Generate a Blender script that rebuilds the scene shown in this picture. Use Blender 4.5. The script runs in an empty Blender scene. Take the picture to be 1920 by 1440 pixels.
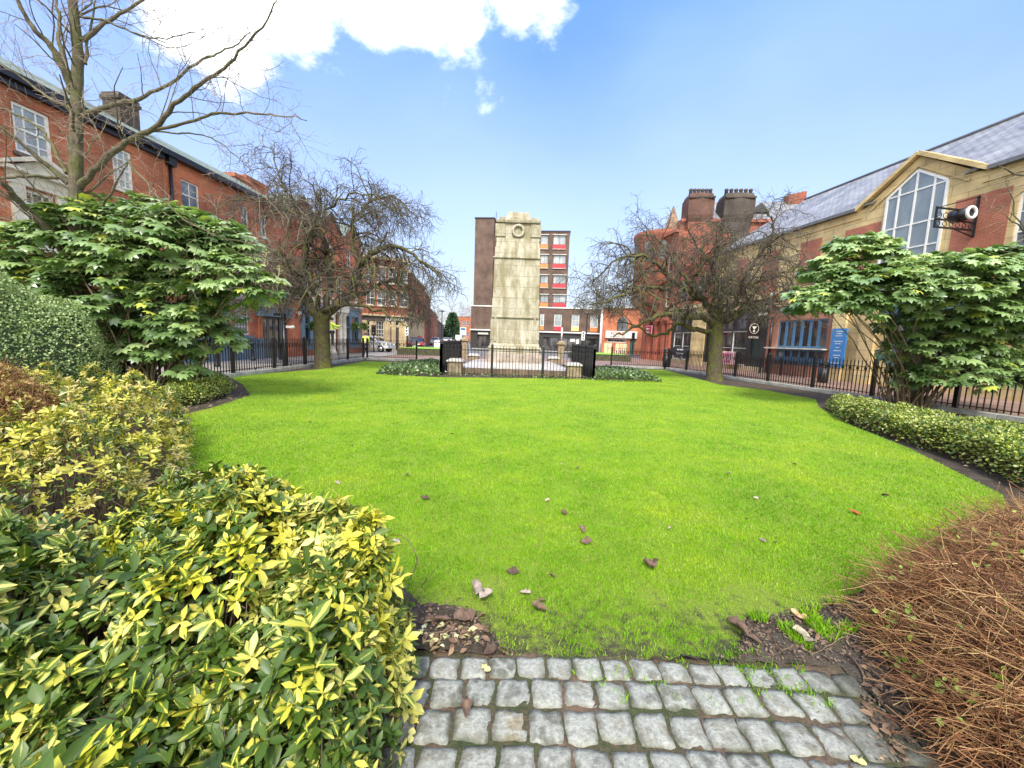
import bpy, math, random
import numpy as np
from mathutils import Vector, Matrix, noise as mnoise
R=math.radians
random.seed(7); rng=np.random.default_rng(11)
sc=bpy.context.scene
COL=sc.collection
# ---------------------------------------------------------------- camera
CAMH=1.6; FPX=721.0; PITCH=R(6.6); ROLL=R(2.0)
cam=bpy.data.objects.new('camera',bpy.data.cameras.new('camera')); COL.objects.link(cam); sc.camera=cam
cam.data.sensor_width=36; cam.data.lens=36*FPX/1920; cam.data.clip_end=3000; cam.data.clip_start=.03
MR=Matrix.Rotation(math.pi/2-PITCH,3,'X')@Matrix.Rotation(ROLL,3,'Z')
cam.matrix_world=Matrix.Translation((0,0,CAMH))@MR.to_4x4()
# ---------------------------------------------------------------- sun, world, exposure
SUN_EL=R(50); SUN_AZ=R(186)      # azimuth clockwise from +Y : high, behind the camera and to the left
sun=bpy.data.objects.new('sun',bpy.data.lights.new('sun','SUN')); COL.objects.link(sun)
sun.data.energy=1.35; sun.data.angle=R(14); sun.data.color=(1,.96,.88)
sd=Vector((math.sin(SUN_AZ)*math.cos(SUN_EL),math.cos(SUN_AZ)*math.cos(SUN_EL),math.sin(SUN_EL)))
sun.rotation_euler=sd.to_track_quat('Z','Y').to_euler()
sc.view_settings.view_transform='Standard'; sc.view_settings.look='None'
sc.view_settings.exposure=2.02; sc.view_settings.gamma=1
sc.cycles.max_bounces=5; sc.cycles.diffuse_bounces=3; sc.cycles.glossy_bounces=2; sc.cycles.transparent_max_bounces=4
w=bpy.data.worlds.new('World'); sc.world=w; w.use_nodes=True
nt=w.node_tree; nt.nodes.clear(); L=nt.links.new
def N(t,nt_,**k):
    n=nt_.nodes.new(t)
    for a,b in k.items(): setattr(n,a,b)
    return n
def camdir(px,py): return (MR@Vector(((px-960)/FPX,-(py-720)/FPX,-1))).normalized()
out=N('ShaderNodeOutputWorld',nt); bg=N('ShaderNodeBackground',nt); L(bg.outputs[0],out.inputs[0])
sky=N('ShaderNodeTexSky',nt,sky_type='NISHITA',sun_disc=False,sun_elevation=SUN_EL,sun_rotation=SUN_AZ,air_density=1.0,dust_density=.6,ozone_density=1.6)
tc=N('ShaderNodeTexCoord',nt); sep=N('ShaderNodeSeparateXYZ',nt); L(tc.outputs['Generated'],sep.inputs[0])
tint=N('ShaderNodeMix',nt,data_type='RGBA',blend_type='MULTIPLY'); tint.inputs[0].default_value=1
L(sky.outputs[0],tint.inputs[6]); 
trp=N('ShaderNodeValToRGB',nt); L(sep.outputs[2],trp.inputs[0])
e=trp.color_ramp.elements; e[0].position=0; e[0].color=(.86,.80,.78,1); e[1].position=.75; e[1].color=(.58,1.10,1.85,1)
m_=trp.color_ramp.elements.new(.25); m_.color=(.84,1.0,1.34,1)
L(trp.outputs[0],tint.inputs[7])
def vm(op,a,b=None):
    n=N('ShaderNodeVectorMath',nt,operation=op); L(a,n.inputs[0])
    if b is not None:
        if hasattr(b,'links') : L(b,n.inputs[1])
        else: n.inputs[1].default_value=b
    return n
def ma(op,a,b,c=None,cl=False):
    n=N('ShaderNodeMath',nt,operation=op,use_clamp=cl)
    for i,v in enumerate((a,b,c)):
        if v is None: continue
        if hasattr(v,'links'): L(v,n.inputs[i])
        else: n.inputs[i].default_value=v
    return n.outputs[0]
nz=N('ShaderNodeTexNoise',nt); nz.inputs['Scale'].default_value=7; nz.inputs['Detail'].default_value=9; nz.inputs['Roughness'].default_value=.6
mp=N('ShaderNodeMapping',nt); mp.inputs['Scale'].default_value=(1,1,1.7); L(tc.outputs['Generated'],mp.inputs[0]); L(mp.outputs[0],nz.inputs[0])
blobs=None
for (px,py,rad) in ((420,30,.12),(540,-20,.13),(690,-75,.16),(840,-65,.14),(960,-50,.115),(345,60,.05),(700,-300,.30)):
    d=vm('DISTANCE',tc.outputs['Generated'],tuple(camdir(px,py)))
    v=ma('SUBTRACT',1.0,ma('DIVIDE',d.outputs['Value'],rad))
    blobs=v if blobs is None else ma('MAXIMUM',blobs,v)
cm=ma('ADD',blobs,ma('MULTIPLY',ma('SUBTRACT',nz.outputs[0],.5),2.3))
# unseen cloud bank added overhead and behind the camera to neutralise blue ambient light
for c_,rad in (((0,-.75,.66),1.0),((-.8,-.5,.4),.75),((.8,-.5,.4),.75)):
    d=vm('DISTANCE',tc.outputs['Generated'],c_); v=ma('ADD',ma('MULTIPLY',ma('SUBTRACT',1.0,ma('DIVIDE',d.outputs['Value'],rad)),1.6),ma('MULTIPLY',ma('SUBTRACT',nz.outputs[0],.5),1.6)); cm=ma('MAXIMUM',cm,v)
rc=N('ShaderNodeValToRGB',nt); L(cm,rc.inputs[0]); rc.color_ramp.elements[0].position=.0; rc.color_ramp.elements[1].position=.62
rc.color_ramp.interpolation='EASE'
# thin haze veil, a little stronger low down and to the right
nz2=N('ShaderNodeTexNoise',nt); nz2.inputs['Scale'].default_value=1.6; nz2.inputs['Detail'].default_value=4
L(mp.outputs[0],nz2.inputs[0])
veil=ma('MULTIPLY',ma('SUBTRACT',nz2.outputs[0],.40,cl=True),.45,cl=True)
mxv=N('ShaderNodeMix',nt,data_type='RGBA'); L(veil,mxv.inputs[0]); L(tint.outputs[2],mxv.inputs[6]); mxv.inputs[7].default_value=(5.5,6.6,7.8,1)
lowf=N('ShaderNodeValToRGB',nt); L(sep.outputs[2],lowf.inputs[0]); lowf.color_ramp.elements[0].color=(.8,.8,.8,1); lowf.color_ramp.elements[1].position=.66; lowf.color_ramp.elements[1].color=(0,0,0,1); x_=lowf.color_ramp.elements.new(.24); x_.color=(.5,.5,.5,1)
mxl=N('ShaderNodeMix',nt,data_type='RGBA'); L(lowf.outputs[0],mxl.inputs[0]); L(mxv.outputs[2],mxl.inputs[6]); mxl.inputs[7].default_value=(2.95,3.12,3.42,1); mxv=mxl
mxc=N('ShaderNodeMix',nt,data_type='RGBA'); L(rc.outputs[0],mxc.inputs[0]); L(mxv.outputs[2],mxc.inputs[6]); mxc.inputs[7].default_value=(8.2,8.4,8.6,1)
L(mxc.outputs[2],bg.inputs[0]); bg.inputs[1].default_value=.068
# ---------------------------------------------------------------- measuring helpers
def dirp(px,py): return MR@Vector(((px-960)/FPX,-(py-720)/FPX,-1))
def G(px,py,z=0.0):
    d=dirp(px,py); t=(z-CAMH)/d.z; return (d.x*t,d.y*t)
def G3(px,py,z=0.0): return G(px,py,z)+(z,)
def PY(px,py,Y):
    d=dirp(px,py); t=Y/d.y; return Vector((d.x*t,Y,d.z*t+CAMH))
class Frame:
    """a wall plane: local x along the wall, local -y outward, z up"""
    def __init__(s,p,ang): s.p=Vector((p[0],p[1])); s.a=ang; s.u=Vector((math.cos(ang),math.sin(ang))); s.n=Vector((math.sin(ang),-math.cos(ang)))
    def uz(s,px,py,off=0):
        d=dirp(px,py); q=s.p-s.n*off
        t=s.n.dot(q)/(s.n.x*d.x+s.n.y*d.y); h=Vector((d.x*t,d.y*t)); return ((h-q).dot(s.u), d.z*t+CAMH)
    def rect(s,x0,y0,x1,y1,off=0):
        ym=(y0+y1)/2; xm=(x0+x1)/2
        a=s.uz(x0,ym,off)[0]; b=s.uz(x1,ym,off)[0]
        return (min(a,b),max(a,b),s.uz(xm,y1,off)[1],s.uz(xm,y0,off)[1])
    def place(s,o): o.location=(s.p.x,s.p.y,0); o.rotation_euler=(0,0,s.a)
    def world(s,u,y,z): q=s.p+s.u*u-s.n*y; return Vector((q.x,q.y,z))
# ---------------------------------------------------------------- object helpers
def tag(o,label=None,cat=None,group=None,kind=None):
    if label: o['label']=label
    if cat: o['category']=cat
    if group: o['group']=group
    if kind: o['kind']=kind
    return o
def thing(name,label,cat,loc=(0,0,0),rz=0,group=None):
    o=bpy.data.objects.new(name,None); COL.objects.link(o); o.location=loc; o.rotation_euler=(0,0,rz); o.empty_display_size=.2
    return tag(o,label,cat,group)
def copy_tree(o,parent=None):
    c=o.copy(); COL.objects.link(c); c.parent=parent
    for ch in list(o.children): copy_tree(ch,c)
    return c
class MB:
    def __init__(s): s.v=[]; s.f=[]; s.sm=[]
    def add(s,vs,fs,smooth=False):
        b=len(s.v); s.v+= [tuple(v) for v in vs]; s.f+=[tuple(i+b for i in f) for f in fs]; s.sm+=[smooth]*len(fs); return s
    def box(s,x0,x1,y0,y1,z0,z1,M=None):
        if x0>x1:x0,x1=x1,x0
        if y0>y1:y0,y1=y1,y0
        if z0>z1:z0,z1=z1,z0
        vs=[(x0,y0,z0),(x1,y0,z0),(x1,y1,z0),(x0,y1,z0),(x0,y0,z1),(x1,y0,z1),(x1,y1,z1),(x0,y1,z1)]
        if M is not None: vs=[M@Vector(v) for v in vs]
        return s.add(vs,[(0,3,2,1),(4,5,6,7),(0,1,5,4),(1,2,6,5),(2,3,7,6),(3,0,4,7)])
    def taper(s,x0,x1,y0,y1,z0,z1,i,j=None):
        j=i if j is None else j
        vs=[(x0,y0,z0),(x1,y0,z0),(x1,y1,z0),(x0,y1,z0),(x0+i,y0+j,z1),(x1-i,y0+j,z1),(x1-i,y1-j,z1),(x0+i,y1-j,z1)]
        return s.add(vs,[(0,3,2,1),(4,5,6,7),(0,1,5,4),(1,2,6,5),(2,3,7,6),(3,0,4,7)])
    def prism(s,poly,z0,z1):
        n=len(poly); vs=[(x,y,z0) for x,y in poly]+[(x,y,z1) for x,y in poly]
        return s.add(vs,[tuple(range(n-1,-1,-1)),tuple(range(n,2*n))]+[(i,(i+1)%n,n+(i+1)%n,n+i) for i in range(n)])
    def slab(s,poly,y0,y1):
        """poly in (x,z), extruded along y; y0 is the front (outward)"""
        n=len(poly); vs=[(x,y0,z) for x,z in poly]+[(x,y1,z) for x,z in poly]
        return s.add(vs,[tuple(range(n)),tuple(range(2*n-1,n-1,-1))]+[(n+i,n+(i+1)%n,(i+1)%n,i) for i in range(n)])
    def tube(s,pts,rad,n=8,cap=True,smooth=True):
        pts=[Vector(p) for p in pts]; k=len(pts)
        if not hasattr(rad,'__len__'): rad=[rad]*k
        vs=[]; up=Vector((0,0,1)); prev=None
        for i,p in enumerate(pts):
            t=(pts[min(i+1,k-1)]-pts[max(i-1,0)]); t=t.normalized() if t.length>1e-9 else Vector((0,0,1))
            if prev is None: a=t.cross(Vector((.3,.9,.1)) if abs(t.z)>.9 else up).normalized()
            else:
                a=prev-t*prev.dot(t); a=a.normalized() if a.length>1e-6 else t.cross(up).normalized()
            prev=a; b=t.cross(a)
            for j in range(n):
                th=2*math.pi*j/n; vs.append(p+(a*math.cos(th)+b*math.sin(th))*rad[i])
        fs=[(i*n+j,i*n+(j+1)%n,(i+1)*n+(j+1)%n,(i+1)*n+j) for i in range(k-1) for j in range(n)]
        if cap: fs+=[tuple(range(n-1,-1,-1)),tuple(range((k-1)*n,k*n))]
        return s.add(vs,fs,smooth)
    def lathe(s,c,prof,n=16,smooth=True):
        return s.tube([(c[0],c[1],c[2]+z) for r,z in prof],[max(r,.0005) for r,z in prof],n,True,smooth) if len(prof)>1 else s
    def ball(s,c,r,n=12,m=8,sc_=(1,1,1)):
        vs=[];fs=[]
        for i in range(m+1):
            ph=math.pi*i/m
            for j in range(n):
                th=2*math.pi*j/n; vs.append((c[0]+r*sc_[0]*math.sin(ph)*math.cos(th),c[1]+r*sc_[1]*math.sin(ph)*math.sin(th),c[2]-r*sc_[2]*math.cos(ph)))
        for i in range(m):
            for j in range(n): fs.append((i*n+j,i*n+(j+1)%n,(i+1)*n+(j+1)%n,(i+1)*n+j))
        return s.add(vs,fs,True)
    def build(s,name,mat,parent=None,bevel=0,smooth=None):
        me=bpy.data.meshes.new(name); me.from_pydata(s.v,[],s.f)
        me.polygons.foreach_set('use_smooth',s.sm if smooth is None else [smooth]*len(s.f))
        me.update(); boxuv(me)
        o=bpy.data.objects.new(name,me); COL.objects.link(o); me.materials.append(mat)
        if parent: o.parent=parent
        if bevel:
            b=o.modifiers.new('bevel','BEVEL'); b.width=bevel; b.segments=2; b.limit_method='ANGLE'
        return o
def boxuv(me):
    nf=len(me.polygons); 
    if nf==0: return
    nl=len(me.loops); co=np.empty(len(me.vertices)*3,'f'); me.vertices.foreach_get('co',co); co=co.reshape(-1,3)
    vi=np.empty(nl,'i'); me.loops.foreach_get('vertex_index',vi)
    nm=np.empty(nf*3,'f'); me.polygons.foreach_get('normal',nm); nm=nm.reshape(-1,3)
    lt=np.empty(nf,'i'); me.polygons.foreach_get('loop_total',lt)
    n=np.repeat(nm,lt,axis=0); p=co[vi]
    t=np.stack([-n[:,1],n[:,0],np.zeros(nl)],1); tl=np.linalg.norm(t,axis=1,keepdims=True); flat=(tl[:,0]<.05)
    t=t/np.maximum(tl,1e-6); t[flat]=(1,0,0)
    b=np.cross(n,t); b[flat]=(0,1,0)
    uv=np.stack([(p*t).sum(1),(p*b).sum(1)],1).astype('f')
    l=me.uv_layers.new(name='UVMap'); l.data.foreach_set('uv',uv.ravel())
def mesh_np(name,V,F,mat,parent=None,attr=None,smooth=True,col=None):
    """V (n,3), F (m,k) same-size faces, attr (n,3) -> vector attribute 'leaf'"""
    me=bpy.data.meshes.new(name); V=np.asarray(V,'f'); F=np.asarray(F,'i'); m,k=F.shape
    me.vertices.add(len(V)); me.vertices.foreach_set('co',V.ravel())
    me.loops.add(m*k); me.loops.foreach_set('vertex_index',F.ravel())
    me.polygons.add(m); me.polygons.foreach_set('loop_start',np.arange(0,m*k,k,dtype='i')); me.polygons.foreach_set('loop_total',np.full(m,k,'i'))
    me.update(calc_edges=True); me.validate(verbose=False)
    if smooth: me.polygons.foreach_set('use_smooth',np.ones(len(me.polygons),bool))
    if attr is not None:
        a=me.attributes.new('leaf','FLOAT_VECTOR','POINT'); a.data.foreach_set('vector',np.asarray(attr,'f').ravel())
    o=bpy.data.objects.new(name,me); COL.objects.link(o); me.materials.append(mat)
    if parent: o.parent=parent
    return o
def norm(a): return a/np.maximum(np.linalg.norm(a,axis=1,keepdims=True),1e-9)
def instance(tv,tf,ta,pos,fwd,up,size,rnd):
    """tv template verts (x across,y along,z up); returns V,F,A"""
    f=norm(fwd); r=norm(np.cross(f,up)); u=np.cross(r,f); n=len(pos); k=len(tv); s=size[:,None,None] if size.ndim==1 else size[:,None,:]
    t=tv[None]*s
    V=t[:,:,0:1]*r[:,None]+t[:,:,1:2]*f[:,None]+t[:,:,2:3]*u[:,None]+pos[:,None]
    F=(tf[None]+(np.arange(n)*k)[:,None,None]).reshape(-1,tf.shape[1])
    A=np.empty((n,k,3)); A[:,:,0]=ta[:,0]; A[:,:,1]=ta[:,1]; A[:,:,2]=rnd[:,None]
    return V.reshape(-1,3),F,A.reshape(-1,3)
def merge(parts):
    V=[];F=[];A=[];b=0
    for v,f,a in parts: V.append(v);F.append(f+b);A.append(a);b+=len(v)
    return np.concatenate(V),np.concatenate(F),np.concatenate(A)
# ---------------------------------------------------------------- materials
MATS={}
def newmat(name):
    m=bpy.data.materials.new(name); m.use_nodes=True; n=m.node_tree; p=n.nodes['Principled BSDF']; return m,n,p
def lk(n,a,b): n.links.new(a,b)
def mixc(n,f,a,b,bt='MIX'):
    x=n.nodes.new('ShaderNodeMix'); x.data_type='RGBA'; x.blend_type=bt
    for i,v in ((0,f),(6,a),(7,b)):
        if hasattr(v,'links'): n.links.new(v,x.inputs[i])
        else: x.inputs[i].default_value=v if i==0 else tuple(v)+((1,) if len(v)==3 else ())
    return x.outputs[2]
def tnoise(n,scale,detail=4,vec=None,rough=.55):
    t=n.nodes.new('ShaderNodeTexNoise'); t.inputs['Scale'].default_value=scale; t.inputs['Detail'].default_value=detail; t.inputs['Roughness'].default_value=rough
    if vec is not None: n.links.new(vec,t.inputs['Vector'])
    return t
def ramp(n,v,stops):
    r=n.nodes.new('ShaderNodeValToRGB'); n.links.new(v,r.inputs[0]); e=r.color_ramp.elements
    e[0].position=stops[0][0]; e[0].color=tuple(stops[0][1])+(1,); e[1].position=stops[-1][0]; e[1].color=tuple(stops[-1][1])+(1,)
    for p,c in stops[1:-1]: x=e.new(p); x.color=tuple(c)+(1,)
    return r.outputs[0]
def bump(n,p,h,strength=.3,dist=.01):
    b=n.nodes.new('ShaderNodeBump'); b.inputs['Strength'].default_value=strength; b.inputs['Distance'].default_value=dist
    n.links.new(h,b.inputs['Height']); n.links.new(b.outputs[0],p.inputs['Normal'])
def coord(n,k='Object'): t=n.nodes.new('ShaderNodeTexCoord'); return t.outputs[k]
def stretch(n,v,s):
    m=n.nodes.new('ShaderNodeMapping'); m.inputs['Scale'].default_value=s; n.links.new(v,m.inputs[0]); return m.outputs[0]
def plain(name,c,rough=.6,metal=0,var=.12,scale=6,bmp=.0,spec=.5):
    if name in MATS: return MATS[name]
    m,n,p=newmat(name); p.inputs['Roughness'].default_value=rough; p.inputs['Metallic'].default_value=metal; p.inputs['Specular IOR Level'].default_value=spec
    t=tnoise(n,scale,5,coord(n)); lo=tuple(x*(1-var*1.6) for x in c); hi=tuple(min(x*(1+var*1.6),1) for x in c)
    lk(n,ramp(n,t.outputs[0],[(.3,lo),(.7,hi)]),p.inputs['Base Color'])
    if bmp: bump(n,p,tnoise(n,scale*8,5,coord(n)).outputs[0],bmp)
    MATS[name]=m; return m
def bricky(name,c1,c2,mortar,bw=.225,rh=.075,ms=.012,var=.35,rough=.85,stain=(.05,.04,.035),stain_amt=.35,bmp=.5,big=.8):
    m,n,p=newmat(name); uv=coord(n,'UV')
    b=n.nodes.new('ShaderNodeTexBrick'); lk(n,uv,b.inputs['Vector']); b.inputs['Scale'].default_value=1
    b.inputs['Brick Width'].default_value=bw; b.inputs['Row Height'].default_value=rh; b.inputs['Mortar Size'].default_value=ms; b.inputs['Mortar Smooth'].default_value=.1
    b.inputs['Color1'].default_value=tuple(c1)+(1,); b.inputs['Color2'].default_value=tuple(c2)+(1,); b.inputs['Mortar'].default_value=tuple(mortar)+(1,); b.inputs['Bias'].default_value=-.1
    n1=tnoise(n,big,6,coord(n)); c=mixc(n,.8,b.outputs[0],ramp(n,n1.outputs[0],[(.3,(.5,.48,.5)),(.7,(1.35,1.3,1.3))]),'MULTIPLY')
    st=stretch(n,coord(n),(1.3,1.3,.18)); n2=tnoise(n,1.2,7,st,.7)
    f=ramp(n,n2.outputs[0],[(.5,(0,0,0)),(.75,(stain_amt,)*3)])
    c=mixc(n,f,c,stain)
    n3=tnoise(n,30,3,uv); c=mixc(n,.5,c,ramp(n,n3.outputs[0],[(.3,(.8,.8,.8)),(.7,(1.2,1.2,1.2))]),'MULTIPLY')
    lk(n,c,p.inputs['Base Color']); p.inputs['Roughness'].default_value=rough; p.inputs['Specular IOR Level'].default_value=.25
    bump(n,p,b.outputs['Fac'],-bmp,.008); return m
M_BRICK=bricky('red_brick',(.47,.125,.05),(.31,.075,.035),(.34,.20,.13),stain_amt=.25)
M_BRICKP=bricky('red_brick_pub',(.56,.155,.06),(.42,.105,.045),(.42,.23,.15),stain_amt=.15)
M_BRICKB=bricky('brown_brick',(.13,.08,.06),(.095,.06,.046),(.15,.115,.09),stain_amt=.3)
M_BRICKV=bricky('victorian_brick',(.36,.095,.05),(.27,.07,.04),(.25,.13,.09),stain_amt=.4)
M_BRICKR=bricky('orange_brick',(.40,.15,.085),(.34,.12,.07),(.38,.25,.18),stain_amt=.15)
M_BRICKG=bricky('panel_brick',(.42,.13,.075),(.33,.10,.06),(.36,.20,.14),stain_amt=.15)
M_SOOT=bricky('sooty_brick',(.075,.06,.05),(.05,.042,.036),(.10,.085,.07),stain_amt=.4)
M_ASH=bricky('sandstone_ashlar',(.63,.49,.245),(.55,.42,.20),(.28,.21,.11),bw=1.1,rh=.42,ms=.009,stain_amt=.15,bmp=.3)
M_BANK=bricky('bank_stone',(.50,.40,.24),(.44,.35,.20),(.28,.22,.13),bw=.8,rh=.35,ms=.01,stain_amt=.3,bmp=.3)
M_SLATE=bricky('grey_slate',(.30,.305,.31),(.20,.21,.22),(.06,.065,.07),bw=.3,rh=.21,ms=.012,stain=(.36,.38,.40),stain_amt=.4,bmp=.6,rough=.45)
M_SLATEG=bricky('green_slate',(.19,.235,.20),(.14,.175,.15),(.07,.085,.075),bw=.3,rh=.2,ms=.012,stain=(.24,.28,.22),stain_amt=.4,bmp=.6,rough=.85)
M_WHITE=plain('white_paint',(.72,.71,.68),.45,var=.06)
M_CREAM=plain('cream_stone',(.58,.55,.46),.75,var=.18,scale=3,bmp=.1)
M_BLUE=plain('blue_paint',(.13,.215,.30),.5,var=.12)
M_BLUEL=plain('bright_blue_paint',(.06,.15,.26),.4,var=.08)
M_GREYP=plain('grey_green_paint',(.13,.16,.15),.5)
M_BLACK=plain('black_iron',(.010,.010,.011),.35,var=.2,spec=.5)
M_DARK=plain('dark_timber',(.03,.028,.026),.5)
M_LEAD=plain('lead_grey',(.12,.125,.13),.6)
M_DARKST=plain('dark_fascia',(.07,.05,.045),.6,var=.3,scale=2)
M_SOOTR=bricky('sooty_red_brick',(.15,.07,.05),(.10,.052,.04),(.12,.08,.06),stain_amt=.6)
M_TERRA=plain('terracotta',(.33,.095,.055),.7,var=.18,scale=3)
M_RED=plain('red_panel',(.62,.035,.045),.45,var=.08)
M_ORANGE=plain('orange_panel',(.75,.20,.06),.45,var=.08)
M_YELLOW=plain('yellow_panel',(.75,.55,.2),.45,var=.08)
M_CONC=plain('pale_concrete',(.42,.41,.38),.8,var=.12,scale=3)
M_RUB=plain('tyre_rubber',(.012,.012,.012),.8)
M_CHROME=plain('silver_metal',(.5,.5,.5),.3,metal=.8)
def glass(name,c=(.03,.035,.04),scale=1.2,curt=(.22,.23,.23),amt=.5,rough=.06):
    m,n,p=newmat(name); v=stretch(n,coord(n),(1.6,1.6,.5)); t=tnoise(n,scale,4,v)
    lk(n,mixc(n,ramp(n,t.outputs[0],[(.42,(0,0,0)),(.62,(amt,)*3)]),c,curt),p.inputs['Base Color'])
    p.inputs['Roughness'].default_value=rough; p.inputs['Specular IOR Level'].default_value=.9; p.inputs['IOR'].default_value=1.6
    return m
M_GLASS=glass('window_glass'); M_GLASSB=glass('blind_glass',(.20,.23,.23),.8,(.42,.45,.45),.8,.12); M_GLASSG=glass('dusty_grey_glass',(.16,.19,.20),1.0,(.24,.27,.28),.8,.15); M_SHOP=glass('shop_glass',(.015,.016,.018),1.4,(.16,.14,.13),.6)
# ================================================================ BUILDINGS
def wall_mb(mb,u0,u1,z0,z1,ops,d=.14,y=0.0):
    us=sorted({u0,u1,*[max(u0,min(u1,v)) for o in ops for v in o[:2]]}); zs=sorted({z0,z1,*[max(z0,min(z1,v)) for o in ops for v in o[2:4]]})
    for i in range(len(us)-1):
        for j in range(len(zs)-1):
            cu=(us[i]+us[i+1])/2; cz=(zs[j]+zs[j+1])/2
            if any(o[0]<cu<o[1] and o[2]<cz<o[3] for o in ops): continue
            a,b,c,e=us[i],us[i+1],zs[j],zs[j+1]
            mb.add([(a,y,c),(b,y,c),(b,y,e),(a,y,e)],[(0,1,2,3)])
    for a,b,c,e in [o[:4] for o in ops]:
        mb.add([(a,y,c),(a,y+d,c),(a,y+d,e),(a,y,e)],[(0,1,2,3)]); mb.add([(b,y,c),(b,y,e),(b,y+d,e),(b,y+d,c)],[(0,1,2,3)])
        mb.add([(a,y,e),(a,y+d,e),(b,y+d,e),(b,y,e)],[(0,1,2,3)]); mb.add([(a,y,c),(b,y,c),(b,y+d,c),(a,y+d,c)],[(0,1,2,3)])
    return mb
def shell(mb,u0,u1,z0,z1,depth,y=0.0):
    """ends, back and lid behind a facade"""
    for a,fl in ((u0,0),(u1,1)):
        q=[(a,y,z0),(a,y,z1),(a,y+depth,z1),(a,y+depth,z0)]; mb.add(q if not fl else q[::-1],[(0,1,2,3)])
    mb.add([(u1,y+depth,z0),(u0,y+depth,z0),(u0,y+depth,z1),(u1,y+depth,z1)],[(0,1,2,3)])
    mb.add([(u0,y,z1),(u1,y,z1),(u1,y+depth,z1),(u0,y+depth,z1)],[(0,1,2,3)]); return mb
def window(par,r,nx=2,nz=2,fm=M_WHITE,gm=None,fw=.06,bw=.03,y=.09,mid=False,name='window'):
    a,b,c,e=r; f=MB(); g=gm or M_GLASS
    f.box(a,a+fw,y-.03,y+.05,c,e); f.box(b-fw,b,y-.03,y+.05,c,e); f.box(a+fw,b-fw,y-.03,y+.05,c,c+fw*1.3); f.box(a+fw,b-fw,y-.03,y+.05,e-fw,e)
    for i in range(1,nx): x=a+(b-a)*i/nx; f.box(x-bw/2,x+bw/2,y-.01,y+.03,c+fw,e-fw)
    for j in range(1,nz):
        z=c+(e-c)*j/nz; k=bw*(1.8 if (mid and j==nz//2) else 1); f.box(a+fw,b-fw,y-.013 if k==bw else y-.028,y+.033,z-k/2,z+k/2)
    o=f.build(name,fm,par); p=MB(); p.box(a+fw*.5,b-fw*.5,y+.012,y+.022,c+fw*.5,e-fw*.5); p.build('pane',g,o); return o
def sill(par,r,m,h=.12,pj=.1,ov=.08,name='sill'):
    mb=MB(); mb.box(r[0]-ov,r[1]+ov,-pj,.1,r[2]-h,r[2]-.002); return mb.build(name,m,par)
def roof_mb(mb,u0,u1,z,y0,y1,rise,hip=0,over=.25,th=.12):
    """front slope from eaves y0 to ridge y1 and a back slope"""
    yb=2*y1-y0
    mb.add([(u0,y0-over,z),(u1,y0-over,z),(u1-hip,y1,z+rise),(u0+hip,y1,z+rise),(u1,yb,z),(u0,yb,z)],[(0,1,2,3),(3,2,4,5),(1,4,2),(0,3,5)])
    return mb
def chimney(par,r,off,dep,m,pots=3,mz=None,flare=0):
    u0,u1,z0,z1=r; mb=MB(); mb.box(u0,u1,off,off+dep,z0-1.5,z1-.25); mb.box(u0-.06,u1+.06,off-.06,off+dep+.06,z1-.25,z1-.12); mb.box(u0-.02,u1+.02,off-.02,off+dep+.02,z1-.12,z1)
    c=mb.build('chimney',m,par)
    for i in range(pots):
        q=MB(); x=u0+(u1-u0)*(i+.5)/pots; q.lathe((x,off+dep/2,z1),[(.13,0),(.12,.3),(.15,.34),(.13,.4)],10); q.build('chimney_pot',M_TERRA,c)
    return c
# ---------------- left side of the street : one wall line
FL=Frame((-14.2,20),R(85)); FR=Frame((16.6,23),R(-81.5))
EZ=8.57
def fl(*a,**k): return FL.rect(*a,**k)
uA=FL.uz(306,330)[0]; uC=FL.uz(541,600)[0]; uD=FL.uz(679,600)[0]
# near terrace
B1=thing('brick_terrace','red brick terrace with green slate roof and white sash windows, nearest on the left','building'); FL.place(B1)
w1=fl(28,205,92,292); w2=fl(212,282,246,345); wp=fl(48,350,104,440)
w1=(w1[0]-.02,w1[1]+.05,6.62,8.05); w2=(w2[0],w2[1]+.05,6.62,8.05); wp=(wp[0],wp[1],4.05,5.62)
near=[(w1[0]-5,w1[1]-5,6.62,8.05)]
wl=[(w2[0],w2[1],3.3,5.0),(w2[0]+.2,w2[1]+.2,.9,2.7)]
ops=[w1,w2,wp]+near+wl
mb=wall_mb(MB(),-22,uA,0,EZ,ops); shell(mb,-22,uA,0,EZ,9); mb.build('wall',M_BRICK,B1)
for o in ops:
    window(B1,o,3,4,mid=True,gm=M_GLASS if o==wp else M_GLASSB,fw=.085,bw=.035); sill(B1,o,M_CREAM if o is not w1 else M_DARKST)
mb=roof_mb(MB(),-22.3,uA+.0,EZ+.2,0,3.0,1.75); mb.build('roof',M_SLATEG,B1)
mb=MB(); mb.box(-22,uA,-.3,-.005,EZ-.02,EZ+.2); mb.box(-22,uA,-.14,-.005,EZ-.2,EZ-.02); mb.build('gutter',M_BLACK,B1)
c=fl(226,184,262,262,off=1.6); chimney(B1,(c[0],c[1],EZ+1.3,c[3]),1.6,.75,M_SOOT,0)
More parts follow.
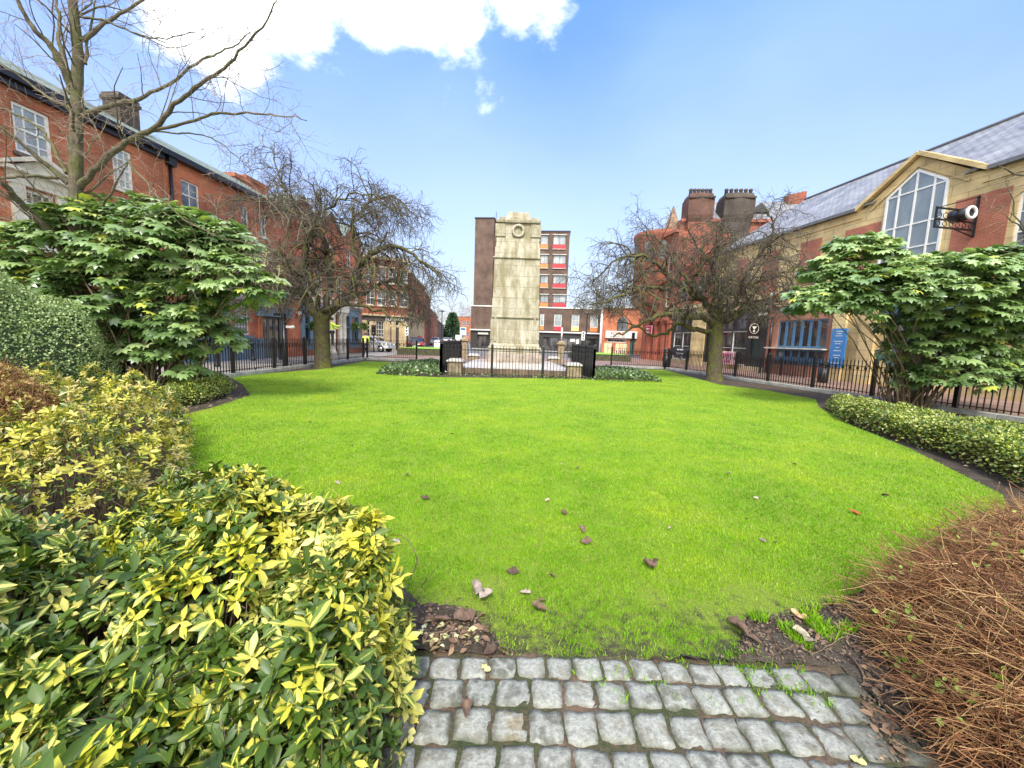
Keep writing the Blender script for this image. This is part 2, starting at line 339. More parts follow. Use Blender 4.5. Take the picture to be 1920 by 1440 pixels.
# pedimented stone surround
p=MB(); a,b,c_,e=wp; p.box(a-.32,a-.02,-.12,.1,c_-.1,e+.05); p.box(b+.02,b+.32,-.12,.1,c_-.1,e+.05); p.box(a-.36,b+.36,-.14,.1,e+.05,e+.4); p.box(a-.5,b+.5,-.3,.1,e+.4,e+.5)
p.slab([(a-.36,e+.5),(b+.36,e+.5),((a+b)/2,e+.9)],-.12,.1)
for s_ in (-1,1):
    x0=(a+b)/2; x1=a-.55 if s_<0 else b+.55
    q=[(x0,e+.92),(x1,e+.5),(x1,e+.6),(x0,e+1.06)]; p.slab(q if s_<0 else q[::-1],-.32,.1)
p.box(a-.4,b+.4,-.22,.1,c_-.24,c_-.1); p.build('window_surround',M_CREAM,B1)
p=MB(); p.box(-22,uA-2,-.12,-.004,2.95,3.3); p.box(-22,uA-2,-.2,-.004,3.3,3.38); p.build('fascia',M_CREAM,B1)
# middle terrace with the pub's arched window
B2=thing('brick_terrace','red brick building with blue painted plinth and arched white window below the cherry tree','building'); FL.place(B2)
wu=[fl(341,345,374,388),fl(452,395,466,420),fl(487,415,500,440),fl(512,430,522,452)]
wu=[(q[0],q[1],6.75,7.95) for q in wu]; wu=wu[:3]
wm=[(q[0],q[1],3.5,4.9) for q in wu[:1]]
arch=fl(440,575,468,632); arch=(arch[0],arch[1],1.35,3.05); door=fl(494,600,540,690); door=(door[0],door[1],.02,2.42)
a0=(fl(380,580,404,632)[0],fl(380,580,404,632)[1],1.35,3.05)
ops=wu+wm+[arch,door,a0]
mb=wall_mb(MB(),uA+.01,uC,0,EZ-.0,ops,.2); shell(mb,uA+.01,uC,0,EZ,9); mb.build('wall',M_BRICKP,B2)
for o in wu+wm: window(B2,o,2,2,mid=True); sill(B2,o,M_CREAM)
for o in (arch,a0):
    wn=window(B2,o,5,4,y=.12)
    u=(o[0]+o[1])/2; r=(o[1]-o[0])/2; f=MB(); pts=[(u+r*math.cos(t*math.pi/12),o[3]+r*math.sin(t*math.pi/12)) for t in range(13)]
    f.slab(pts,-.004,.05); f.build('fanlight_glass',M_GLASS,B2)
    f=MB()
    for t in range(12):
        for rr,ww in ((r,.06),(r*.55,.03)):
            x0,z0=u+rr*math.cos(t*math.pi/12),o[3]+rr*math.sin(t*math.pi/12); x1,z1=u+rr*math.cos((t+1)*math.pi/12),o[3]+rr*math.sin((t+1)*math.pi/12)
            f.tube([(x0,-.03,z0),(x1,-.03,z1)],ww/2,4)
    for t in range(0,13,2): f.tube([(u,-.03,o[3]),(u+r*math.cos(t*math.pi/12),-.03,o[3]+r*math.sin(t*math.pi/12))],.015,4)
    f.build('fanlight_bars',M_WHITE,B2)
    f=MB()
    for t in range(24):
        c0,s0,c1,s1=math.cos(t*math.pi/24),math.sin(t*math.pi/24),math.cos((t+.93)*math.pi/24),math.sin((t+.93)*math.pi/24)
        f.slab([(u+(r+.06)*c0,o[3]+(r+.06)*s0),(u+(r+.32)*c0,o[3]+(r+.32)*s0),(u+(r+.32)*c1,o[3]+(r+.32)*s1),(u+(r+.06)*c1,o[3]+(r+.06)*s1)],-.05,.0)
    f.build('brick_arch',M_BRICK,B2)
    f=MB(); f.box(o[0]-.12,o[1]+.12,-.12,-.002,1.17,1.33); f.build('sill',M_BLUE,B2)
mb=MB(); mb.box(uA+.2,fl(380,600,487,640)[1],-.06,-.003,0,1.1); mb.box(uA+.2,fl(380,600,487,640)[1],-.1,-.003,1.1,1.16); mb.build('painted_plinth',M_BLUE,B2)
d0,d1=door[0],door[1]
mb=MB(); mb.box(d0-.45,d1+.2,-.22,-.003,2.5,2.9); mb.box(d0-.52,d1+.28,-.34,-.003,2.9,3.02); mb.box(d0-.5,d1+.25,-.28,-.003,2.42,2.5); mb.build('door_canopy',M_BLUE,B2)
mb=MB(); mb.box(d0-.42,d0-.1,-.14,-.003,0,1.2); mb.build('pilaster_base',M_BLUE,B2); mb=MB(); mb.box(d0-.4,d0-.12,-.1,-.003,1.2,2.42); mb.build('pilaster',M_BRICKP,B2)
n_=4
for i in range(n_):
    a=d0+(d1-d0)*i/n_; b=d0+(d1-d0)*(i+1)/n_
    dd=MB(); dd.box(a+.02,b-.02,.08,.13,.02,1.1); dd.box(a+.02,a+.1,.08,.13,1.1,2.38); dd.box(b-.1,b-.02,.08,.13,1.1,2.38); dd.box(a+.1,b-.1,.08,.13,2.28,2.38); dd.box(a+.1,b-.1,.06,.08,.2,.95)
    o=dd.build('door',M_GREYP,B2); g=MB(); g.box(a+.1,b-.1,.10,.11,1.1,2.28); g.build('pane',M_SHOP,o)
roof_mb(MB(),uA+.3,uC,EZ+.2,0,3.0,1.75).build('roof',M_SLATEG,B2)
mb=MB(); mb.box(uA+.01,uC,-.3,-.005,EZ-.02,EZ+.2); mb.build('gutter',M_BLACK,B2)
mb=MB(); mb.tube([(uA+.25,-.08,EZ),(uA+.25,-.08,.3)],.06,8); mb.box(uA+.1,uA+.42,-.22,-.01,EZ-.35,EZ-.02); mb.build('downpipe',M_BLACK,B2)
c=fl(325,275,341,300,off=3); chimney(B2,(c[0],c[1],c[2]+1,c[3]-.3),3.5,.8,M_SOOT,0)
c=fl(441,332,474,350,off=3); chimney(B2,(c[0],c[1],c[2],c[3]),3,.9,M_BRICK,0)
mb=MB(); s=fl(440,528,470,562); mb.box(s[0],s[1],-.12,-.004,s[2],s[3]); mb.build('blank_sign_board',M_WHITE,B2)
mb=MB(); mb.tube([(uC-1.0,-.07,6),(uC-1.0,-.07,.6)],.05,6); mb.build('downpipe',M_BLACK,B2)
# blue fronted pub
B3=thing('brick_pub','red brick gabled pub with blue timber front and stone columns behind the left cherry tree','pub'); FL.place(B3)
pw=[]
for x0,x1 in ((567,582),(583,600),(641,655),(659,672)):
    q=fl(x0,595,x1,655); pw.append((q[0],q[1],.9,3.0))
up=[]
for x0,x1,z0,z1 in ((572,584,4.2,5.9),(592,604,4.2,5.9),(612,622,4.2,5.9),(632,641,4.2,5.9),(650,658,4.2,5.9),(664,671,4.2,5.9),(576,586,6.9,8.2),(612,622,6.9,8.2),(650,658,6.9,8.2)):
    q=fl(x0,500,x1,520); up.append((q[0],q[1],z0,z1))
mb=wall_mb(MB(),uC+.01,uD,0,8.9,pw+up,.2); shell(mb,uC+.01,uD,0,8.9,9); mb.build('wall',M_BRICKP,B3)
for o in up: window(B3,o,2,2,mid=True); sill(B3,o,M_CREAM)
for o in pw: window(B3,o,2,2,fm=M_BLUE,gm=M_SHOP,fw=.1,bw=.08)
for x0,x1 in ((564,601),(638,674)):
    q=fl(x0,600,x1,650); s=MB(); s.box(q[0],q[1],-.08,-.003,3.0,3.5); s.box(q[0]-.1,q[1]+.1,-.2,-.003,3.5,3.62); s.box(q[0],q[1],-.05,-.003,.45,.9)
    for t in (0,.47,1): u=q[0]+(q[1]-q[0]-.3)*t; s.box(u,u+.3,-.1,-.003,.9,3.0)
    s.box(q[0],q[1],-.09,-.02,2.05,2.15); s.build('shopfront_frame',M_BLUE,B3)
for x in (613,626,634):
    u=FL.uz(x,620)[0]; s=MB(); s.lathe((u,-.45,0),[(.28,0),(.28,.25),(.2,.3),(.19,2.9),(.26,3.0),(.28,3.15)],14); s.build('column',M_CREAM,B3)
q=fl(608,590,638,600); s=MB(); s.box(q[0],q[1],-.8,-.003,3.15,3.6); s.build('porch_lintel',M_CREAM,B3)
s=MB(); s.box(uC,uD,-.1,-.004,3.72,3.95); s.build('stone_band',M_CREAM,B3)
W3=uD-uC; f=MB()
for k in range(3):
    a=uC+W3*(k+.08)/3; b=uC+W3*(k+.92)/3; f.slab([(a,8.9),(b,8.9),((a+b)/2,8.9+(b-a)*.42)],-.02,.3)
f.build('gable',M_BRICKV,B3); 
for k in range(3):
    a=uC+W3*(k+.02)/3; b=uC+W3*(k+.98)/3; m=(a+b)/2; h=8.95+(b-a)*.42
    r_=MB(); r_.add([(a,-.2,8.9),(m,-.2,h),(b,-.2,8.9),(a,6,8.9),(m,6,h),(b,6,8.9)],[(0,1,4,3),(1,2,5,4)]); r_.build('roof',M_SLATEG,B3)
chimney(B3,(uC+2,uC+4,8.5,11.6),4,1,M_BRICK,0)
# ---------------- stone fronted bank building, faces the camera
YB=40.5
pB0=PY(679,640,YB-1.2); pB1=PY(764,640,YB+1)
FB=Frame((pB0.x,pB0.y),math.atan2(pB1.y-pB0.y,pB1.x-pB0.x)); LB=(pB1-pB0).xy.length
B4=thing('stone_fronted_building','brick building with yellow stone ground floor, dark shutter door and white lettering','building'); FB.place(B4)
def z4(y): return FB.uz(720,y)[1]
zb=FB.uz(700,591)[1]
ws=[FB.rect(643,603,654,655),FB.rect(670,602,681,655)]; ws=[]
ws=[FB.rect(679,602,694,626),FB.rect(705,602,720,628)]; ws=[(a,b,1.35,FB.uz(700,602)[1]) for a,b,_,_ in ws]
dr=FB.rect(732,614,748,646); dr=(dr[0],dr[1],.02,dr[3]); tr=(dr[0],dr[1],dr[3]+.15,dr[3]+.75)
up=[]
for z in (4.6,6.9):
    for t in (.09,.33,.57,.82): u=LB*t; up.append((u,u+.85,z,z+1.45))
mb=wall_mb(MB(),0,LB,0,zb,ws+[dr,tr],.2); mb.build('ground_floor_wall',M_BANK,B4)
mb=wall_mb(MB(),0,LB,zb,9.2,up,.2); shell(mb,0,LB,0,9.2,12); mb.build('wall',M_BRICKV,B4)
for o in ws: window(B4,o,3,4,gm=M_SHOP,fm=M_CREAM,mid=True); sill(B4,o,M_BANK)
for o in up: window(B4,o,2,2,mid=True); sill(B4,o,M_BANK); s=MB(); s.box(o[0]-.1,o[1]+.1,-.06,-.003,o[3]+.0,o[3]+.22); s.build('lintel',M_BANK,B4)
s=MB(); s.box(dr[0],dr[1],.12,.16,dr[2],dr[3]); 
for i in range(14): z=.1+i*.18; s.box(dr[0]+.03,dr[1]-.03,.1,.12,z,z+.15)
s.build('shutter_door',plain('shutter_brown',(.07,.055,.05),.5),B4); window(B4,tr,1,1,fm=M_CREAM,gm=M_SHOP)
s=MB(); s.box(-.1,LB+.1,-.06,-.003,zb-.55,zb-.05); s.build('fascia',M_DARKST,B4)
s=MB(); s.box(-.1,LB+.15,-.25,-.003,zb-.05,zb+.12); s.box(-.15,LB+.2,-.4,-.003,9.2,9.45); s.build('cornice',M_BANK,B4)
def text(body,size,mat,par,loc,rot,name='lettering',ext=.01,align='LEFT'):
    cu=bpy.data.curves.new(name,'FONT'); cu.body=body; cu.size=size; cu.extrude=ext; cu.align_x=align; cu.resolution_u=3
    o=bpy.data.objects.new(name,cu); COL.objects.link(o); dg=bpy.context.evaluated_depsgraph_get(); me=bpy.data.meshes.new_from_object(o.evaluated_get(dg))
    bpy.data.objects.remove(o); bpy.data.curves.remove(cu)
    o=bpy.data.objects.new(name,me); COL.objects.link(o); me.materials.clear(); me.materials.append(mat); o.location=loc; o.rotation_euler=rot
    if par: o.parent=par
    return o
u=FB.uz(722,598)[0]; text('BENOTAC',.46,M_WHITE,B4,(u,-.1,zb-.48),(R(90),0,0))
for v in (0,LB*.47,LB*.63,LB-.5): s=MB(); s.box(v,v+.45,-.12,-.003,0,zb-.55); s.build('pilaster',M_BANK,B4)
roof_mb(MB(),-.2,LB+.2,9.45,0,5,1.6,1.5).build('roof',M_SLATE,B4)
# its flank along the side street
pC=PY(795,640,56); FC=Frame((pB1.x+.02,pB1.y),math.atan2(pC.y-pB1.y,pC.x-pB1.x)); LC=(pC-pB1).xy.length
B4b=thing('stone_flank_building','stone columned building front turning the corner into the side street','building'); FC.place(B4b)
mb=MB(); wo=[(LC*(i+.25)/8,LC*(i+.75)/8,.8,3.4) for i in range(8)]+[(LC*(i+.3)/8,LC*(i+.6)/8,4.9,6.5) for i in range(8)]
wall_mb(mb,0,LC,0,zb+.5,wo[:8],.25); mb.build('ground_floor_wall',M_BANK,B4b); mb=wall_mb(MB(),0,LC,zb+.5,8.2,wo[8:],.2); mb.build('wall',M_BRICKV,B4b)
for o in wo: window(B4b,o,1,2,gm=M_SHOP)
s=MB(); s.box(0,LC,-.2,-.003,zb+.4,zb+.6); s.box(0,LC,-.3,.2,8.2,8.4); s.build('cornice',M_BANK,B4b)
# terraces further down the side street
def sidestreet(x0,Y0,x1,Y1,h,label,m,door=True,white=False):
    a=PY(x0,640,Y0); b=PY(x1,640,Y1); f=Frame((a.x,a.y),math.atan2(b.y-a.y,b.x-a.x)); l=(b-a).xy.length
    t=thing('terraced_house',label,'house',group='far houses'); f.place(t)
    n=max(2,int(l/4)); ops=[]
    for i in range(n):
        u=l*(i+.3)/n; ops+=[(u,u+.9,h*.58,h*.58+1.3),(u,u+1,1,2.5)]
    mb=wall_mb(MB(),0,l,0,h,ops,.15); shell(mb,0,l,0,h,8); mb.build('wall',m,t)
    for o in ops: window(t,o,1,2)
    roof_mb(MB(),-.2,l+.2,h,0,4,2).build('roof',M_SLATE,t)
    s=MB(); s.box(0,l,-.2,-.01,h-.1,h+.06); s.build('gutter',M_WHITE,t)
    for i in range(max(1,n//2)): u=l*(i+.5)/max(1,n//2); c=MB(); c.box(u,u+.9,3.4,4.2,h+1,h+2.9); c.build('chimney',M_BRICK,t)
    return t
sidestreet(796,57,806,70,8.0,'tall red terrace house just past the columned stone corner',M_BRICKV)
sidestreet(806,71,820,100,6.6,'red brick terrace with white eaves halfway down the side street',M_BRICK)
sidestreet(820,102,832,150,6.0,'brown terrace at the far end of the side street',M_BRICKB)
# house at the end
a=PY(858,640,175); b=PY(884,640,172); f=Frame((a.x,a.y),math.atan2(b.y-a.y,b.x-a.x)); l=(b-a).xy.length
t=thing('detached_house','pale roofed red brick house closing the far end of the side street','house'); f.place(t)
ops=[(l*.3,l*.3+1.4,2,4),(l*.6,l*.6+1.4,2,4),(l*.3,l*.3+1.4,7,9),(l*.6,l*.6+1.4,7,9)]
mb=wall_mb(MB(),0,l,0,11,ops,.2); shell(mb,0,l,0,11,10); mb.build('wall',M_BRICK,t)
for o in ops: window(t,o,1,2)
roof_mb(MB(),-.4,l+.4,11,0,5,5.5,2.5).build('roof',M_SLATE,t)
# ---------------- tower block with podium
YT=60.0
pT=PY(882,640,YT+.5); pT2=PY(1126,640,YT-1.5); FT=Frame((pT.x,pT.y),math.atan2(pT2.y-pT.y,pT2.x-pT.x)); LT=(pT2-pT).xy.length
B5=thing('tower_block','brown brick tower block with red and orange window panels behind the monument','tower block'); FT.place(B5)
def ft(*a,**k): return FT.rect(*a,**k)
zp=FT.uz(1000,577)[1]; zs=FT.uz(1000,622)[1]
# podium
pod=[]
for (x0,x1,m) in ((1013,1020,M_ORANGE),(1039,1053,M_RED),(1072,1086,M_YELLOW),(1107,1121,M_ORANGE)):
    q=ft(x0,588,x1,612); pod.append(((q[0],q[1],FT.uz(1050,612)[1],FT.uz(1050,589)[1]),m))
shopw=[ft(1018,632,1046,660),ft(1054,634,1092,660),ft(1096,634,1120,660),ft(894,632,918,655)]
shopw=[(a,b,.25,zs-.75) for a,b,_,_ in shopw]
mb=wall_mb(MB(),0,LT,zs,zp,[q for q,m in pod],.25); shell(mb,0,LT,0,zp,18); mb.build('podium_wall',M_BRICKB,B5)
mb=wall_mb(MB(),0,LT,0,zs,shopw,.35); mb.build('shopfront_wall',M_DARK,B5)
for o in shopw: window(B5,o,2,1,fm=M_DARK,gm=M_SHOP,y=.2,name='shop_window')
s=MB(); s.box(-.1,LT+.1,-.3,-.003,zs-.05,zs+.12); s.box(-.1,LT+.1,-.1,.2,zp,zp+.15); s.build('white_trim',M_WHITE,B5)
for q,m in pod:
    window(B5,q,1,2,gm=M_GLASSB); s=MB(); s.box(q[0],q[1],-.06,.1,q[2]-.62,q[2]-.02); s.build('window_panel',m,B5)
s=MB()
for (dx,dz,ww,hh) in ((0,0,.9,.7),(1.3,-.4,.5,1.3),(1.9,.5,.8,.5),(2.6,-.1,.3,1.1),(.4,1,.5,.3)):
    u=shopw[1][0]+1.2+dx*.7; s.box(u,u+ww*.8,.17,.18,1+dz*.8+.6,1+dz*.8+.6+hh*.7)
s.build('window_decal',M_WHITE,B5)
s=MB(); u=ft(896,632,910,640)[0]; s.box(u,u+1.6,-.02,.0,zs-.65,zs-.35); s.build('sign_strip',M_CREAM,B5)
# tower : right slab and left slab
zt=FT.uz(1040,431)[1]; a,b=ft(925,500,1065,520,off=1)[:2]; cols=[]
cw=[]
for k,(yt,yb) in enumerate(((437,468),(474,504),(512,541),(549,577))):
    for (x0,x1,m) in ((1013,1028,M_ORANGE),(1037,1061,M_RED),(985,1002,M_RED),(962,977,M_ORANGE)):
        q=ft(x0+.0,yt,x1,yb,off=1); dz=0; cw.append(((q[0],q[1],FT.uz(1045,yb,1)[1],FT.uz(1045,yt+2,1)[1]),m))
for q,m in cw: pass
cw2=[((q[0],q[1],q[2]+.72,q[3]-.18),m) for q,m in cw]
mb=wall_mb(MB(),a,b,zp+.16,zt,[q for q,m in cw2],.25,y=1); shell(mb,a,b,zp+.16,zt,9,y=1); mb.build('tower_wall',M_BRICKB,B5)
for q,m in cw2:
    window(B5,q,2,1,fm=M_DARK,gm=M_GLASSB,y=1.12); s=MB(); s.box(q[0],q[1],.9,1.1,q[2]-.62,q[2]-.02); s.build('window_panel',m,B5)
    s=MB(); s.box(q[0]-.1,q[1]+.1,.85,1.0,q[3]+.0,q[3]+.13); s.box(q[0]-.05,q[1]+.05,.85,1.0,q[2]-.72,q[2]-.63); s.build('window_trim',M_CONC,B5)
zt2=FT.uz(905,411,1)[1]; a2,b2=ft(889,500,924,520,off=.6)[:2]; c2=ft(889,500,934,520,off=5)[1]
mb=MB(); mb.box(a2,b2,.6,9,zp+.16,zt2); mb.build('stair_tower',M_BRICKB,B5)
mb=MB(); mb.box(b2+.003,a-.003,4,9.5,zp+.16,zt+1.6); mb.build('link_wall',M_BRICKB,B5)
for k in range(5):
    z=zp+1.2+k*3; s=MB(); s.box(b2+.1,b2+.12,1.4,2.2,z,z+1.4); s.build('window',M_GLASS,B5)
s=MB(); s.box(a2-.1,b2+.1,.5,9.1,zt2,zt2+.15); s.box(a-.1,b+.1,.9,10.1,zt,zt+.15); s.build('coping',M_DARK,B5)
# ---------------- food shop
YF=56.0
p0=PY(1128,640,YF+.3); p1=PY(1204,640,YF-1.5); FF=Frame((p0.x,p0.y),math.atan2(p1.y-p0.y,p1.x-p0.x)); LF=(p1-p0).xy.length
B6=thing('corner_shop','orange brick shop with white FOOD fascia and arched upper window','shop'); FF.place(B6)
q=FF.rect(1136,621,1195,634); aw=FF.rect(1157,604,1177,621); d6=FF.rect(1181,635,1190,660); s6=FF.rect(1139,635,1174,642); s6=(s6[0],s6[1],s6[2],s6[3])
tz=FF.uz(1160,578)[1]
ops=[(aw[0],aw[1],aw[2],aw[3]),(d6[0],d6[1],.02,d6[3]-.1),(s6[0],s6[1],s6[2],s6[3]-.05)]
mb=wall_mb(MB(),0,LF,0,tz,ops,.2); shell(mb,0,LF,0,tz,9); mb.build('wall',M_BRICKP,B6)
window(B6,ops[0],2,2,fm=M_DARK); window(B6,ops[2],3,1,fm=M_WHITE,gm=M_SHOP,name='shop_window')
s=MB(); s.box(*[ops[1][0],ops[1][1],.1,.15,.02,ops[1][3]]); s.build('door',plain('green_door',(.03,.09,.07),.5),B6)
s=MB(); s.box(q[0],q[1],-.35,-.004,q[2],q[3]); fa=s.build('fascia_sign',M_WHITE,B6)
text('FOOD',(q[3]-q[2])*.72,M_RED,fa,(q[0]+(q[1]-q[0])*.16,-.37,q[2]+(q[3]-q[2])*.38),(R(90),0,0)); text('OFF LICENCE  NEWS',(q[3]-q[2])*.24,M_LEAD,fa,(q[0]+(q[1]-q[0])*.14,-.37,q[2]+(q[3]-q[2])*.1),(R(90),0,0))
cl=[(.62,.58,.30),(.66,.45,.25),(.55,.6,.35),(.68,.62,.42),(.62,.42,.36)]
for i in range(6):
    for j in range(2):
        if i==2: continue
        w_=(s6[1]-s6[0]+.6)/6; s=MB(); s.box(s6[0]-.4+i*w_,s6[0]-.4+(i+1)*w_-.05,-.03,-.003,.15+j*(s6[2]-.25)/2,.1+(j+1)*(s6[2]-.25)/2); s.build('window_poster',plain('poster_%d'%((i+j*2)%5),cl[(i+j*2)%5],.5,var=.25,scale=1.5),B6)
s=MB(); s.slab([((aw[0]+aw[1])/2+(aw[1]-aw[0])/2*math.cos(t*math.pi/10),aw[3]+(aw[1]-aw[0])/2*math.sin(t*math.pi/10)) for t in range(11)],-.02,.1); s.build('fanlight',M_GLASS,B6)
s=MB(); s.box(-.15,LF,-.25,.2,tz,tz+.2); s.build('coping',M_CREAM,B6)
s=MB(); s.tube([(-.2,-.15,tz),(-.2,-.15,0)],.12,8); s.build('downpipe',M_WHITE,B6)
# ---------------- right side of the street
def fr(*a,**k): return FR.rect(*a,**k)
uE=FR.uz(1206,600)[0]; uF=FR.uz(1256,620)[0]; uG=FR.uz(1336,600)[0]; uH=FR.uz(1440,620)[0]
B7=thing('terracotta_building','tall red Victorian building with round turret and bulging chimney stacks behind the right cherry tree','building'); FR.place(B7)
zq=FR.uz(1262,430)[1]
ops=[]
for x0,x1 in ((1222,1229),(1236,1243),(1248,1254)):
    q=fr(x0,640,x1,655); ops.append((q[0],q[1],.5,3.4))
for z in (5.2,8.4):
    for x0,x1 in ((1215,1221),(1232,1239),(1252,1260),(1275,1285),(1300,1311),(1320,1331)): q=fr(x0,500,x1,520); ops.append((q[0],q[1],z,z+1.8))
ops=[o for o in ops if o[1]<uF+.2]
mb=wall_mb(MB(),uE,uF+.2,0,zq-.3,ops,.3); shell(mb,uE,uF+.2,0,zq-.3,8); mb.build('wall',M_BRICKV,B7)
for i,o in enumerate(ops): window(B7,o,1,2,gm=M_SHOP,fm=M_TERRA if i<3 else M_CREAM)
for x in (1211,1217,1231,1245,1255):
    u=FR.uz(x,640)[0]; s=MB(); s.box(u-.28,u+.28,-.22,-.003,0,3.6); s.box(u-.36,u+.36,-.32,-.003,3.6,3.85); s.box(u-.36,u+.36,-.32,-.003,0,.6); s.build('pilaster',M_TERRA,B7)
s=MB(); s.box(uE-.2,uF,-.4,-.003,3.85,4.3); s.build('cornice',M_TERRA,B7); s=MB(); s.box(uE-.2,uF+.2,-.2,-.003,7.6,7.85); s.build('cornice',M_TERRA,B7); s=MB(); s.box(uE-.2,uF+.2,-.35,-.003,zq-.5,zq-.25); s.build('cornice',M_TERRA,B7)
# turret
p=FR.uz(1226,440); u0=fr(1206,430,1255,440); r=(u0[1]-u0[0])/2*.9; uc=(u0[0]+u0[1])/2
s=MB(); s.lathe((uc,.6,4.6),[(r*.4,0),(r*.95,1.0),(r,1.2),(r,p[1]-5.5),(r*1.08,p[1]-5.2),(r*1.08,p[1]-4.75),(r*1.0,p[1]-4.7)],20); tu=s.build('turret',M_BRICKV,B7)
for k in range(5):
    a=R(200+k*35); s=MB(); s.box(-.3,.3,-.03,.03,0,1.7,Matrix.Translation((uc+r*math.cos(a),.6+r*math.sin(a),p[1]-2.9))@Matrix.Rotation(a+math.pi/2,4,'Z')); s.build('turret_window',M_GLASS,tu)
p=FR.uz(1260,392,1.0); s=MB(); s.taper(p[0]-.55,p[0]+.55,.6,1.7,zq-.3,p[1]-2.0,.05); s.taper(p[0]-.6,p[0]+.6,.55,1.75,p[1]-2.0,p[1]+.3,.57); s.build('spire',plain('brown_stone',(.26,.17,.11),.8,var=.3,scale=3),B7)
# wing facing the camera, with bulging stacks, slate roof and dormer
YW=38.0; pW=PY(1258,640,YW); pW2=PY(1500,640,YW-1.0); FW=Frame((pW.x,pW.y),math.atan2(pW2.y-pW.y,pW2.x-pW.x)); LW=(pW2-pW).xy.length
B7b=thing('terracotta_wing','tall red brick wing with two bulging chimney stacks and slate roof with dormer','building'); FW.place(B7b)
zw=FW.uz(1390,412)[1]; zr_=FW.uz(1400,378,3.5)[1]; wo=[(LW*t,LW*t+1.1,z,z+2) for t in (.12,.3,.5,.7,.86) for z in (5.5,8.8)]
mb=wall_mb(MB(),0,LW,0,zw,wo,.2); shell(mb,0,LW,0,zw,8); mb.build('wall',M_BRICKV,B7b)
for o in wo: window(B7b,o,1,2)
mb=MB(); q0=FW.uz(1338,400)[0]; mb.add([(q0,-.2,zw+.02),(LW,-.2,zw+.02),(LW,3.5,zr_),(q0,3.5,zr_),(LW,7.5,zw),(q0,7.5,zw)],[(0,1,2,3),(3,2,4,5),(0,3,5),(1,4,2)]); mb.build('roof',M_SLATE,B7b)
mb=MB(); mb.box(0,LW,-.25,-.003,zw-.25,zw+.0); mb.build('cornice',M_TERRA,B7b)
for (x0,x1,m) in ((1293,1334,M_BRICKV),(1360,1410,M_SOOT)):
    q=FW.rect(x0,362,x1,420,off=-.6); u0,u1=q[0],q[1]; zt_=q[3]; zb_=zw-3; hh=zt_-zb_; dy=1.5; y0=-.6; prof=[(0,0),(hh*.50,0),(hh*.56,.10),(hh*.62,.17),(hh*.88,.18),(hh*.95,.10),(hh,.02)]
    vs=[]; s=MB()
    for k,(z,g_) in enumerate(prof):
        for (a_,b_) in ((u0-g_,y0-g_),(u0+(u1-u0)*.5,y0-g_-.18),(u1+g_,y0-g_),(u1+g_,y0+dy+g_),(u0-g_,y0+dy+g_)): vs.append((a_,b_,zb_+z))
    n=len(prof); s.add(vs[:10],[(j,(j+1)%5,5+(j+1)%5,5+j) for j in range(5)]); c=s.build('chimney',m,B7b); s=MB(); s.add(vs[5:],[(i*5+j,i*5+(j+1)%5,(i+1)*5+(j+1)%5,(i+1)*5+j) for i in range(n-2) for j in range(5)]+[tuple(range(n*5-10,n*5-5))]); s.build('chimney_head',M_SOOTR if m is M_BRICKV else M_SOOT,c)
    hd=MB(); hd.box(u0-.17,u1+.17,y0-.36,y0+dy+.17,zt_-hh*.10,zt_-hh*.07); hd.build('chimney_band',M_SOOT,c)

    for i in range(6):
        u=u0+.1+(u1-u0-.2)*i/5; s=MB(); s.lathe((u,y0+.35,zt_-.02),[(.17,0),(.14,.3),(.19,.36),(.15,.5)],8); s.build('chimney_pot',M_SOOT,c)
q=FW.rect(1413,384,1437,410,off=.8); s=MB(); s.box(q[0],q[1],.8,2.6,q[2],q[3]-.7); m=(q[0]+q[1])/2; s.slab([(q[0]-.2,q[3]-.7),(q[1]+.2,q[3]-.7),(m,q[3]+.15)],.6,2.9); s.build('dormer',M_DARK,B7b)
s=MB(); s.box(q[0]+.2,q[1]-.2,.76,.79,q[2]+.2,q[3]-.85); s.build('dormer_window',M_GLASSB,B7b)
q=FW.rect(1478,365,1511,384,off=3); s=MB(); s.box(q[0],q[1],3,4,q[2]-3,q[3]-.3)
for k in range(4): u=q[0]+(q[1]-q[0])*(k+.15)/4; s.box(u,u+.4,3.05,3.95,q[3]-.3,q[3]+.05+.1*k)
s.build('chimney',M_BRICKV,B7b)
# red hanging sign on it
q=fr(1218,612,1229,627); s=MB(); s.box(q[0],q[1],-.5,-.4,q[2],q[3]); sg=s.build('name_sign',plain('sign_maroon',(.30,.03,.06),.5),B7)
s=MB(); s.box(q[0]-.06,q[1]+.06,-.42,-.38,q[2]-.06,q[3]+.06); s.build('sign_border',plain('sign_pink',(.6,.35,.36),.5),sg)
hh=(q[3]-q[2]); text('Silver',hh*.32,M_CREAM,sg,((q[0]+q[1])/2,-.51,q[2]+hh*.56),(R(90),0,0),align='CENTER'); text('Room',hh*.32,M_CREAM,sg,((q[0]+q[1])/2,-.51,q[2]+hh*.14),(R(90),0,0),align='CENTER')
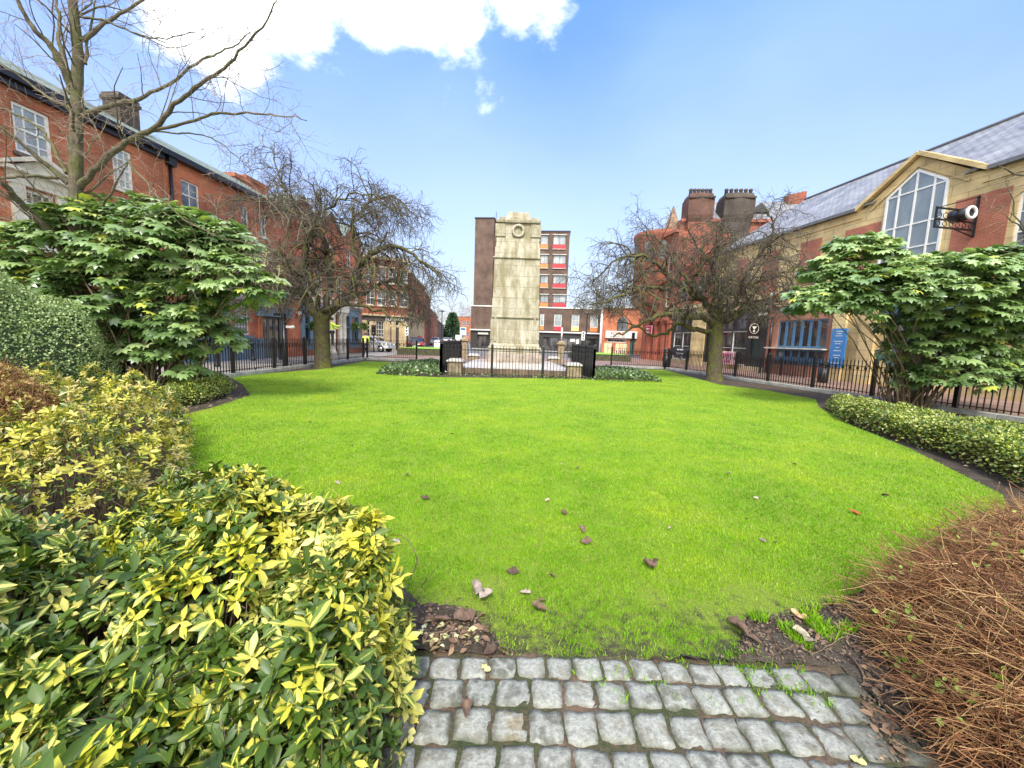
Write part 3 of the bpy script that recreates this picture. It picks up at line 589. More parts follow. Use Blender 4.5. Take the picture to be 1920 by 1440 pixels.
# ---------------- sandstone and brick arcade building
B8=thing('sandstone_arcade','yellow sandstone and brick building with slate roof and tall white gable window on the right','building'); FR.place(B8)
EZR=8.6; uN=16.0   # near end, out of frame
zlow=4.6
q=fr(1455,620,1547,705); bw_=(q[0],q[1],.75,FR.uz(1500,600)[1])
sh=[fr(1262,600,1294,690),fr(1323,600,1335,690),fr(1358,600,1385,690),fr(1386,600,1404,690)]
shp=[]
for x0,x1 in ((1263,1278),(1279,1294),(1345,1372),(1373,1401)): q=fr(x0,620,x1,640); shp.append((q[0],q[1],.35,2.75))
shu=[(a,b,2.85,4.5) for a,b,_,_ in shp]
dk=fr(1406,630,1424,690); dk=(dk[0],dk[1],.02,2.9); dk2=fr(1322,620,1338,690); dk2=(dk2[0],dk2[1],.02,2.7)
lowops=[bw_]+shp+shu+[dk,dk2]
nearops=[(5.2,7.4,.9,3.2),(9.5,12,.9,3.2)]
mb=wall_mb(MB(),uF,uH,0,4.75,shp+shu+[dk,dk2],.25); mb.build('shopfront_wall',M_DARK,B8)
mb=wall_mb(MB(),uH,FR.uz(1560,640)[0],0,FR.uz(1480,556)[1],[bw_],.2,y=-.02); mb.build('brick_bay_wall',M_BRICKR,B8)
u1560=FR.uz(1560,640)[0]
mb=wall_mb(MB(),u1560,uN,0,4.2,nearops,.2); mb.build('ground_floor_wall',M_ASH,B8)
# upper stone wall
gl=FR.uz(1622,391)[0]; gr=FR.uz(1840,325)[0]; ga=FR.uz(1727,292); gm=ga[0]; gz=ga[1]
pw_=FR.rect(1905,350,1990,465); pw_=(pw_[0],pw_[0]+1.8,pw_[2],pw_[3])
mb=wall_mb(MB(),uG,uN,4.2,EZR,[pw_],.2,y=.004); shell(mb,uG,uN,0,EZR,10,y=.03); mb.slab([(gl,EZR),(gr,EZR),(gm,gz)],.004,.5); mb.build('wall',M_ASH,B8)
window(B8,pw_,1,3,mid=True)
# brick panels
bp=fr(1787,378,1894,478); zt_=FR.uz(1787,378)[1]; a=FR.uz(1785,430)[0]; b=FR.uz(1892,400)[0]
s=MB(); s.box(a,b,-.012,.003,4.5,zt_); s.build('brick_panel',M_BRICKG,B8)
q=fr(1582,450,1646,480); s=MB(); s.box(q[0],q[1],-.012,.003,4.5,zt_); s.build('brick_panel',M_BRICKG,B8)
for x0,x1 in ((1500,1538),(1432,1462),(1385,1405)): q=fr(x0,470,x1,490); s=MB(); s.box(q[0],q[1],-.012,.003,4.8,zt_); s.build('brick_panel',M_BRICKG,B8)
mb=wall_mb(MB(),uF+.3,uG-.01,4.8,8.4,[(uF+1.2,uF+2.1,5.6,7.2),(uG-2.2,uG-1.3,5.6,7.2)],.2,y=.01); mb.build('link_wall',M_BRICKV,B8)
for a_ in (uF+1.2,uG-2.2): window(B8,(a_,a_+.9,5.6,7.2),1,2,y=.1)
# string courses
s=MB(); 
for z in (zt_+.02,): s.box(uG,gl-.1,-.05,.002,z+.38,z+.44); s.box(gr+.1,uN,-.05,.002,z+.38,z+.44)
s.box(uG,uN,-.09,.002,4.2,4.42); s.build('string_course',M_ASH,B8)
s=MB(); s.box(uG,gl-.3,-.25,.003,EZR-.05,EZR+.1); s.box(gr+.3,uN,-.25,.003,EZR-.05,EZR+.1); s.build('gutter',M_LEAD,B8)
def thick_line(mb,a,b,w,y0,y1):
    d=Vector((b[0]-a[0],b[1]-a[1])).normalized(); n=Vector((-d.y,d.x))*w/2
    q=[(a[0]-n.x,a[1]-n.y),(b[0]-n.x,b[1]-n.y),(b[0]+n.x,b[1]+n.y),(a[0]+n.x,a[1]+n.y)]
    ar=sum(q[i][0]*q[(i+1)%4][1]-q[(i+1)%4][0]*q[i][1] for i in range(4)); mb.slab(q if ar>0 else q[::-1],y0,y1)
s=MB(); thick_line(s,(gl-.35,EZR),(gm,gz+.12),.16,-.22,.5); thick_line(s,(gr+.35,EZR),(gm,gz+.12),.16,-.215,.505); thick_line(s,(gl+.3,EZR-.2),(gm,gz-.42),.06,-.06,.01); thick_line(s,(gr-.3,EZR-.2),(gm,gz-.42),.06,-.062,.012); s.build('gable_coping',M_ASH,B8)
# gable window
A=[FR.uz(1727,318),FR.uz(1780,338),FR.uz(1757,488),FR.uz(1650,505),FR.uz(1663,373)]
ul=min(FR.uz(1656,440)[0],A[4][0]); ur=FR.uz(1768,410)[0]; zl=A[3][1]; ul=FR.uz(1658,430)[0]
zsL=A[4][1]; zsR=A[1][1]; zs_=(zsL+zsR)/2; um=FR.uz(1724,318)[0]; zap=A[0][1]
poly=[(ul,4.45),(ur,4.45),(ur,zs_),(um,zap),(ul,zs_)]
s=MB(); s.slab(poly,-.02,.02); gw=s.build('gable_window',M_GLASSG,B8)
s=MB(); 
for i in range(5): thick_line(s,poly[i],poly[(i+1)%5],.09,-.06-.001*i,.01)
W_=ur-ul
def topz(u): return zs_+(zap-zs_)*(1-abs(u-um)/((um-ul) if u<um else (ur-um)))
for t in (.21,.5,.8):
    u=ul+W_*t; thick_line(s,(u,4.45),(u,topz(u)),.07,-.055,.01)
for t in (.26,.42,.66,.995):
    z=4.45+(zs_-4.45)*t; s.box(ul,ur,-.05,.01,z-.03,z+.03)
s.build('glazing_bars',M_WHITE,gw)
# roofs
rz=10.2+1.0
def ridge_z(): return FR.uz(1727,290,4.5)[1]
rz=FR.uz(1850,241,4.5)[1]
u_r0=uG-2; s=MB(); sl=(rz-EZR-.08)/4.7; zc_=EZR+.08+sl*.75
s.add([(uG,-.2,EZR+.08),(gl+.5,-.2,EZR+.08),(gl+.5,4.5,rz),(uG+2.5,4.5,rz),(uN,9.5,EZR),(uG,9.5,EZR),(gr-.5,-.2,EZR+.08),(uN,-.2,EZR+.08),(uN,4.5,rz),(gr-.5,4.5,rz),(gl+.5,.55,zc_),(gr-.5,.55,zc_)],[(0,1,10,2,3),(6,7,8,9,11),(10,11,9,2),(3,8,4,5),(0,3,5)]); s.build('roof',M_SLATE,B8)
s=MB(); s.add([(gl-.3,-.1,EZR+.05),(gm,-.1,gz+.16),(gr+.3,-.1,EZR+.05),(gm,(gz-EZR)/(rz-EZR)*4.7,gz+.16)],[(0,1,3),(1,2,3)]); s.build('gable_roof',M_SLATE,B8)
s=MB(); s.tube([(uG+2.5,4.5,rz+.03),(uN,4.5,rz+.03)],.09,6); s.build('ridge',M_LEAD,B8)
# blue folding windows in the brick bay
n=6; W_=bw_[1]-bw_[0]; zm=FR.uz(1500,654)[1]; zd=FR.uz(1500,672)[1]
for i in range(n):
    a=bw_[0]+W_*i/n; b=a+W_/n
    window(B8,(a,b,1.05,zm-.05),1,1,fm=M_BLUEL,gm=M_SHOP,fw=.08,bw=.05,y=.05); window(B8,(a,b,zm+.05,bw_[3]),1,1,fm=M_BLUEL,gm=M_SHOP,fw=.08,bw=.05,y=.05)
s=MB(); s.box(bw_[0],bw_[1],-.03,.12,.72,1.05)
for i in range(14): u=bw_[0]+W_*(i+.2)/14; s.box(u,u+W_/28,-.05,-.02,.76,1.0)
s.build('window_apron',M_BLUEL,B8)
s=MB(); s.box(bw_[0]-.5,bw_[1]+.2,-.45,-.0,zm-.03,zm+.04); s.build('window_shelf',M_CREAM,B8)
# arched parapet top of the brick bay
a=uH; b=u1560; hb=FR.uz(1480,556)[1]; s=MB(); s.slab([(a,hb-.01),(b,hb-.01)]+[(b+(a-b)*t/10,hb+.45*math.sin(math.pi*t/10)+.12) for t in range(11)],-.02,.003); s.build('bay_parapet',M_BRICKR,B8)
# shopfront details
for o in shp: window(B8,o,1,2,fm=M_WHITE,gm=M_SHOP,fw=.07,y=.1,name='shop_window')
for o in shu: window(B8,o,2,1,fm=M_DARK,gm=M_GLASS,y=.1)
s=MB(); s.box(dk[0],dk[1],.1,.15,.02,dk[3]); s.box(dk[0]+.1,dk[1]-.1,.08,.1,.3,1.2); s.build('door',plain('dark_green_door',(.02,.035,.028),.4),B8)
s=MB(); s.box(dk2[0],dk2[1],.1,.15,.02,dk2[3]); s.build('door',M_BLACK,B8)
q=fr(1297,600,1321,690); s=MB(); s.box(q[0],q[1],-.12,.1,0,4.75); s.build('stone_pier',M_ASH,B8)
s=MB(); s.box(uF,uH,-.05,.1,0,.34); s.box(uF,uH,-.3,-.003,4.75,5.0); s.build('plinth_and_cornice',M_BANK,B8)
u=FR.uz(1447,640)[0]; s=MB(); s.tube([(u,-.12,3.6),(u,-.12,.1)],.06,6); s.build('downpipe',M_BLACK,B8)
u=FR.uz(1595,650)[0]; u2=FR.uz(1640,650)[0]
for x in (1560,1612): u=FR.uz(x,650)[0]; s=MB(); s.box(u,u+.7,-.15,-.003,0,4.2); s.build('stone_pier',M_ASH,B8)
for o in nearops: window(B8,o,4,2,fm=M_BLUEL,gm=M_SHOP,fw=.1)
s=MB(); s.box(4.0,13,-.06,-.003,3.3,3.9); s.build('blue_fascia',M_BLUEL,B8)
# low brick parapet pieces and pale lamps on the wall
# ---------------- things fixed to the right facade
q=fr(1564,616,1592,684); bo=thing('notice_board','tall blue notice board with white lines on the stone pier by the blue window','notice board'); FR.place(bo)
q=(q[0],q[1],.75,2.75)
s=MB(); s.box(q[0],q[1],-.24,-.16,q[2],q[3]); s.build('board',plain('sign_blue',(.06,.22,.50),.4,var=.05),bo)
for i,(z,wd) in enumerate(((.92,.5),(.86,.35),(.8,.45),(.66,.6),(.6,.4),(.5,.25),(.42,.5),(.3,.45),(.24,.3),(.1,.6))):
    m=(q[0]+q[1])/2; h=(q[3]-q[2]); s=MB(); s.box(m-(q[1]-q[0])*wd*.5,m+(q[1]-q[0])*wd*.5,-.245,-.24,q[2]+h*z,q[2]+h*z+.035); s.build('printed_line',M_WHITE,bo)

# ornate bracket with round telescope-like clock
ck=thing('bracket_clock','round white rimmed lamp on ornate black iron bracket against the brick panel','bracket sign'); FR.place(ck)
u=FR.uz(1833,400)[0]; z0=FR.uz(1828,444)[1]; z1=FR.uz(1838,372)[1]; s=MB(); Lb=1.9
Z=lambda y:FR.uz(1830,y)[1]
s.box(u-.03,u+.03,-.08,-.01,z0,z1+.1); zl_=Z(432); zm_=Z(418); zu_=Z(398)
for z in (zl_,zm_,zu_): s.box(u-.025,u+.025,-Lb,-.05,z-.03,z+.03)
s.tube([(u,-.06,z1+.05),(u,-Lb,zu_)],.02,5); s.tube([(u,-.06,z0),(u,-Lb*.55,zl_)],.025,5); s.box(u-.025,u+.025,-Lb-.03,-Lb+.03,zl_,zu_+.05)
s.build('bracket',M_BLACK,ck)
s=MB()
for k in range(6):
    y=-.25-k*.3
    for zc,rr in (((zl_+zm_)/2,.09),): s.tube([(u,y+rr*math.cos(t*math.pi/5),zc+rr*math.sin(t*math.pi/5)) for t in range(11)],.014,4)
for k in range(2): s.tube([(u,-1.75+k*.3+.11*math.cos(t*math.pi/5),zm_+.16+.11*math.sin(t*math.pi/5)) for t in range(11)],.014,4)
s.build('scrolls',M_BLACK,ck)
s=MB(); cz=(zm_+zu_)/2+.03; s.tube([(u-.28,-.75,cz),(u+.28,-.75,cz)],[.24,.24],20,True); s.build('drum',M_BLACK,ck)
# ring faces the viewer side (+u end)
s=MB(); s.tube([(u+.3,-.75+.2*math.cos(t*math.pi/12),cz+.2*math.sin(t*math.pi/12)) for t in range(25)],.055,8); s.build('rim',M_WHITE,ck)
# hanging pub sign with emblem
hs=thing('hanging_sign','dark square hanging sign with round pale emblem beside the brick bay','hanging sign'); FR.place(hs)
q=FR.uz(1428,615); u=FR.uz(1434,620)[0]-.3; zc=2.75; s=MB(); s.box(u-.03,u+.03,-1.0,-.1,2.15,3.35); s.build('sign_board',plain('sign_black',(.02,.012,.012),.4),hs)
s=MB(); s.box(u-.02,u+.02,-1.25,-.01,3.4,3.46); s.build('bracket',M_BLACK,hs)
s=MB(); s.tube([(u+.035,-.55+.32*math.cos(t*math.pi/14),zc+.1+.32*math.sin(t*math.pi/14)) for t in range(29)],.018,5)
s.add([(u+.04,-.37,zc+.25),(u+.04,-.73,zc+.25),(u+.04,-.55,zc+.02)],[(0,1,2)]); s.box(u+.03,u+.045,-.62,-.48,zc-.12,zc); s.build('emblem',M_CREAM,hs)
text('CATON',.2,M_CREAM,hs,(u+.036,-.55,2.22),(R(90),0,R(90)),align='CENTER')
# banners
def banner(name,label,x0,y0,x1,y1,col,lines,tm):
    q=fr(x0,y0,x1,y1); t=thing(name,label,'banner'); FR.place(t); z1=q[3]; z0=q[2]
    s=MB(); n=10
    vs=[];
    for i in range(n+1):
        for z in (z0,z1): vs.append((q[0]+(q[1]-q[0])*i/n,-.42+.03*math.sin(i*1.7),z+.02*math.sin(i*2.1)))
    s.add(vs,[(2*i,2*i+2,2*i+3,2*i+1) for i in range(n)]); o=s.build('cloth',col,t); so=o.modifiers.new('t','SOLIDIFY'); so.thickness=.02; so.offset=1
    h=(z1-z0)/len(lines)
    for i,tx in enumerate(lines): text(tx,h*.55,tm,t,((q[0]+q[1])/2,-.47,z1-h*(i+.72)),(R(90),0,0),align='CENTER')
    return t
banner('cloth_banner','pale pink banner with magenta lettering tied behind the right railings',1354,659,1393,683,plain('banner_pink',(.66,.40,.38),.6),['BRUNCH','BURGER'],plain('magenta_ink',(.35,.02,.16),.5))
banner('cloth_banner','black banner with white lettering below the pub window',1269,652,1301,667,plain('banner_black',(.03,.03,.035),.6,var=.4,scale=3),['LIVE MUSIC','EVERY NIGHT'],M_WHITE)
# small wall lamps
def wlamp(fr_,x,y,label):
    u,z=fr_.uz(x,y); t=thing('wall_lamp',label,'wall lamp',group='white lamps and cameras on the walls'); fr_.place(t)
    s=MB(); s.box(u-.05,u+.05,-.18,-.02,z-.03,z+.03); s.build('arm',M_WHITE,t); s=MB(); s.ball((u,-.24,z-.02),.13,10,6); s.build('lamp_head',M_WHITE,t)
wlamp(FR,1441,588,'white round lamp above the hanging sign'); wlamp(FR,1431,589,'small white camera beside the round lamp'); wlamp(FR,1454,551,'white floodlight high on the orange brick bay'); wlamp(FL,555,587,'white lamp high on the brick pier near the tall black post')
# vintage litter: alarm box
# ================================================================ GROUND
def sheet(name,poly,z,mat,th=None):
    mb=MB()
    if th: mb.prism(poly,z-th,z)
    else: mb.add([(x,y,z) for x,y in poly],[tuple(range(len(poly)))])
    o=mb.build(name,mat); tag(o,kind='structure'); return o
def mat_soil():
    m,n,p=newmat('wet_soil'); c=coord(n); a=tnoise(n,3,8,c,.7); b=tnoise(n,60,4,c,.7)
    k=ramp(n,a.outputs[0],[(.3,(.035,.025,.016)),(.5,(.075,.055,.036)),(.72,(.15,.12,.085))])
    lk(n,mixc(n,.6,k,ramp(n,b.outputs[0],[(.3,(.5,.5,.5)),(.7,(1.5,1.45,1.4))]),'MULTIPLY'),p.inputs['Base Color']); p.inputs['Roughness'].default_value=.75
    bump(n,p,b.outputs[0],1.0,.04); return m
M_SOIL=mat_soil()
def mat_paving(name,c1,c2,mo,bw,rh,wet=.35):
    m=bricky(name,c1,c2,mo,bw,rh,.008,rough=.5,stain=(.16,.15,.14),stain_amt=.3,bmp=.3); return m
M_PAVEL=mat_paving('pale_flagstones',(.36,.34,.32),(.30,.285,.27),(.17,.16,.15),.9,.6)
M_PAVER=mat_paving('red_block_paving',(.30,.19,.145),(.25,.16,.125),(.15,.11,.09),.2,.1)
M_ROAD=plain('asphalt',(.16,.16,.17),.35,var=.2,scale=1.2,bmp=.1)
M_KERB=plain('kerb_stone',(.34,.34,.31),.7,var=.25,scale=3,bmp=.2)
sheet('ground',[(-400,-60),(400,-60),(400,700),(-400,700)],0,M_SOIL)
sheet('pavement_left',[(-9.55,-5),(-9.55,24.2),(-9.4,33),(-14,46),(-25,46),(-25,-5)],.05,M_PAVEL)
sheet('pavement_right',[(10.35,24.6),(12.9,9.4),(14.5,-5),(26,-5),(22,42),(10.5,42),(9.5,33)],.05,M_PAVER)
sheet('road',[(-13.9,46.003),(-9.3,33.2),(9.4,33.2),(10.4,42.1),(40,45),(40,52),(0,53.5),(-5.5,53),(-30,250),(-60,250),(-17,54),(-60,52),(-60,46.003)],.02,M_ROAD)
sheet('pavement_back',[(-9.3,24.7),(10.3,25.8),(9.4,33.1),(-9.3,33.1)],.06,M_PAVER)
sheet('pavement_far',[(-6,52.9),(0,53.4),(30,52.1),(30,62),(-6.5,62)],.1,M_PAVEL)
# lawn -----------------------------------------------------------
LAWN_PX=[(430,707),(500,701),(600,693),(683,678),(735,679),(730,690),(703,702),(822,708),(1110,711),(1237,715),(1190,700),(1150,692),(1246,694),(1350,722),(1440,733),(1530,750),(1535,764),(1600,800),(1700,840),(1800,890),(1880,930),(1890,960),(1800,1010),(1700,1060),(1600,1120),(1480,1160),(1400,1160),(1380,1240),(1200,1246),(950,1238),(925,1200),(880,1150),(790,1140),(700,1060),(560,950),(430,900),(320,870),(310,840),(340,780),(400,765),(470,742),(455,722)]
LAWN=[G(x,y) for x,y in LAWN_PX]
def pip(px,py,poly):
    poly=np.array(poly); n=len(poly); ins=np.zeros(len(px),bool); j=n-1
    for i in range(n):
        xi,yi=poly[i]; xj,yj=poly[j]
        c=((yi>py)!=(yj>py))&(px<(xj-xi)*(py-yi)/(yj-yi+1e-12)+xi); ins^=c; j=i
    return ins
def dist_poly(px,py,poly):
    poly=np.array(poly); d=np.full(len(px),1e9); n=len(poly)
    for i in range(n):
        a=poly[i]; b=poly[(i+1)%n]; ab=b-a; t=np.clip(((px-a[0])*ab[0]+(py-a[1])*ab[1])/(ab@ab+1e-12),0,1)
        d=np.minimum(d,np.hypot(px-a[0]-t*ab[0],py-a[1]-t*ab[1]))
    return d
def vnoise(x,y,s,seed=0):
    """cheap smooth value noise on a hashed lattice"""
    x=np.asarray(x)/s; y=np.asarray(y)/s; xi=np.floor(x).astype(int); yi=np.floor(y).astype(int); fx=x-xi; fy=y-yi; fx=fx*fx*(3-2*fx); fy=fy*fy*(3-2*fy)
    def h(a,b): v=np.sin((a*127.1+b*311.7+seed*74.7))*43758.5453; return v-np.floor(v)
    return (h(xi,yi)*(1-fx)+h(xi+1,yi)*fx)*(1-fy)+(h(xi,yi+1)*(1-fx)+h(xi+1,yi+1)*fx)*fy
def mat_turf():
    m,n,p=newmat('turf_soil'); c=coord(n); a=tnoise(n,150,5,c,.75); b=tnoise(n,12,5,c,.7); k=ramp(n,a.outputs[0],[(.38,(.10,.17,.012)),(.5,(.23,.34,.018)),(.62,(.38,.45,.03))])
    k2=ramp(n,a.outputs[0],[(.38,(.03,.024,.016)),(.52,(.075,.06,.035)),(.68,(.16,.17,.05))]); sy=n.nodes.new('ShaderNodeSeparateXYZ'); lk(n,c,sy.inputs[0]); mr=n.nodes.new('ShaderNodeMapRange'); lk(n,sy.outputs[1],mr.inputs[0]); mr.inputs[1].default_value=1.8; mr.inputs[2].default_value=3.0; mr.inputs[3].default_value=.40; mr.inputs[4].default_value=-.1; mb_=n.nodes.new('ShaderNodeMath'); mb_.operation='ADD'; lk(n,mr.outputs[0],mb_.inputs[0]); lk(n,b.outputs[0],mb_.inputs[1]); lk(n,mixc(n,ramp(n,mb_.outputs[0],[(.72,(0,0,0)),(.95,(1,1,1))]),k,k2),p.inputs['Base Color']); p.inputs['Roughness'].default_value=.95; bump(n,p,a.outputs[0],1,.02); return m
M_TURF=mat_turf()
sheet('lawn_soil',LAWN,.012,M_TURF)
def mat_leafy(name,fn,rough=.4,trans=.25,spec=.5,sub=True):
    m,n,p=newmat(name); a=n.nodes.new('ShaderNodeAttribute'); a.attribute_name='leaf'
    s=n.nodes.new('ShaderNodeSeparateXYZ'); n.links.new(a.outputs['Vector'],s.inputs[0])
    c=fn(n,s.outputs[0],s.outputs[1],s.outputs[2]); lk(n,c,p.inputs['Base Color']); p.inputs['Roughness'].default_value=rough; p.inputs['Specular IOR Level'].default_value=spec
    if trans:
        t=n.nodes.new('ShaderNodeBsdfTranslucent'); mx=n.nodes.new('ShaderNodeMixShader'); mx.inputs[0].default_value=trans
        lk(n,mixc(n,1.0,c,(1.2,1.35,.5),'MULTIPLY'),t.inputs[0]); lk(n,p.outputs[0],mx.inputs[1]); lk(n,t.outputs[0],mx.inputs[2]); lk(n,mx.outputs[0],n.nodes['Material Output'].inputs[0])
    return m
def grass_fn(n,x,y,r):
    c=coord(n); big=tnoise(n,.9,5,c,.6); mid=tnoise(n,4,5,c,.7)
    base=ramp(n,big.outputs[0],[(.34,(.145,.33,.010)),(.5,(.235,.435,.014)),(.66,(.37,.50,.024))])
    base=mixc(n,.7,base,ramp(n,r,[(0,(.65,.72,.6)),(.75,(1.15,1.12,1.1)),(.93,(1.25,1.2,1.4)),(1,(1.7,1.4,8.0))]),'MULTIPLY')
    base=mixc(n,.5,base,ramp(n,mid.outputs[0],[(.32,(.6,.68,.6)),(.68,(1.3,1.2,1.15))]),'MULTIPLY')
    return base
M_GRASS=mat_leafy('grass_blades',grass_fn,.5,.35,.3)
def grass(name,poly,n,dmin,z=.012,hgt=.035,wid=.0035,thin=None,label='short bright green lawn grass',seed=1,ref=(0,0)):
    g=np.random.default_rng(seed); P=np.array(poly); lo=P.min(0); hi=P.max(0); X=[];Y=[];tot=0
    while tot<n:
        k=n*6; x=g.uniform(lo[0],hi[0],k); y=g.uniform(lo[1],hi[1],k); d=np.hypot(x-ref[0],y-ref[1]); pr=np.minimum(1,(dmin/d)**1.8)
        ok=g.random(k)<pr; x=x[ok];y=y[ok]; ok=pip(x,y,poly); x=x[ok];y=y[ok]
        if thin is not None: ok=g.random(len(x))<thin(x,y); x=x[ok];y=y[ok]
        X.append(x);Y.append(y);tot+=len(x)
    x=np.concatenate(X)[:n]; y=np.concatenate(Y)[:n]; d=np.hypot(x-ref[0],y-ref[1]); sc_=np.clip((d/dmin)**.62,1,8)
    h=hgt*g.uniform(.5,1.25,n)*np.clip(sc_,1,1.35); wd=wid*g.uniform(.7,1.3,n)*sc_
    a=g.uniform(0,2*np.pi,n); b=g.uniform(0,2*np.pi,n); ln=g.uniform(.2,1.0,n)*h
    dx=np.cos(a)*wd; dy=np.sin(a)*wd; lx=np.cos(b)*ln; ly=np.sin(b)*ln; zz=np.full(n,z)
    V=np.stack([np.stack([x-dx,y-dy,zz],1),np.stack([x+dx,y+dy,zz],1),np.stack([x+dx*.6+lx*.4,y+dy*.6+ly*.4,zz+h*.6],1),np.stack([x-dx*.6+lx*.4,y-dy*.6+ly*.4,zz+h*.6],1),np.stack([x+lx,y+ly,zz+h],1)],1)
    r=g.random(n); A=np.zeros((n,5,3)); A[:,:,2]=r[:,None]; A[:,:,1]=(0,0,.6,.6,1)
    base=(np.arange(n)*5)[:,None]; F=np.concatenate([base+np.array([0,1,2]),base+np.array([0,2,3]),base+np.array([3,2,4])])
    o=mesh_np(name,V.reshape(-1,3),F,M_GRASS,None,A.reshape(-1,3),smooth=False); return tag(o,label,'grass',kind='stuff')
bare=[(G(850,1170),.28),(G(1000,1215),.14),(G(1440,1190),.3),(G(1420,1130),.22),(G(1310,1150),.13),(G(1560,1150),.25),(G(930,1100),.1),(G(1230,1130),.10),(G(1150,1215),.1)]
def thin(x,y):
    t=np.ones(len(x))
    for (bx,by),r in bare: t*=np.clip((np.hypot(x-bx,y-by)/r-.45)/.9,.16,1)
    t*=.45+.75*vnoise(x,y,.09,3); front=np.clip((y-1.75)/.9,.0,1); return np.clip(t*(.72+.28*front),0,1)
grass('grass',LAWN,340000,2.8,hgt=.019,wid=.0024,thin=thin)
# cobbled path -----------------------------------------------------
def mat_sett():
    m,n,p=newmat('granite_setts'); c=coord(n); a=n.nodes.new('ShaderNodeAttribute'); a.attribute_name='leaf'; s=n.nodes.new('ShaderNodeSeparateXYZ'); n.links.new(a.outputs['Vector'],s.inputs[0])
    base=ramp(n,s.outputs[2],[(0,(.13,.13,.11)),(.3,(.22,.215,.18)),(.6,(.31,.298,.25)),(.85,(.25,.245,.21)),(.95,(.17,.17,.15)),(1,(.34,.29,.19))])
    v=n.nodes.new('ShaderNodeTexVoronoi'); v.inputs['Scale'].default_value=16; d=tnoise(n,9,4,c); vv=n.nodes.new('ShaderNodeVectorMath'); vv.operation='ADD'
    sc_=n.nodes.new('ShaderNodeVectorMath'); sc_.operation='SCALE'; sc_.inputs[3].default_value=.12; lk(n,d.outputs[1],sc_.inputs[0]); lk(n,c,vv.inputs[0]); lk(n,sc_.outputs[0],vv.inputs[1]); lk(n,vv.outputs[0],v.inputs['Vector'])
    col=mixc(n,ramp(n,v.outputs['Distance'],[(.30,(0,0,0)),(.55,(.8,)*3)]),base,(.36,.365,.33))
    f=tnoise(n,60,6,c,.75); col=mixc(n,.9,col,ramp(n,f.outputs[0],[(.3,(.5,.5,.5)),(.7,(1.45,1.45,1.4))]),'MULTIPLY')
    edge=ramp(n,s.outputs[0],[(.55,(0,0,0)),(1,(.8,)*3)]); g=tnoise(n,7,4,c); 
    mo=n.nodes.new('ShaderNodeMath'); mo.operation='MULTIPLY'; lk(n,edge,mo.inputs[0]); lk(n,ramp(n,g.outputs[0],[(.45,(.1,)*3),(.62,(1,1,1))]),mo.inputs[1])
    col=mixc(n,mo.outputs[0],col,(.07,.075,.04))
    g2=tnoise(n,2.2,4,c); ed=n.nodes.new('ShaderNodeMath'); ed.operation='MULTIPLY'; lk(n,s.outputs[1],ed.inputs[0]); lk(n,ramp(n,g2.outputs[0],[(.3,(.3,)*3),(.6,(1,1,1))]),ed.inputs[1]); col=mixc(n,ed.outputs[0],col,(.055,.055,.035))
    lk(n,col,p.inputs['Base Color']); p.inputs['Roughness'].default_value=.6; p.inputs['Specular IOR Level'].default_value=.35; bump(n,p,f.outputs[0],.9,.012); return m
def mat_joint():
    m,n,p=newmat('mossy_joints'); c=coord(n); a=tnoise(n,5,5,c,.65); b=tnoise(n,70,4,c,.7)
    k=ramp(n,a.outputs[0],[(.36,(.15,.095,.06)),(.47,(.09,.065,.04)),(.56,(.05,.06,.02)),(.7,(.035,.05,.015))])
    lk(n,mixc(n,.8,k,ramp(n,b.outputs[0],[(.3,(.5,.5,.5)),(.7,(1.5,1.5,1.4))]),'MULTIPLY'),p.inputs['Base Color']); p.inputs['Roughness'].default_value=.95; bump(n,p,b.outputs[0],1,.015); return m
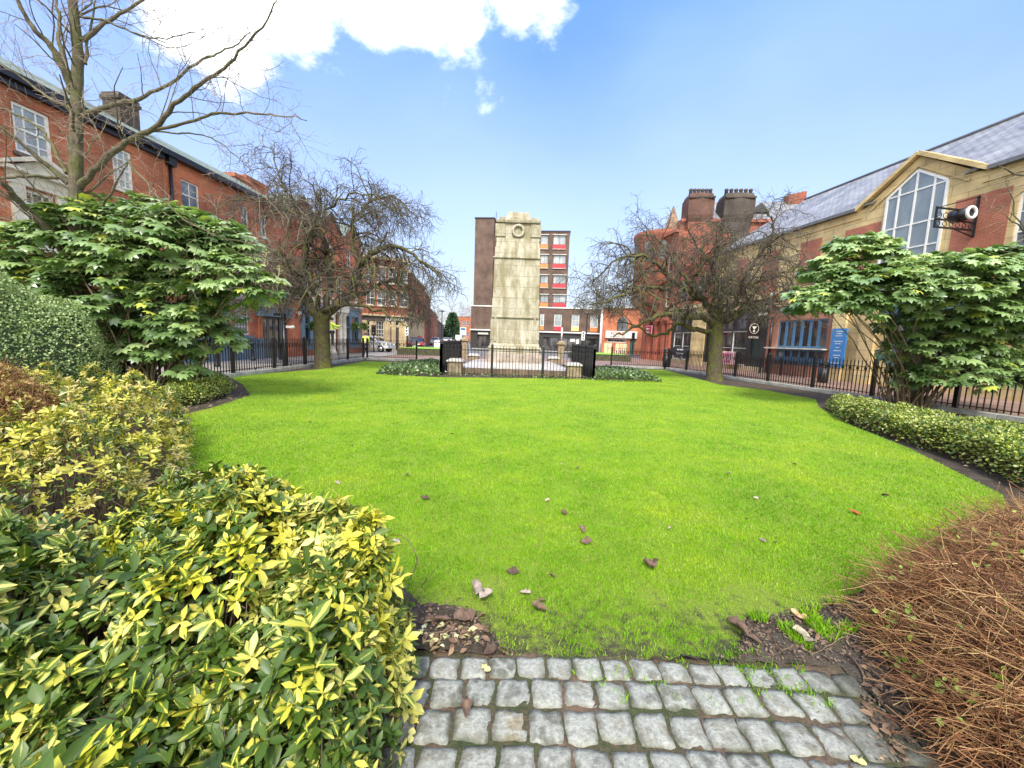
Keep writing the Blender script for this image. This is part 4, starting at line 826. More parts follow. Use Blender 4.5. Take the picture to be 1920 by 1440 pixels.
def setts():
    g=np.random.default_rng(5); K=7; V=[];F=[];A=[];b=0; y=1.70; row=0
    while y>-1.2:
        rh=.12 if row==0 else .136; x=-.78+g.uniform(-.03,.03)
        while x<1.62:
            wd=(.125 if row==0 else .137)*g.uniform(.93,1.07); cx=x+wd/2; cy=y-.018*(cx-.5)**2*4*.35+g.uniform(-.006,.006); hh=rh*g.uniform(.93,1.04); rot=g.uniform(-.05,.05); r=g.random(); z0=.030+g.uniform(-.004,.004); tx,ty=g.uniform(-.03,.03,2)
            t=np.linspace(-1,1,K); X,Y=np.meshgrid(t,t,indexing='ij')
            # rounded outline
            q=1/np.maximum(1,(np.abs(X)**11+np.abs(Y)**11)**(1/11)); px=X*q; py=Y*q
            ang=np.arctan2(py,px); ir=1+.045*np.sin(ang*3+r*9)+.035*np.sin(ang*5+r*23); e=np.maximum(np.abs(px),np.abs(py))
            px=px*(1+(ir-1)*e); py=py*(1+(ir-1)*e)
            lx=px*wd/2; ly=py*hh/2; z=z0-.007*e**8+lx*tx*3*.4+ly*ty*3*.4+.0022*np.sin(px*5+r*30)*np.cos(py*4+r*17)+.0025*(vnoise(px+r*50,py+r*90,.5)-.5)
            wx=cx+lx*math.cos(rot)-ly*math.sin(rot); wy=cy+lx*math.sin(rot)+ly*math.cos(rot)
            mud=np.clip((-.42-wx)/.15,0,1)+np.clip((wx-1.38-.12*np.sin(wy*9))/.2,0,1)
            top=np.stack([wx,wy,z],2).reshape(-1,3); at=np.stack([e.ravel(),mud.ravel(),np.full(K*K,r)],1)
            per=[(i,0) for i in range(K)]+[(K-1,j) for j in range(1,K)]+[(i,K-1) for i in range(K-2,-1,-1)]+[(0,j) for j in range(K-2,0,-1)]
            pi=[i*K+j for i,j in per]; sk=top[pi].copy(); sk[:,2]=-.01; c=np.array([cx,cy]); sk[:,:2]=c+(sk[:,:2]-c)*1.02
            V+= [top,sk]; A+=[at,np.stack([np.ones(len(pi)),at[pi,1],np.full(len(pi),r)],1)]
            for i in range(K-1):
                for j in range(K-1): F.append((b+i*K+j,b+(i+1)*K+j,b+(i+1)*K+j+1,b+i*K+j+1))
            m=len(pi)
            for i in range(m): F.append((b+K*K+i,b+K*K+(i+1)%m,b+pi[(i+1)%m],b+pi[i]))
            b+=K*K+m; x+=wd+g.uniform(.008,.016)
        y-=rh+.014; row+=1
    o=mesh_np('cobbled_path',np.concatenate(V),np.array(F),mat_sett(),None,np.concatenate(A)); tag(o,kind='structure')
setts()
# joint bed with slight relief
def reliefsheet(name,x0,x1,y0,y1,st,zf,mat):
    xs=np.arange(x0,x1+st,st); ys=np.arange(y0,y1+st,st); X,Y=np.meshgrid(xs,ys,indexing='ij'); Z=zf(X,Y); V=np.stack([X,Y,Z],2).reshape(-1,3); n=len(ys)
    I=(np.arange(len(xs)-1)[:,None]*n+np.arange(n-1)[None]).ravel(); F=np.stack([I,I+n,I+n+1,I+1],1); return tag(mesh_np(name,V,F,mat),kind='structure')
reliefsheet('path_bed',-.8,1.72,-1.3,1.77,.02,lambda X,Y:.010+.012*vnoise(X,Y,.05,2)+.006*vnoise(X,Y,.02,4),mat_joint())
def soilz(X,Y): return .02*vnoise(X,Y,.3,7)+.026*vnoise(X,Y,.07,8)+.018*vnoise(X,Y,.028,9)-.012
reliefsheet('planting_soil',1.70,4.5,.0,4.4,.022,lambda X,Y:np.where(dist_poly(X.ravel(),Y.ravel(),LAWN).reshape(X.shape)*np.where(pip(X.ravel(),Y.ravel(),LAWN).reshape(X.shape),0,1)>.02,soilz(X,Y)+.012,-.05),M_SOIL)
reliefsheet('planting_soil',-1.2,1.7,1.765,2.35,.012,lambda X,Y:np.where(pip(X.ravel(),Y.ravel(),LAWN).reshape(X.shape),-.03,soilz(X,Y)+.012),M_SOIL)
# weeds at the joints and thin edge grass
def strip(x0,y0,x1,y1): return [(x0,y0),(x1,y0),(x1,y1),(x0,y1)]
grass('weeds',strip(.2,1.52,1.5,1.8),900,2,z=.01,hgt=.03,thin=lambda x,y:(vnoise(x,y,.07,12)>.72)*1.0,label='tufts of weed grass growing between the cobbles',seed=6)
grass('edge_grass',[G(x,y) for x,y in ((1380,1240),(1400,1160),(1480,1160),(1600,1120),(1640,1180),(1500,1235))],900,2,z=.02,hgt=.045,thin=lambda x,y:(vnoise(x,y,.1,13)>.6)*1.0,label='sparse grass on the muddy corner by the cobbles',seed=8)
# kerbs under the railings ----------------------------------------
def kerb(pts,w=.32,h=.14,nm='kerb'):
    mb=MB()
    for a,b in zip(pts[:-1],pts[1:]):
        a=Vector(a);b=Vector(b); d=(b-a); l=d.length; d.normalize(); M=Matrix.Translation((a.x,a.y,0))@Matrix.Rotation(math.atan2(d.y,d.x),4,'Z')
        n=max(1,round(l/1.2))
        for i in range(n): mb.box(l*i/n+.006,l*(i+1)/n-.006,-w/2,w/2,0,h+random.uniform(-.004,.004),M)
    o=mb.build(nm,M_KERB,bevel=.012); tag(o,kind='structure')
fA=[(-9.55,4),(-9.45,24.3)]; fB=[(-9.2,24.3),(-6.1,24.35)]; fC=[(6.55,25.6),(9.9,25.3)]; fD=[(10.15,25.2),(11.45,17.2),(12.75,8.5),(14.2,0)]
for pts in (fA,fB,fC,fD): kerb(pts)
# railings ---------------------------------------------------------
def railing(label,a,b,bay=2.3,h=1.15,z=.14,gap=.125,bosses=True,post=.05,group='black iron railings round the garden',pitch=None,ball=False,name='iron_railing'):
    a=Vector(a);b=Vector(b); d=b-a; l=d.length; t=thing(name,label,'railing',(a.x,a.y,0),math.atan2(d.y,d.x),group)
    nb=max(1,round(l/bay)); bl=l/nb
    for i in range(nb+1):
        s=MB(); x=i*bl; s.box(x-post,x+post,-post,post,0,z+h+.05); s.taper(x-post*1.2,x+post*1.2,-post*1.2,post*1.2,z+h+.05,z+h+.12,post*1.0)
        s.build('post',M_BLACK,t)
    for i in range(nb):
        x0=i*bl+post; x1=(i+1)*bl-post; s=MB(); s.box(x0,x1,-.018,.018,z+h-.20,z+h-.175); s.box(x0,x1,-.018,.018,z+.08,z+.105)
        if bosses: s.box(x0,x1,-.012,.012,z+h-.34,z+h-.325)
        n=int((x1-x0)/gap)
        for k in range(1,n):
            x=x0+(x1-x0)*k/n; s.box(x-.011,x+.011,-.011,.011,z+.02,z+h-.03); s.taper(x-.014,x+.014,-.014,.014,z+h-.03,z+h+.06,.0135)
            if bosses and k%2==0 : s.box(x-.045,x+.045,-.010,.010,z+h-.305,z+h-.215)
        s.tube([((x0+x1)/2,0,0),((x0+x1)/2,0,z+.1)],.014,5); s.build('panel',M_BLACK,t)
    return t
railing('long black iron railing down the left side of the lawn',*fA); railing('short black iron railing across the back left corner of the lawn',*fB)
railing('short black iron railing across the back right corner of the lawn',*fC); railing('black iron railing down the right side behind the right cherry tree',fD[0],fD[1])
railing('black iron railing on the right between the cherry tree and the big leaved shrub',fD[1],fD[2]); railing('black iron railing behind the big leaved shrub on the right',fD[2],fD[3])
# planted beds at the monument
M_IVY=mat_leafy('ivy_leaf',lambda n,x,y,r:ramp(n,r,[(0,(.05,.10,.035)),(.5,(.11,.18,.06)),(.85,(.19,.27,.11)),(1,(.30,.36,.2))]),.35,.15,.6)
# ================================================================ MONUMENT
def mat_mon():
    m,n,p=newmat('weathered_limestone'); c=coord(n); uv=coord(n,'UV')
    b=n.nodes.new('ShaderNodeTexBrick'); lk(n,uv,b.inputs['Vector']); b.inputs['Scale'].default_value=1; b.inputs['Brick Width'].default_value=1.25; b.inputs['Row Height'].default_value=.52; b.inputs['Mortar Size'].default_value=.016; b.inputs['Mortar Smooth'].default_value=.2
    b.inputs['Color1'].default_value=(.47,.435,.345,1); b.inputs['Color2'].default_value=(.40,.37,.295,1); b.inputs['Mortar'].default_value=(.27,.245,.18,1)
    s1=tnoise(n,1.5,9,stretch(n,c,(1.6,1.6,.5)),.75); s2=tnoise(n,9,6,c,.7); s3=tnoise(n,1.3,4,stretch(n,c,(2.2,2.2,.12)),.6)
    col=mixc(n,ramp(n,s1.outputs[0],[(.42,(0,0,0)),(.58,(.85,)*3)]),b.outputs[0],(.215,.18,.10))
    col=mixc(n,ramp(n,s3.outputs[0],[(.55,(0,0,0)),(.7,(.5,)*3)]),col,(.60,.57,.48))
    col=mixc(n,ramp(n,s2.outputs[0],[(.5,(0,0,0)),(.72,(.35,)*3)]),col,(.16,.14,.07))
    lk(n,col,p.inputs['Base Color']); p.inputs['Roughness'].default_value=.88; p.inputs['Specular IOR Level'].default_value=.25; bump(n,p,s2.outputs[0],.35,.01); return m
M_MON=mat_mon(); M_WETST=plain('wet_pale_stone',(.50,.46,.42),.35,var=.12,scale=2.5,bmp=.08)
YM=19.3
def mz(y,Y=YM): return PY(968,y,Y).z
def mx(x,y,Y=YM): return PY(x,y,Y).x
mt=thing('war_memorial','tall pale stone memorial pylon with round wreath at the centre of the garden','memorial',(mx(966,600),YM+1.0,0)); ox,oy=mt.location.x,mt.location.y
def lx(x,y): return mx(x,y)-ox
def sym(xl,xr,y): return (mx(xr,y)-mx(xl,y))/2
D0=.95
zt=[mz(y) for y in (655,648,560,482,460,442,418,413,403,391)]
hw=lambda xl,xr,y: sym(xl,xr,y)
s=MB()
def blk(mb,w0,w1,z0,z1,d0,d1):
    mb.add([(-w0,-d0,z0),(w0,-d0,z0),(w0,d0,z0),(-w0,d0,z0),(-w1,-d1,z1),(w1,-d1,z1),(w1,d1,z1),(-w1,d1,z1)],[(0,3,2,1),(4,5,6,7),(0,1,5,4),(1,2,6,5),(2,3,7,6),(3,0,4,7)])
wB=hw(917,1017,655); zb0=mz(655); zmld=mz(644)
sh=MB(); w1=hw(921,1012,620); w2=hw(926,1014,470)
blk(sh,w1,hw(924,1013,560),zmld,mz(560),D0,D0-.04); blk(sh,hw(925,1012.5,560),hw(927,1013,484),mz(560)+.002,mz(484),D0-.06,D0-.1)
blk(sh,hw(927,1013,484),hw(928,1013,462),mz(484)+.002,mz(462),D0-.08,D0-.12); blk(sh,hw(929,1012,462),hw(931,1012,447),mz(462)+.002,mz(447),D0-.16,D0-.2)
blk(sh,hw(932,1012,447),hw(932,1012,415),mz(447)+.002,mz(415),D0-.26,D0-.26); sh.build('shaft',M_MON,mt,bevel=.015)
c=MB(); zc=mz(415); blk(c,hw(930.5,1014.5,447),hw(930.5,1014.5,447),mz(448),mz(444.5),D0-.2,D0-.2); blk(c,hw(931,1015,412),hw(930,1016,411),zc,mz(409.5),D0-.16,D0-.13)
blk(c,hw(936,1010,405),hw(936,1010,405),mz(409.5)+.002,mz(402.5),D0-.3,D0-.3); blk(c,hw(950,996,405),hw(953,994,395),mz(402.5)+.002,mz(391),D0-.42,D0-.45); c.build('cornice',M_MON,mt,bevel=.015)
c=MB(); blk(c,wB+.02,wB-.04,mz(654),mz(650),D0+.22,D0+.18); blk(c,wB-.08,w1+.02,mz(650)+.002,zmld,D0+.12,D0+.02); blk(c,wB-.04,wB-.1,.9,mz(654)-.002,D0+.16,D0+.12); c.build('base_moulding',M_MON,mt,bevel=.02)
# recessed inscription panel edges, pilaster strips, wreath
c=MB(); xa,xb=-.92,.92; z0,z1=mz(641),mz(596); f=-D0-.015
c.box(xa-.12,xa,f-.03,f+.04,z0,z1); c.box(xb,xb+.12,f-.03,f+.04,z0,z1); c.box(xa-.22,xb+.22,f-.04,f+.05,z1,z1+.09); c.box(xa-.3,xa-.122,f-.0,f+.05,z0+.1,z1-.1); c.box(xb+.122,xb+.3,f,f+.05,z0+.1,z1-.1)
c.build('inscription_frame',M_MON,mt,bevel=.01)
c=MB(); z0,z1=mz(441),mz(417); c.box(-1.12,-.62,-D0+.20,-D0+.3,z0,z1); c.build('attic_panel',M_MON,mt,bevel=.01); c=MB(); c.box(.62,1.12,-D0+.20,-D0+.3,z0,z1); c.build('attic_panel',M_MON,mt,bevel=.01)
c=MB(); zw=mz(430); c.tube([(.26*math.cos(t*math.pi/16),-D0+.2,zw+.26*math.sin(t*math.pi/16)) for t in range(33)],[.065+.008*(t%2) for t in range(33)],8); c.build('wreath',M_MON,mt)
c=MB(); c.box(-1.18,1.18,-D0+.03,-D0+.1,mz(483)-.0,mz(482)+.03); c.build('ledge',M_MON,mt)
# plinth steps and terrace
c=MB(); c.box(-1.36,1.36,-1.12,1.12,.5,.9); c.box(-1.46,1.46,-1.22,1.22,.40,.498); c.build('plinth',plain('damp_pink_stone',(.34,.275,.225),.5,var=.25,scale=3,bmp=.2),mt,bevel=.02)
tr=thing('stone_terrace','low wet stone terrace round the foot of the memorial','terrace',(ox,oy,0)); c=MB()
yF=16.9-oy; c.add([(-2.65,yF,.30),(2.65,yF,.30),(2.3,2.6,.34),(-2.3,2.6,.34),(-1.95,-1.7,.44),(1.95,-1.7,.44),(1.95,1.7,.44),(-1.95,1.7,.44)],[(0,1,5,4),(1,2,6,5),(2,3,7,6),(3,0,4,7)]); c.box(-1.95,1.95,-1.7,1.7,.30,.438); c.build('sloping_paving',M_WETST,tr)
c=MB(); c.box(-2.65,2.65,yF,2.6,0,.296); c.build('retaining_wall',plain('damp_brown_stone',(.17,.12,.075),.7,var=.3,scale=4,bmp=.3),tr,bevel=.01)
M_PIER=plain('pier_stone',(.27,.21,.13),.75,var=.25,scale=4,bmp=.3)
for i,(x,y,lab) in enumerate(((-2.55,yF-.05,'low capped stone pier at the front left corner of the terrace'),(2.62,yF-.05,'low capped stone pier at the front right corner of the terrace'),(-2.35,2.5,'low capped stone pier at the back left corner of the terrace'),(2.35,2.5,'low capped stone pier at the back right corner of the terrace'))):
    t=thing('stone_pier',lab,'pier',(ox+x,oy+y,0),group='corner piers of the terrace'); c=MB(); c.box(-.3,.3,-.3,.3,0,.55); c.build('shaft',M_PIER,t,bevel=.015); c=MB(); c.box(-.36,.36,-.36,.36,.552,.62); c.taper(-.34,.34,-.34,.34,.62,.70,.12); c.build('cap',M_WETST,t,bevel=.015)
# enclosure railings
e0=(-3.05,16.35); e1=(3.45,16.35); e2=(3.45,22.4); e3=(-3.05,22.4)
railing('black railing across the front of the memorial terrace',(-3.05,16.35),(3.45,16.35),2.17,1.28,.0,.135,False,group='railings round the memorial'); railing('dense black railing along the left side of the memorial terrace',e0,e3,2,1.4,0,.07,False,group='railings round the memorial'); railing('dense black railing along the right side of the memorial terrace',e1,e2,2,1.4,0,.07,False,group='railings round the memorial')
# benches of dark metal mesh beside it (black boxes with a cluttered top)
# ================================================================ STREET FURNITURE
def gate_pier(x,Y,lab,pole=True):
    p=PY(x,655,Y); t=thing('gate_pier',lab,'pier',(p.x,Y,0),group='stone gate piers behind the memorial'); c=MB(); c.box(-.24,.24,-.24,.24,0,1.25); c.taper(-.24,.24,-.24,.24,1.25,1.35,-.06); c.box(-.34,.34,-.34,.34,1.352,1.5); c.taper(-.25,.25,-.25,.25,1.5,1.62,.08); c.build('shaft',M_PIER,t,bevel=.015)
    if pole: c=MB(); c.tube([(0,0,1.62),(0,0,2.6)],.06,8); c.build('white_post',M_WHITE,t)
gate_pier(1052,29,'carved stone gate pier with white post on top, right of the memorial'); gate_pier(871,31,'carved stone gate pier left of the memorial',False)
# raised grass plots beyond the back path
def plot(x0,x1,Y0,Y1,lab):
    a=PY(x0,660,Y0).x; b=PY(x1,660,Y0).x; t=thing('raised_planter',lab,'planter'); c=MB(); c.box(a,b,Y0,Y1,0,.55); c.build('stone_edge',plain('mossy_wall',(.06,.06,.03),.8,var=.3,scale=4),t)
    q=[(a+.12,Y0+.12),(b-.12,Y0+.12),(b-.12,Y1-.1),(a+.12,Y1-.1)]; c=MB(); c.add([(x,y,.6) for x,y in q],[(0,1,2,3)]); c.build('turf',plain('far_turf',(.20,.38,.03),.9,var=.15,scale=3),t)
plot(744,824,31.5,37,'raised grass bed with dark mossy edge left of the memorial'); plot(1084,1184,33,39,'raised grass bed with dark mossy edge right of the memorial')
def lamp(x,Y,ytop,lab):
    p=PY(x,650,Y); zt_=PY(x,ytop,Y).z; t=thing('street_lamp',lab,'street lamp',(p.x,Y,0)); s=MB(); s.tube([(0,0,0),(0,0,1),(0,0,1.02),(0,0,zt_-.1)],[.13,.13,.08,.06],8); s.build('post',M_BLACK,t); s=MB(); s.lathe((0,0,zt_-.12),[(.08,0),(.45,.05),(.5,.1),(.2,.17),(.02,.2)],14); s.build('lamp_head',M_BLACK,t)
lamp(828,58,583,'black flat topped street lamp at the mouth of the side street')
lamp(1098,46,588,'tall thin black street lamp in front of the tower block shops')
def tall_post():
    p=PY(543,690,16.6); t=thing('camera_post','thick tall black post with small white camera, beside the left railings','post',(-9.72,16.4,0)); p=PY(535,590,16.4); zt_=PY(541,588,16.4).z
    s=MB(); s.tube([(0,0,0),(0,0,.9),(0,0,.95),(0,0,zt_)],[.12,.12,.085,.085],10); s.box(-.4,.08,-.05,.05,zt_-.1,zt_); s.build('post',M_BLACK,t); s=MB(); s.box(.1,.35,-.05,.05,zt_-.6,zt_-.5); s.ball((.38,0,zt_-.55),.07,8,6); s.build('camera',M_WHITE,t)
tall_post()
def bollard(x,y,Yb,lab,h=1.0):
    g=G(x,y); t=tag(MB().lathe((0,0,0),[(.11,0),(.11,.1),(.075,.14),(.07,h-.18),(.1,h-.16),(.1,h-.12),(.075,h-.08),(.06,h-.02),(.01,h)],12).build('bollard',M_BLACK),lab,'bollard','bollards along the pavements'); t.location=(g[0],g[1],.05)
bollard(475,678,0,'black bollard on the left pavement, in front of the arched window'); bollard(527,676,0,'black bollard on the left pavement, in front of the grey doors')
bollard(408,690,0,'black bollard on the left pavement nearest the big leaved shrub')
def litter_bin(x,Y,lab,w=.28,h=1.05,m=M_BLACK,zoff=.05):
    p=PY(x,690,Y); t=thing('litter_bin',lab,'litter bin',(p.x,Y,zoff)); s=MB(); s.lathe((0,0,0),[(w*.85,0),(w*.9,.05),(w,h*.1),(w,h*.75)],14); s.build('body',m,t); s=MB(); s.lathe((0,0,h*.82),[(w,0),(w*1.05,.05),(w*.9,.14),(w*.4,.2),(.01,.22)],14)
    for k in range(4): a=k*math.pi/2+.4; s.tube([(w*.9*math.cos(a),w*.9*math.sin(a),-h*.08+.0),(w*.9*math.cos(a),w*.9*math.sin(a),h*.82)],.03,5)
    s.build('lid',m,t); return t
litter_bin(1545,18.5,'black litter bin behind the right railings below the blue window',.22,1.0); litter_bin(1249,26,'black litter bin by the back right corner post of the railings',.26,1.25); litter_bin(819,44,'white litter bin beside the left raised grass bed',.34,1.2,M_WHITE,.02)
# red pillar box
p=PY(787,645,50); t=thing('post_box','red pillar post box on the pavement at the side street corner','post box',(p.x,50,.02)); s=MB(); s.lathe((0,0,0),[(.36,0),(.36,.15),(.33,.18),(.33,1.35),(.4,1.4),(.38,1.5),(.2,1.6),(.01,1.63)],16); s.build('body',plain('post_red',(.55,.02,.02),.35,var=.05),t); s=MB(); s.box(-.15,.15,-.35,-.32,1.15,1.2); s.build('slot',M_BLACK,t)
# traffic signals and signs
def signal(x,Y,ytop,lab,head='black'):
    p=PY(x,650,Y); zt_=PY(x,ytop,Y).z; t=thing('traffic_signal',lab,'traffic signal',(p.x,Y,.02)); s=MB(); s.tube([(0,0,0),(0,0,zt_)],.06,8); s.build('post',M_BLACK,t)
    s=MB(); s.box(-.16,.16,-.14,.14,zt_-.9,zt_); s.build('signal_head',M_WHITE if head=='white' else M_BLACK,t)
    for k,c in enumerate((M_DARK,M_DARK,M_GREYP)): s=MB(); s.tube([(0,-.16,zt_-.16-k*.28),(0,-.141,zt_-.16-k*.28)],.09,10); s.build('lens',c,t)
signal(701,34,610,'dark traffic signal in front of the stone fronted building'); signal(763,38,612,'pale backed traffic signal by the purple car','white'); signal(1092,40,622,'pale traffic signal right of the gate pier','white'); signal(1186,50,624,'dark traffic signal in front of the white food fascia')
# sign post at far road
p=PY(868,640,50); t=thing('sign_post','white and blue road sign on post beside the tower block podium','road sign',(p.x,50,.05)); s=MB(); s.tube([(0,0,0),(0,0,2.9)],.05,6); s.build('post',M_LEAD,t); s=MB(); s.box(-.4,.4,-.08,-.04,1.9,2.9); s.build('sign_plate',M_WHITE,t); s=MB(); s.box(-.3,.3,-.09,-.082,2.5,2.8); s.build('blue_band',M_BLUEL,t)
p=PY(860,640,120); t=tag(MB().box(-.9,.9,-.9,.9,0,2.4).build('white_hoarding',M_WHITE),'small white boxed hoarding far down the side street','hoarding'); t.location=(p.x,120,0)
# barriers by the blue window : cafe railing
q0=FR.world(FR.uz(1455,690)[0],-1.1,0); q1=FR.world(FR.uz(1542,690)[0],-1.1,0)
railing('low black cafe barrier in front of the blue folding windows',(q0.x,q0.y),(q1.x,q1.y),1.4,.95,.06,.16,False,.03,group='cafe barrier',name='cafe_barrier')
# ---------------- vehicles
M_TLR=plain('tail_lamp_red',(.6,.02,.02),.2); M_CGL=glass('car_glass',(.02,.025,.03),.5,(.2,.22,.24),.5)
def car(name,label,x,Y,rz,col,kind='hatch',L=4.1):
    p=PY(x,650,Y); t=thing(name,label,'car' if name=='car' else 'van',(p.x,Y,.03),rz,'vehicles on the streets'); W=.85
    m=plain('car_'+col[0],col[1],.25,var=.04,spec=.8)
    if kind=='hatch': lo=[(-2.0,.35),(2.0,.35),(2.05,.62),(1.95,.82),(1.0,.95),(-1.85,1.0),(-2.05,.75)]; hi=[(1.0,.95),(.45,1.38),(-.2,1.46),(-1.2,1.42),(-1.75,1.0)]
    elif kind=='van': lo=[(-2.1,.4),(2.1,.4),(2.15,.8),(1.95,1.05),(1.3,1.15),(-2.1,1.2)]; hi=[(1.3,1.15),(.75,1.95),(-2.05,2.0),(-2.1,1.2)]
    else: lo=[(-2.0,.35),(2.0,.35),(2.05,.62),(1.95,.85),(1.05,.98),(-1.9,1.02),(-2.05,.8)]; hi=[(1.05,.98),(.5,1.42),(-1.7,1.45),(-1.95,1.02)]
    def extr(poly,w0,w1,zc):
        n=len(poly); vs=[];
        for s_ in (-1,1):
            for (a,b) in poly: k=w0+(w1-w0)*max(0,min(1,(b-zc[0])/(zc[1]-zc[0]))); vs.append((a,s_*k,b))
        return vs,[tuple(range(n)),tuple(range(2*n-1,n-1,-1))]+[(n+i,n+(i+1)%n,(i+1)%n,i) for i in range(n)]
    s=MB(); s.add(*extr(lo,W,W*.97,(.35,1))); 
    s.add(*extr([(a*.999,b+.001) for a,b in hi],W*.95,W*.76,(.95,1.45 if kind!='van' else 2)))
    b=s.build('body',m,t,bevel=.05)
    zc=1.2 if kind!='van' else 1.5; top=max(z for _,z in hi)
    # glass
    s=MB(); i0,i1=0,1
    def lerp(a,b,k): return (a[0]+(b[0]-a[0])*k,a[1]+(b[1]-a[1])*k)
    A0,A1=hi[0],hi[1]; B1,B0=hi[-2],hi[-1]
    for (P0,P1,sg) in ((A0,A1,1),(B0,B1,-1)):
        if kind=='van' and sg<0: continue
        a_=lerp(P0,P1,.12); b_=lerp(P0,P1,.9); o=.012*sg; s.add([(a_[0]+o,-.68,a_[1]+.01),(a_[0]+o,.68,a_[1]+.01),(b_[0]+o,.6,b_[1]+.01),(b_[0]+o,-.6,b_[1]+.01)],[(0,1,2,3)])
    s.build('windscreen',M_CGL,t)
    for s_ in (-1,1):
        s=MB(); z0=hi[0][1]+.06; z1=top-.1; xa=hi[0][0]-.15; xb=hi[1][0]-.05; xc=(B1[0]+.1) if kind!='van' else .1; xd=(B0[0]+.15) if kind!='van' else .1
        def yy(z): return s_*(W*.95+(W*.76-W*.95)*((z-.95)/(top-.95))+.012)
        s.add([(xa,yy(z0),z0),(xd,yy(z0),z0),(xc,yy(z1),z1),(xb,yy(z1),z1)],[(0,1,2,3)]); s.build('side_window',M_CGL,t)
    for xw in (-1.25,1.3):
        for s_ in (-1,1):
            s=MB(); s.tube([(xw,s_*(W-.16),.31),(xw,s_*(W+.02),.31)],.31,16); wo=s.build('wheel',M_RUB,t); s=MB(); s.tube([(xw,s_*(W+.0),.31),(xw,s_*(W+.03),.31)],.2,12); s.build('rim',M_CHROME,wo)
    for s_ in (-1,1):
        s=MB(); s.box(-2.07,-1.98,s_*.62-.14,s_*.62+.14,.72,.9); s.build('tail_lamp',M_TLR,t); s=MB(); s.box(1.93,2.04,s_*.62-.16,s_*.62+.16,.64,.78); s.build('headlight',M_WHITE,t)
    s=MB(); s.box(-2.09,-2.04,-.26,.26,.5,.62); s.box(2.04,2.08,-.26,.26,.42,.54); s.build('number_plate',M_CREAM,t); return t
car('car','white hatchback parked side on behind the stooping worker',697,36,R(-8),('white',(.7,.7,.7)))
car('car','small purple and blue hatchback in front of the dark shutter door',762,46,R(170),('purple',(.12,.09,.33)))
car('car','dark maroon car seen from behind with lit red lamps',781,41,R(100),('maroon',(.045,.015,.02)))
car('car','white parked car facing away down the side street kerb',816,74,R(-82),('white',(.7,.7,.7)),'estate')
car('van','dark blue van parked behind the red post box',803,82,R(97),('blue',(.03,.08,.22)),'van')
car('car','silver car parked farther down the side street',836,112,R(97),('silver',(.42,.43,.45)))
car('car','silver car parked farthest down the side street',843,128,R(97),('silver',(.42,.43,.45)))
# ---------------- people
M_SKIN=plain('skin',(.45,.26,.19),.55,var=.05); M_HV=plain('hi_vis_yellow',(.62,.85,.04),.55,var=.06); M_TROU=plain('navy_trousers',(.02,.022,.03),.8); M_HAIR=plain('dark_hair',(.03,.022,.016),.7); M_SILV=plain('reflective_tape',(.65,.66,.66),.3,var=.05)
def skin(name,jts,edges,root,mat,par,sub=1):
    me=bpy.data.meshes.new(name); me.from_pydata([j[0] for j in jts],edges,[]); o=bpy.data.objects.new(name,me); COL.objects.link(o); me.materials.append(mat)
    m=o.modifiers.new('skin','SKIN'); m.use_smooth_shade=True
    for i,j in enumerate(jts): v=me.skin_vertices[0].data[i]; v.radius=(j[1],j[1] if len(j)<3 else j[2]); v.use_root=(i==root)
    s=o.modifiers.new('s','SUBSURF'); s.levels=sub; s.render_levels=sub+1; o.parent=par; return o
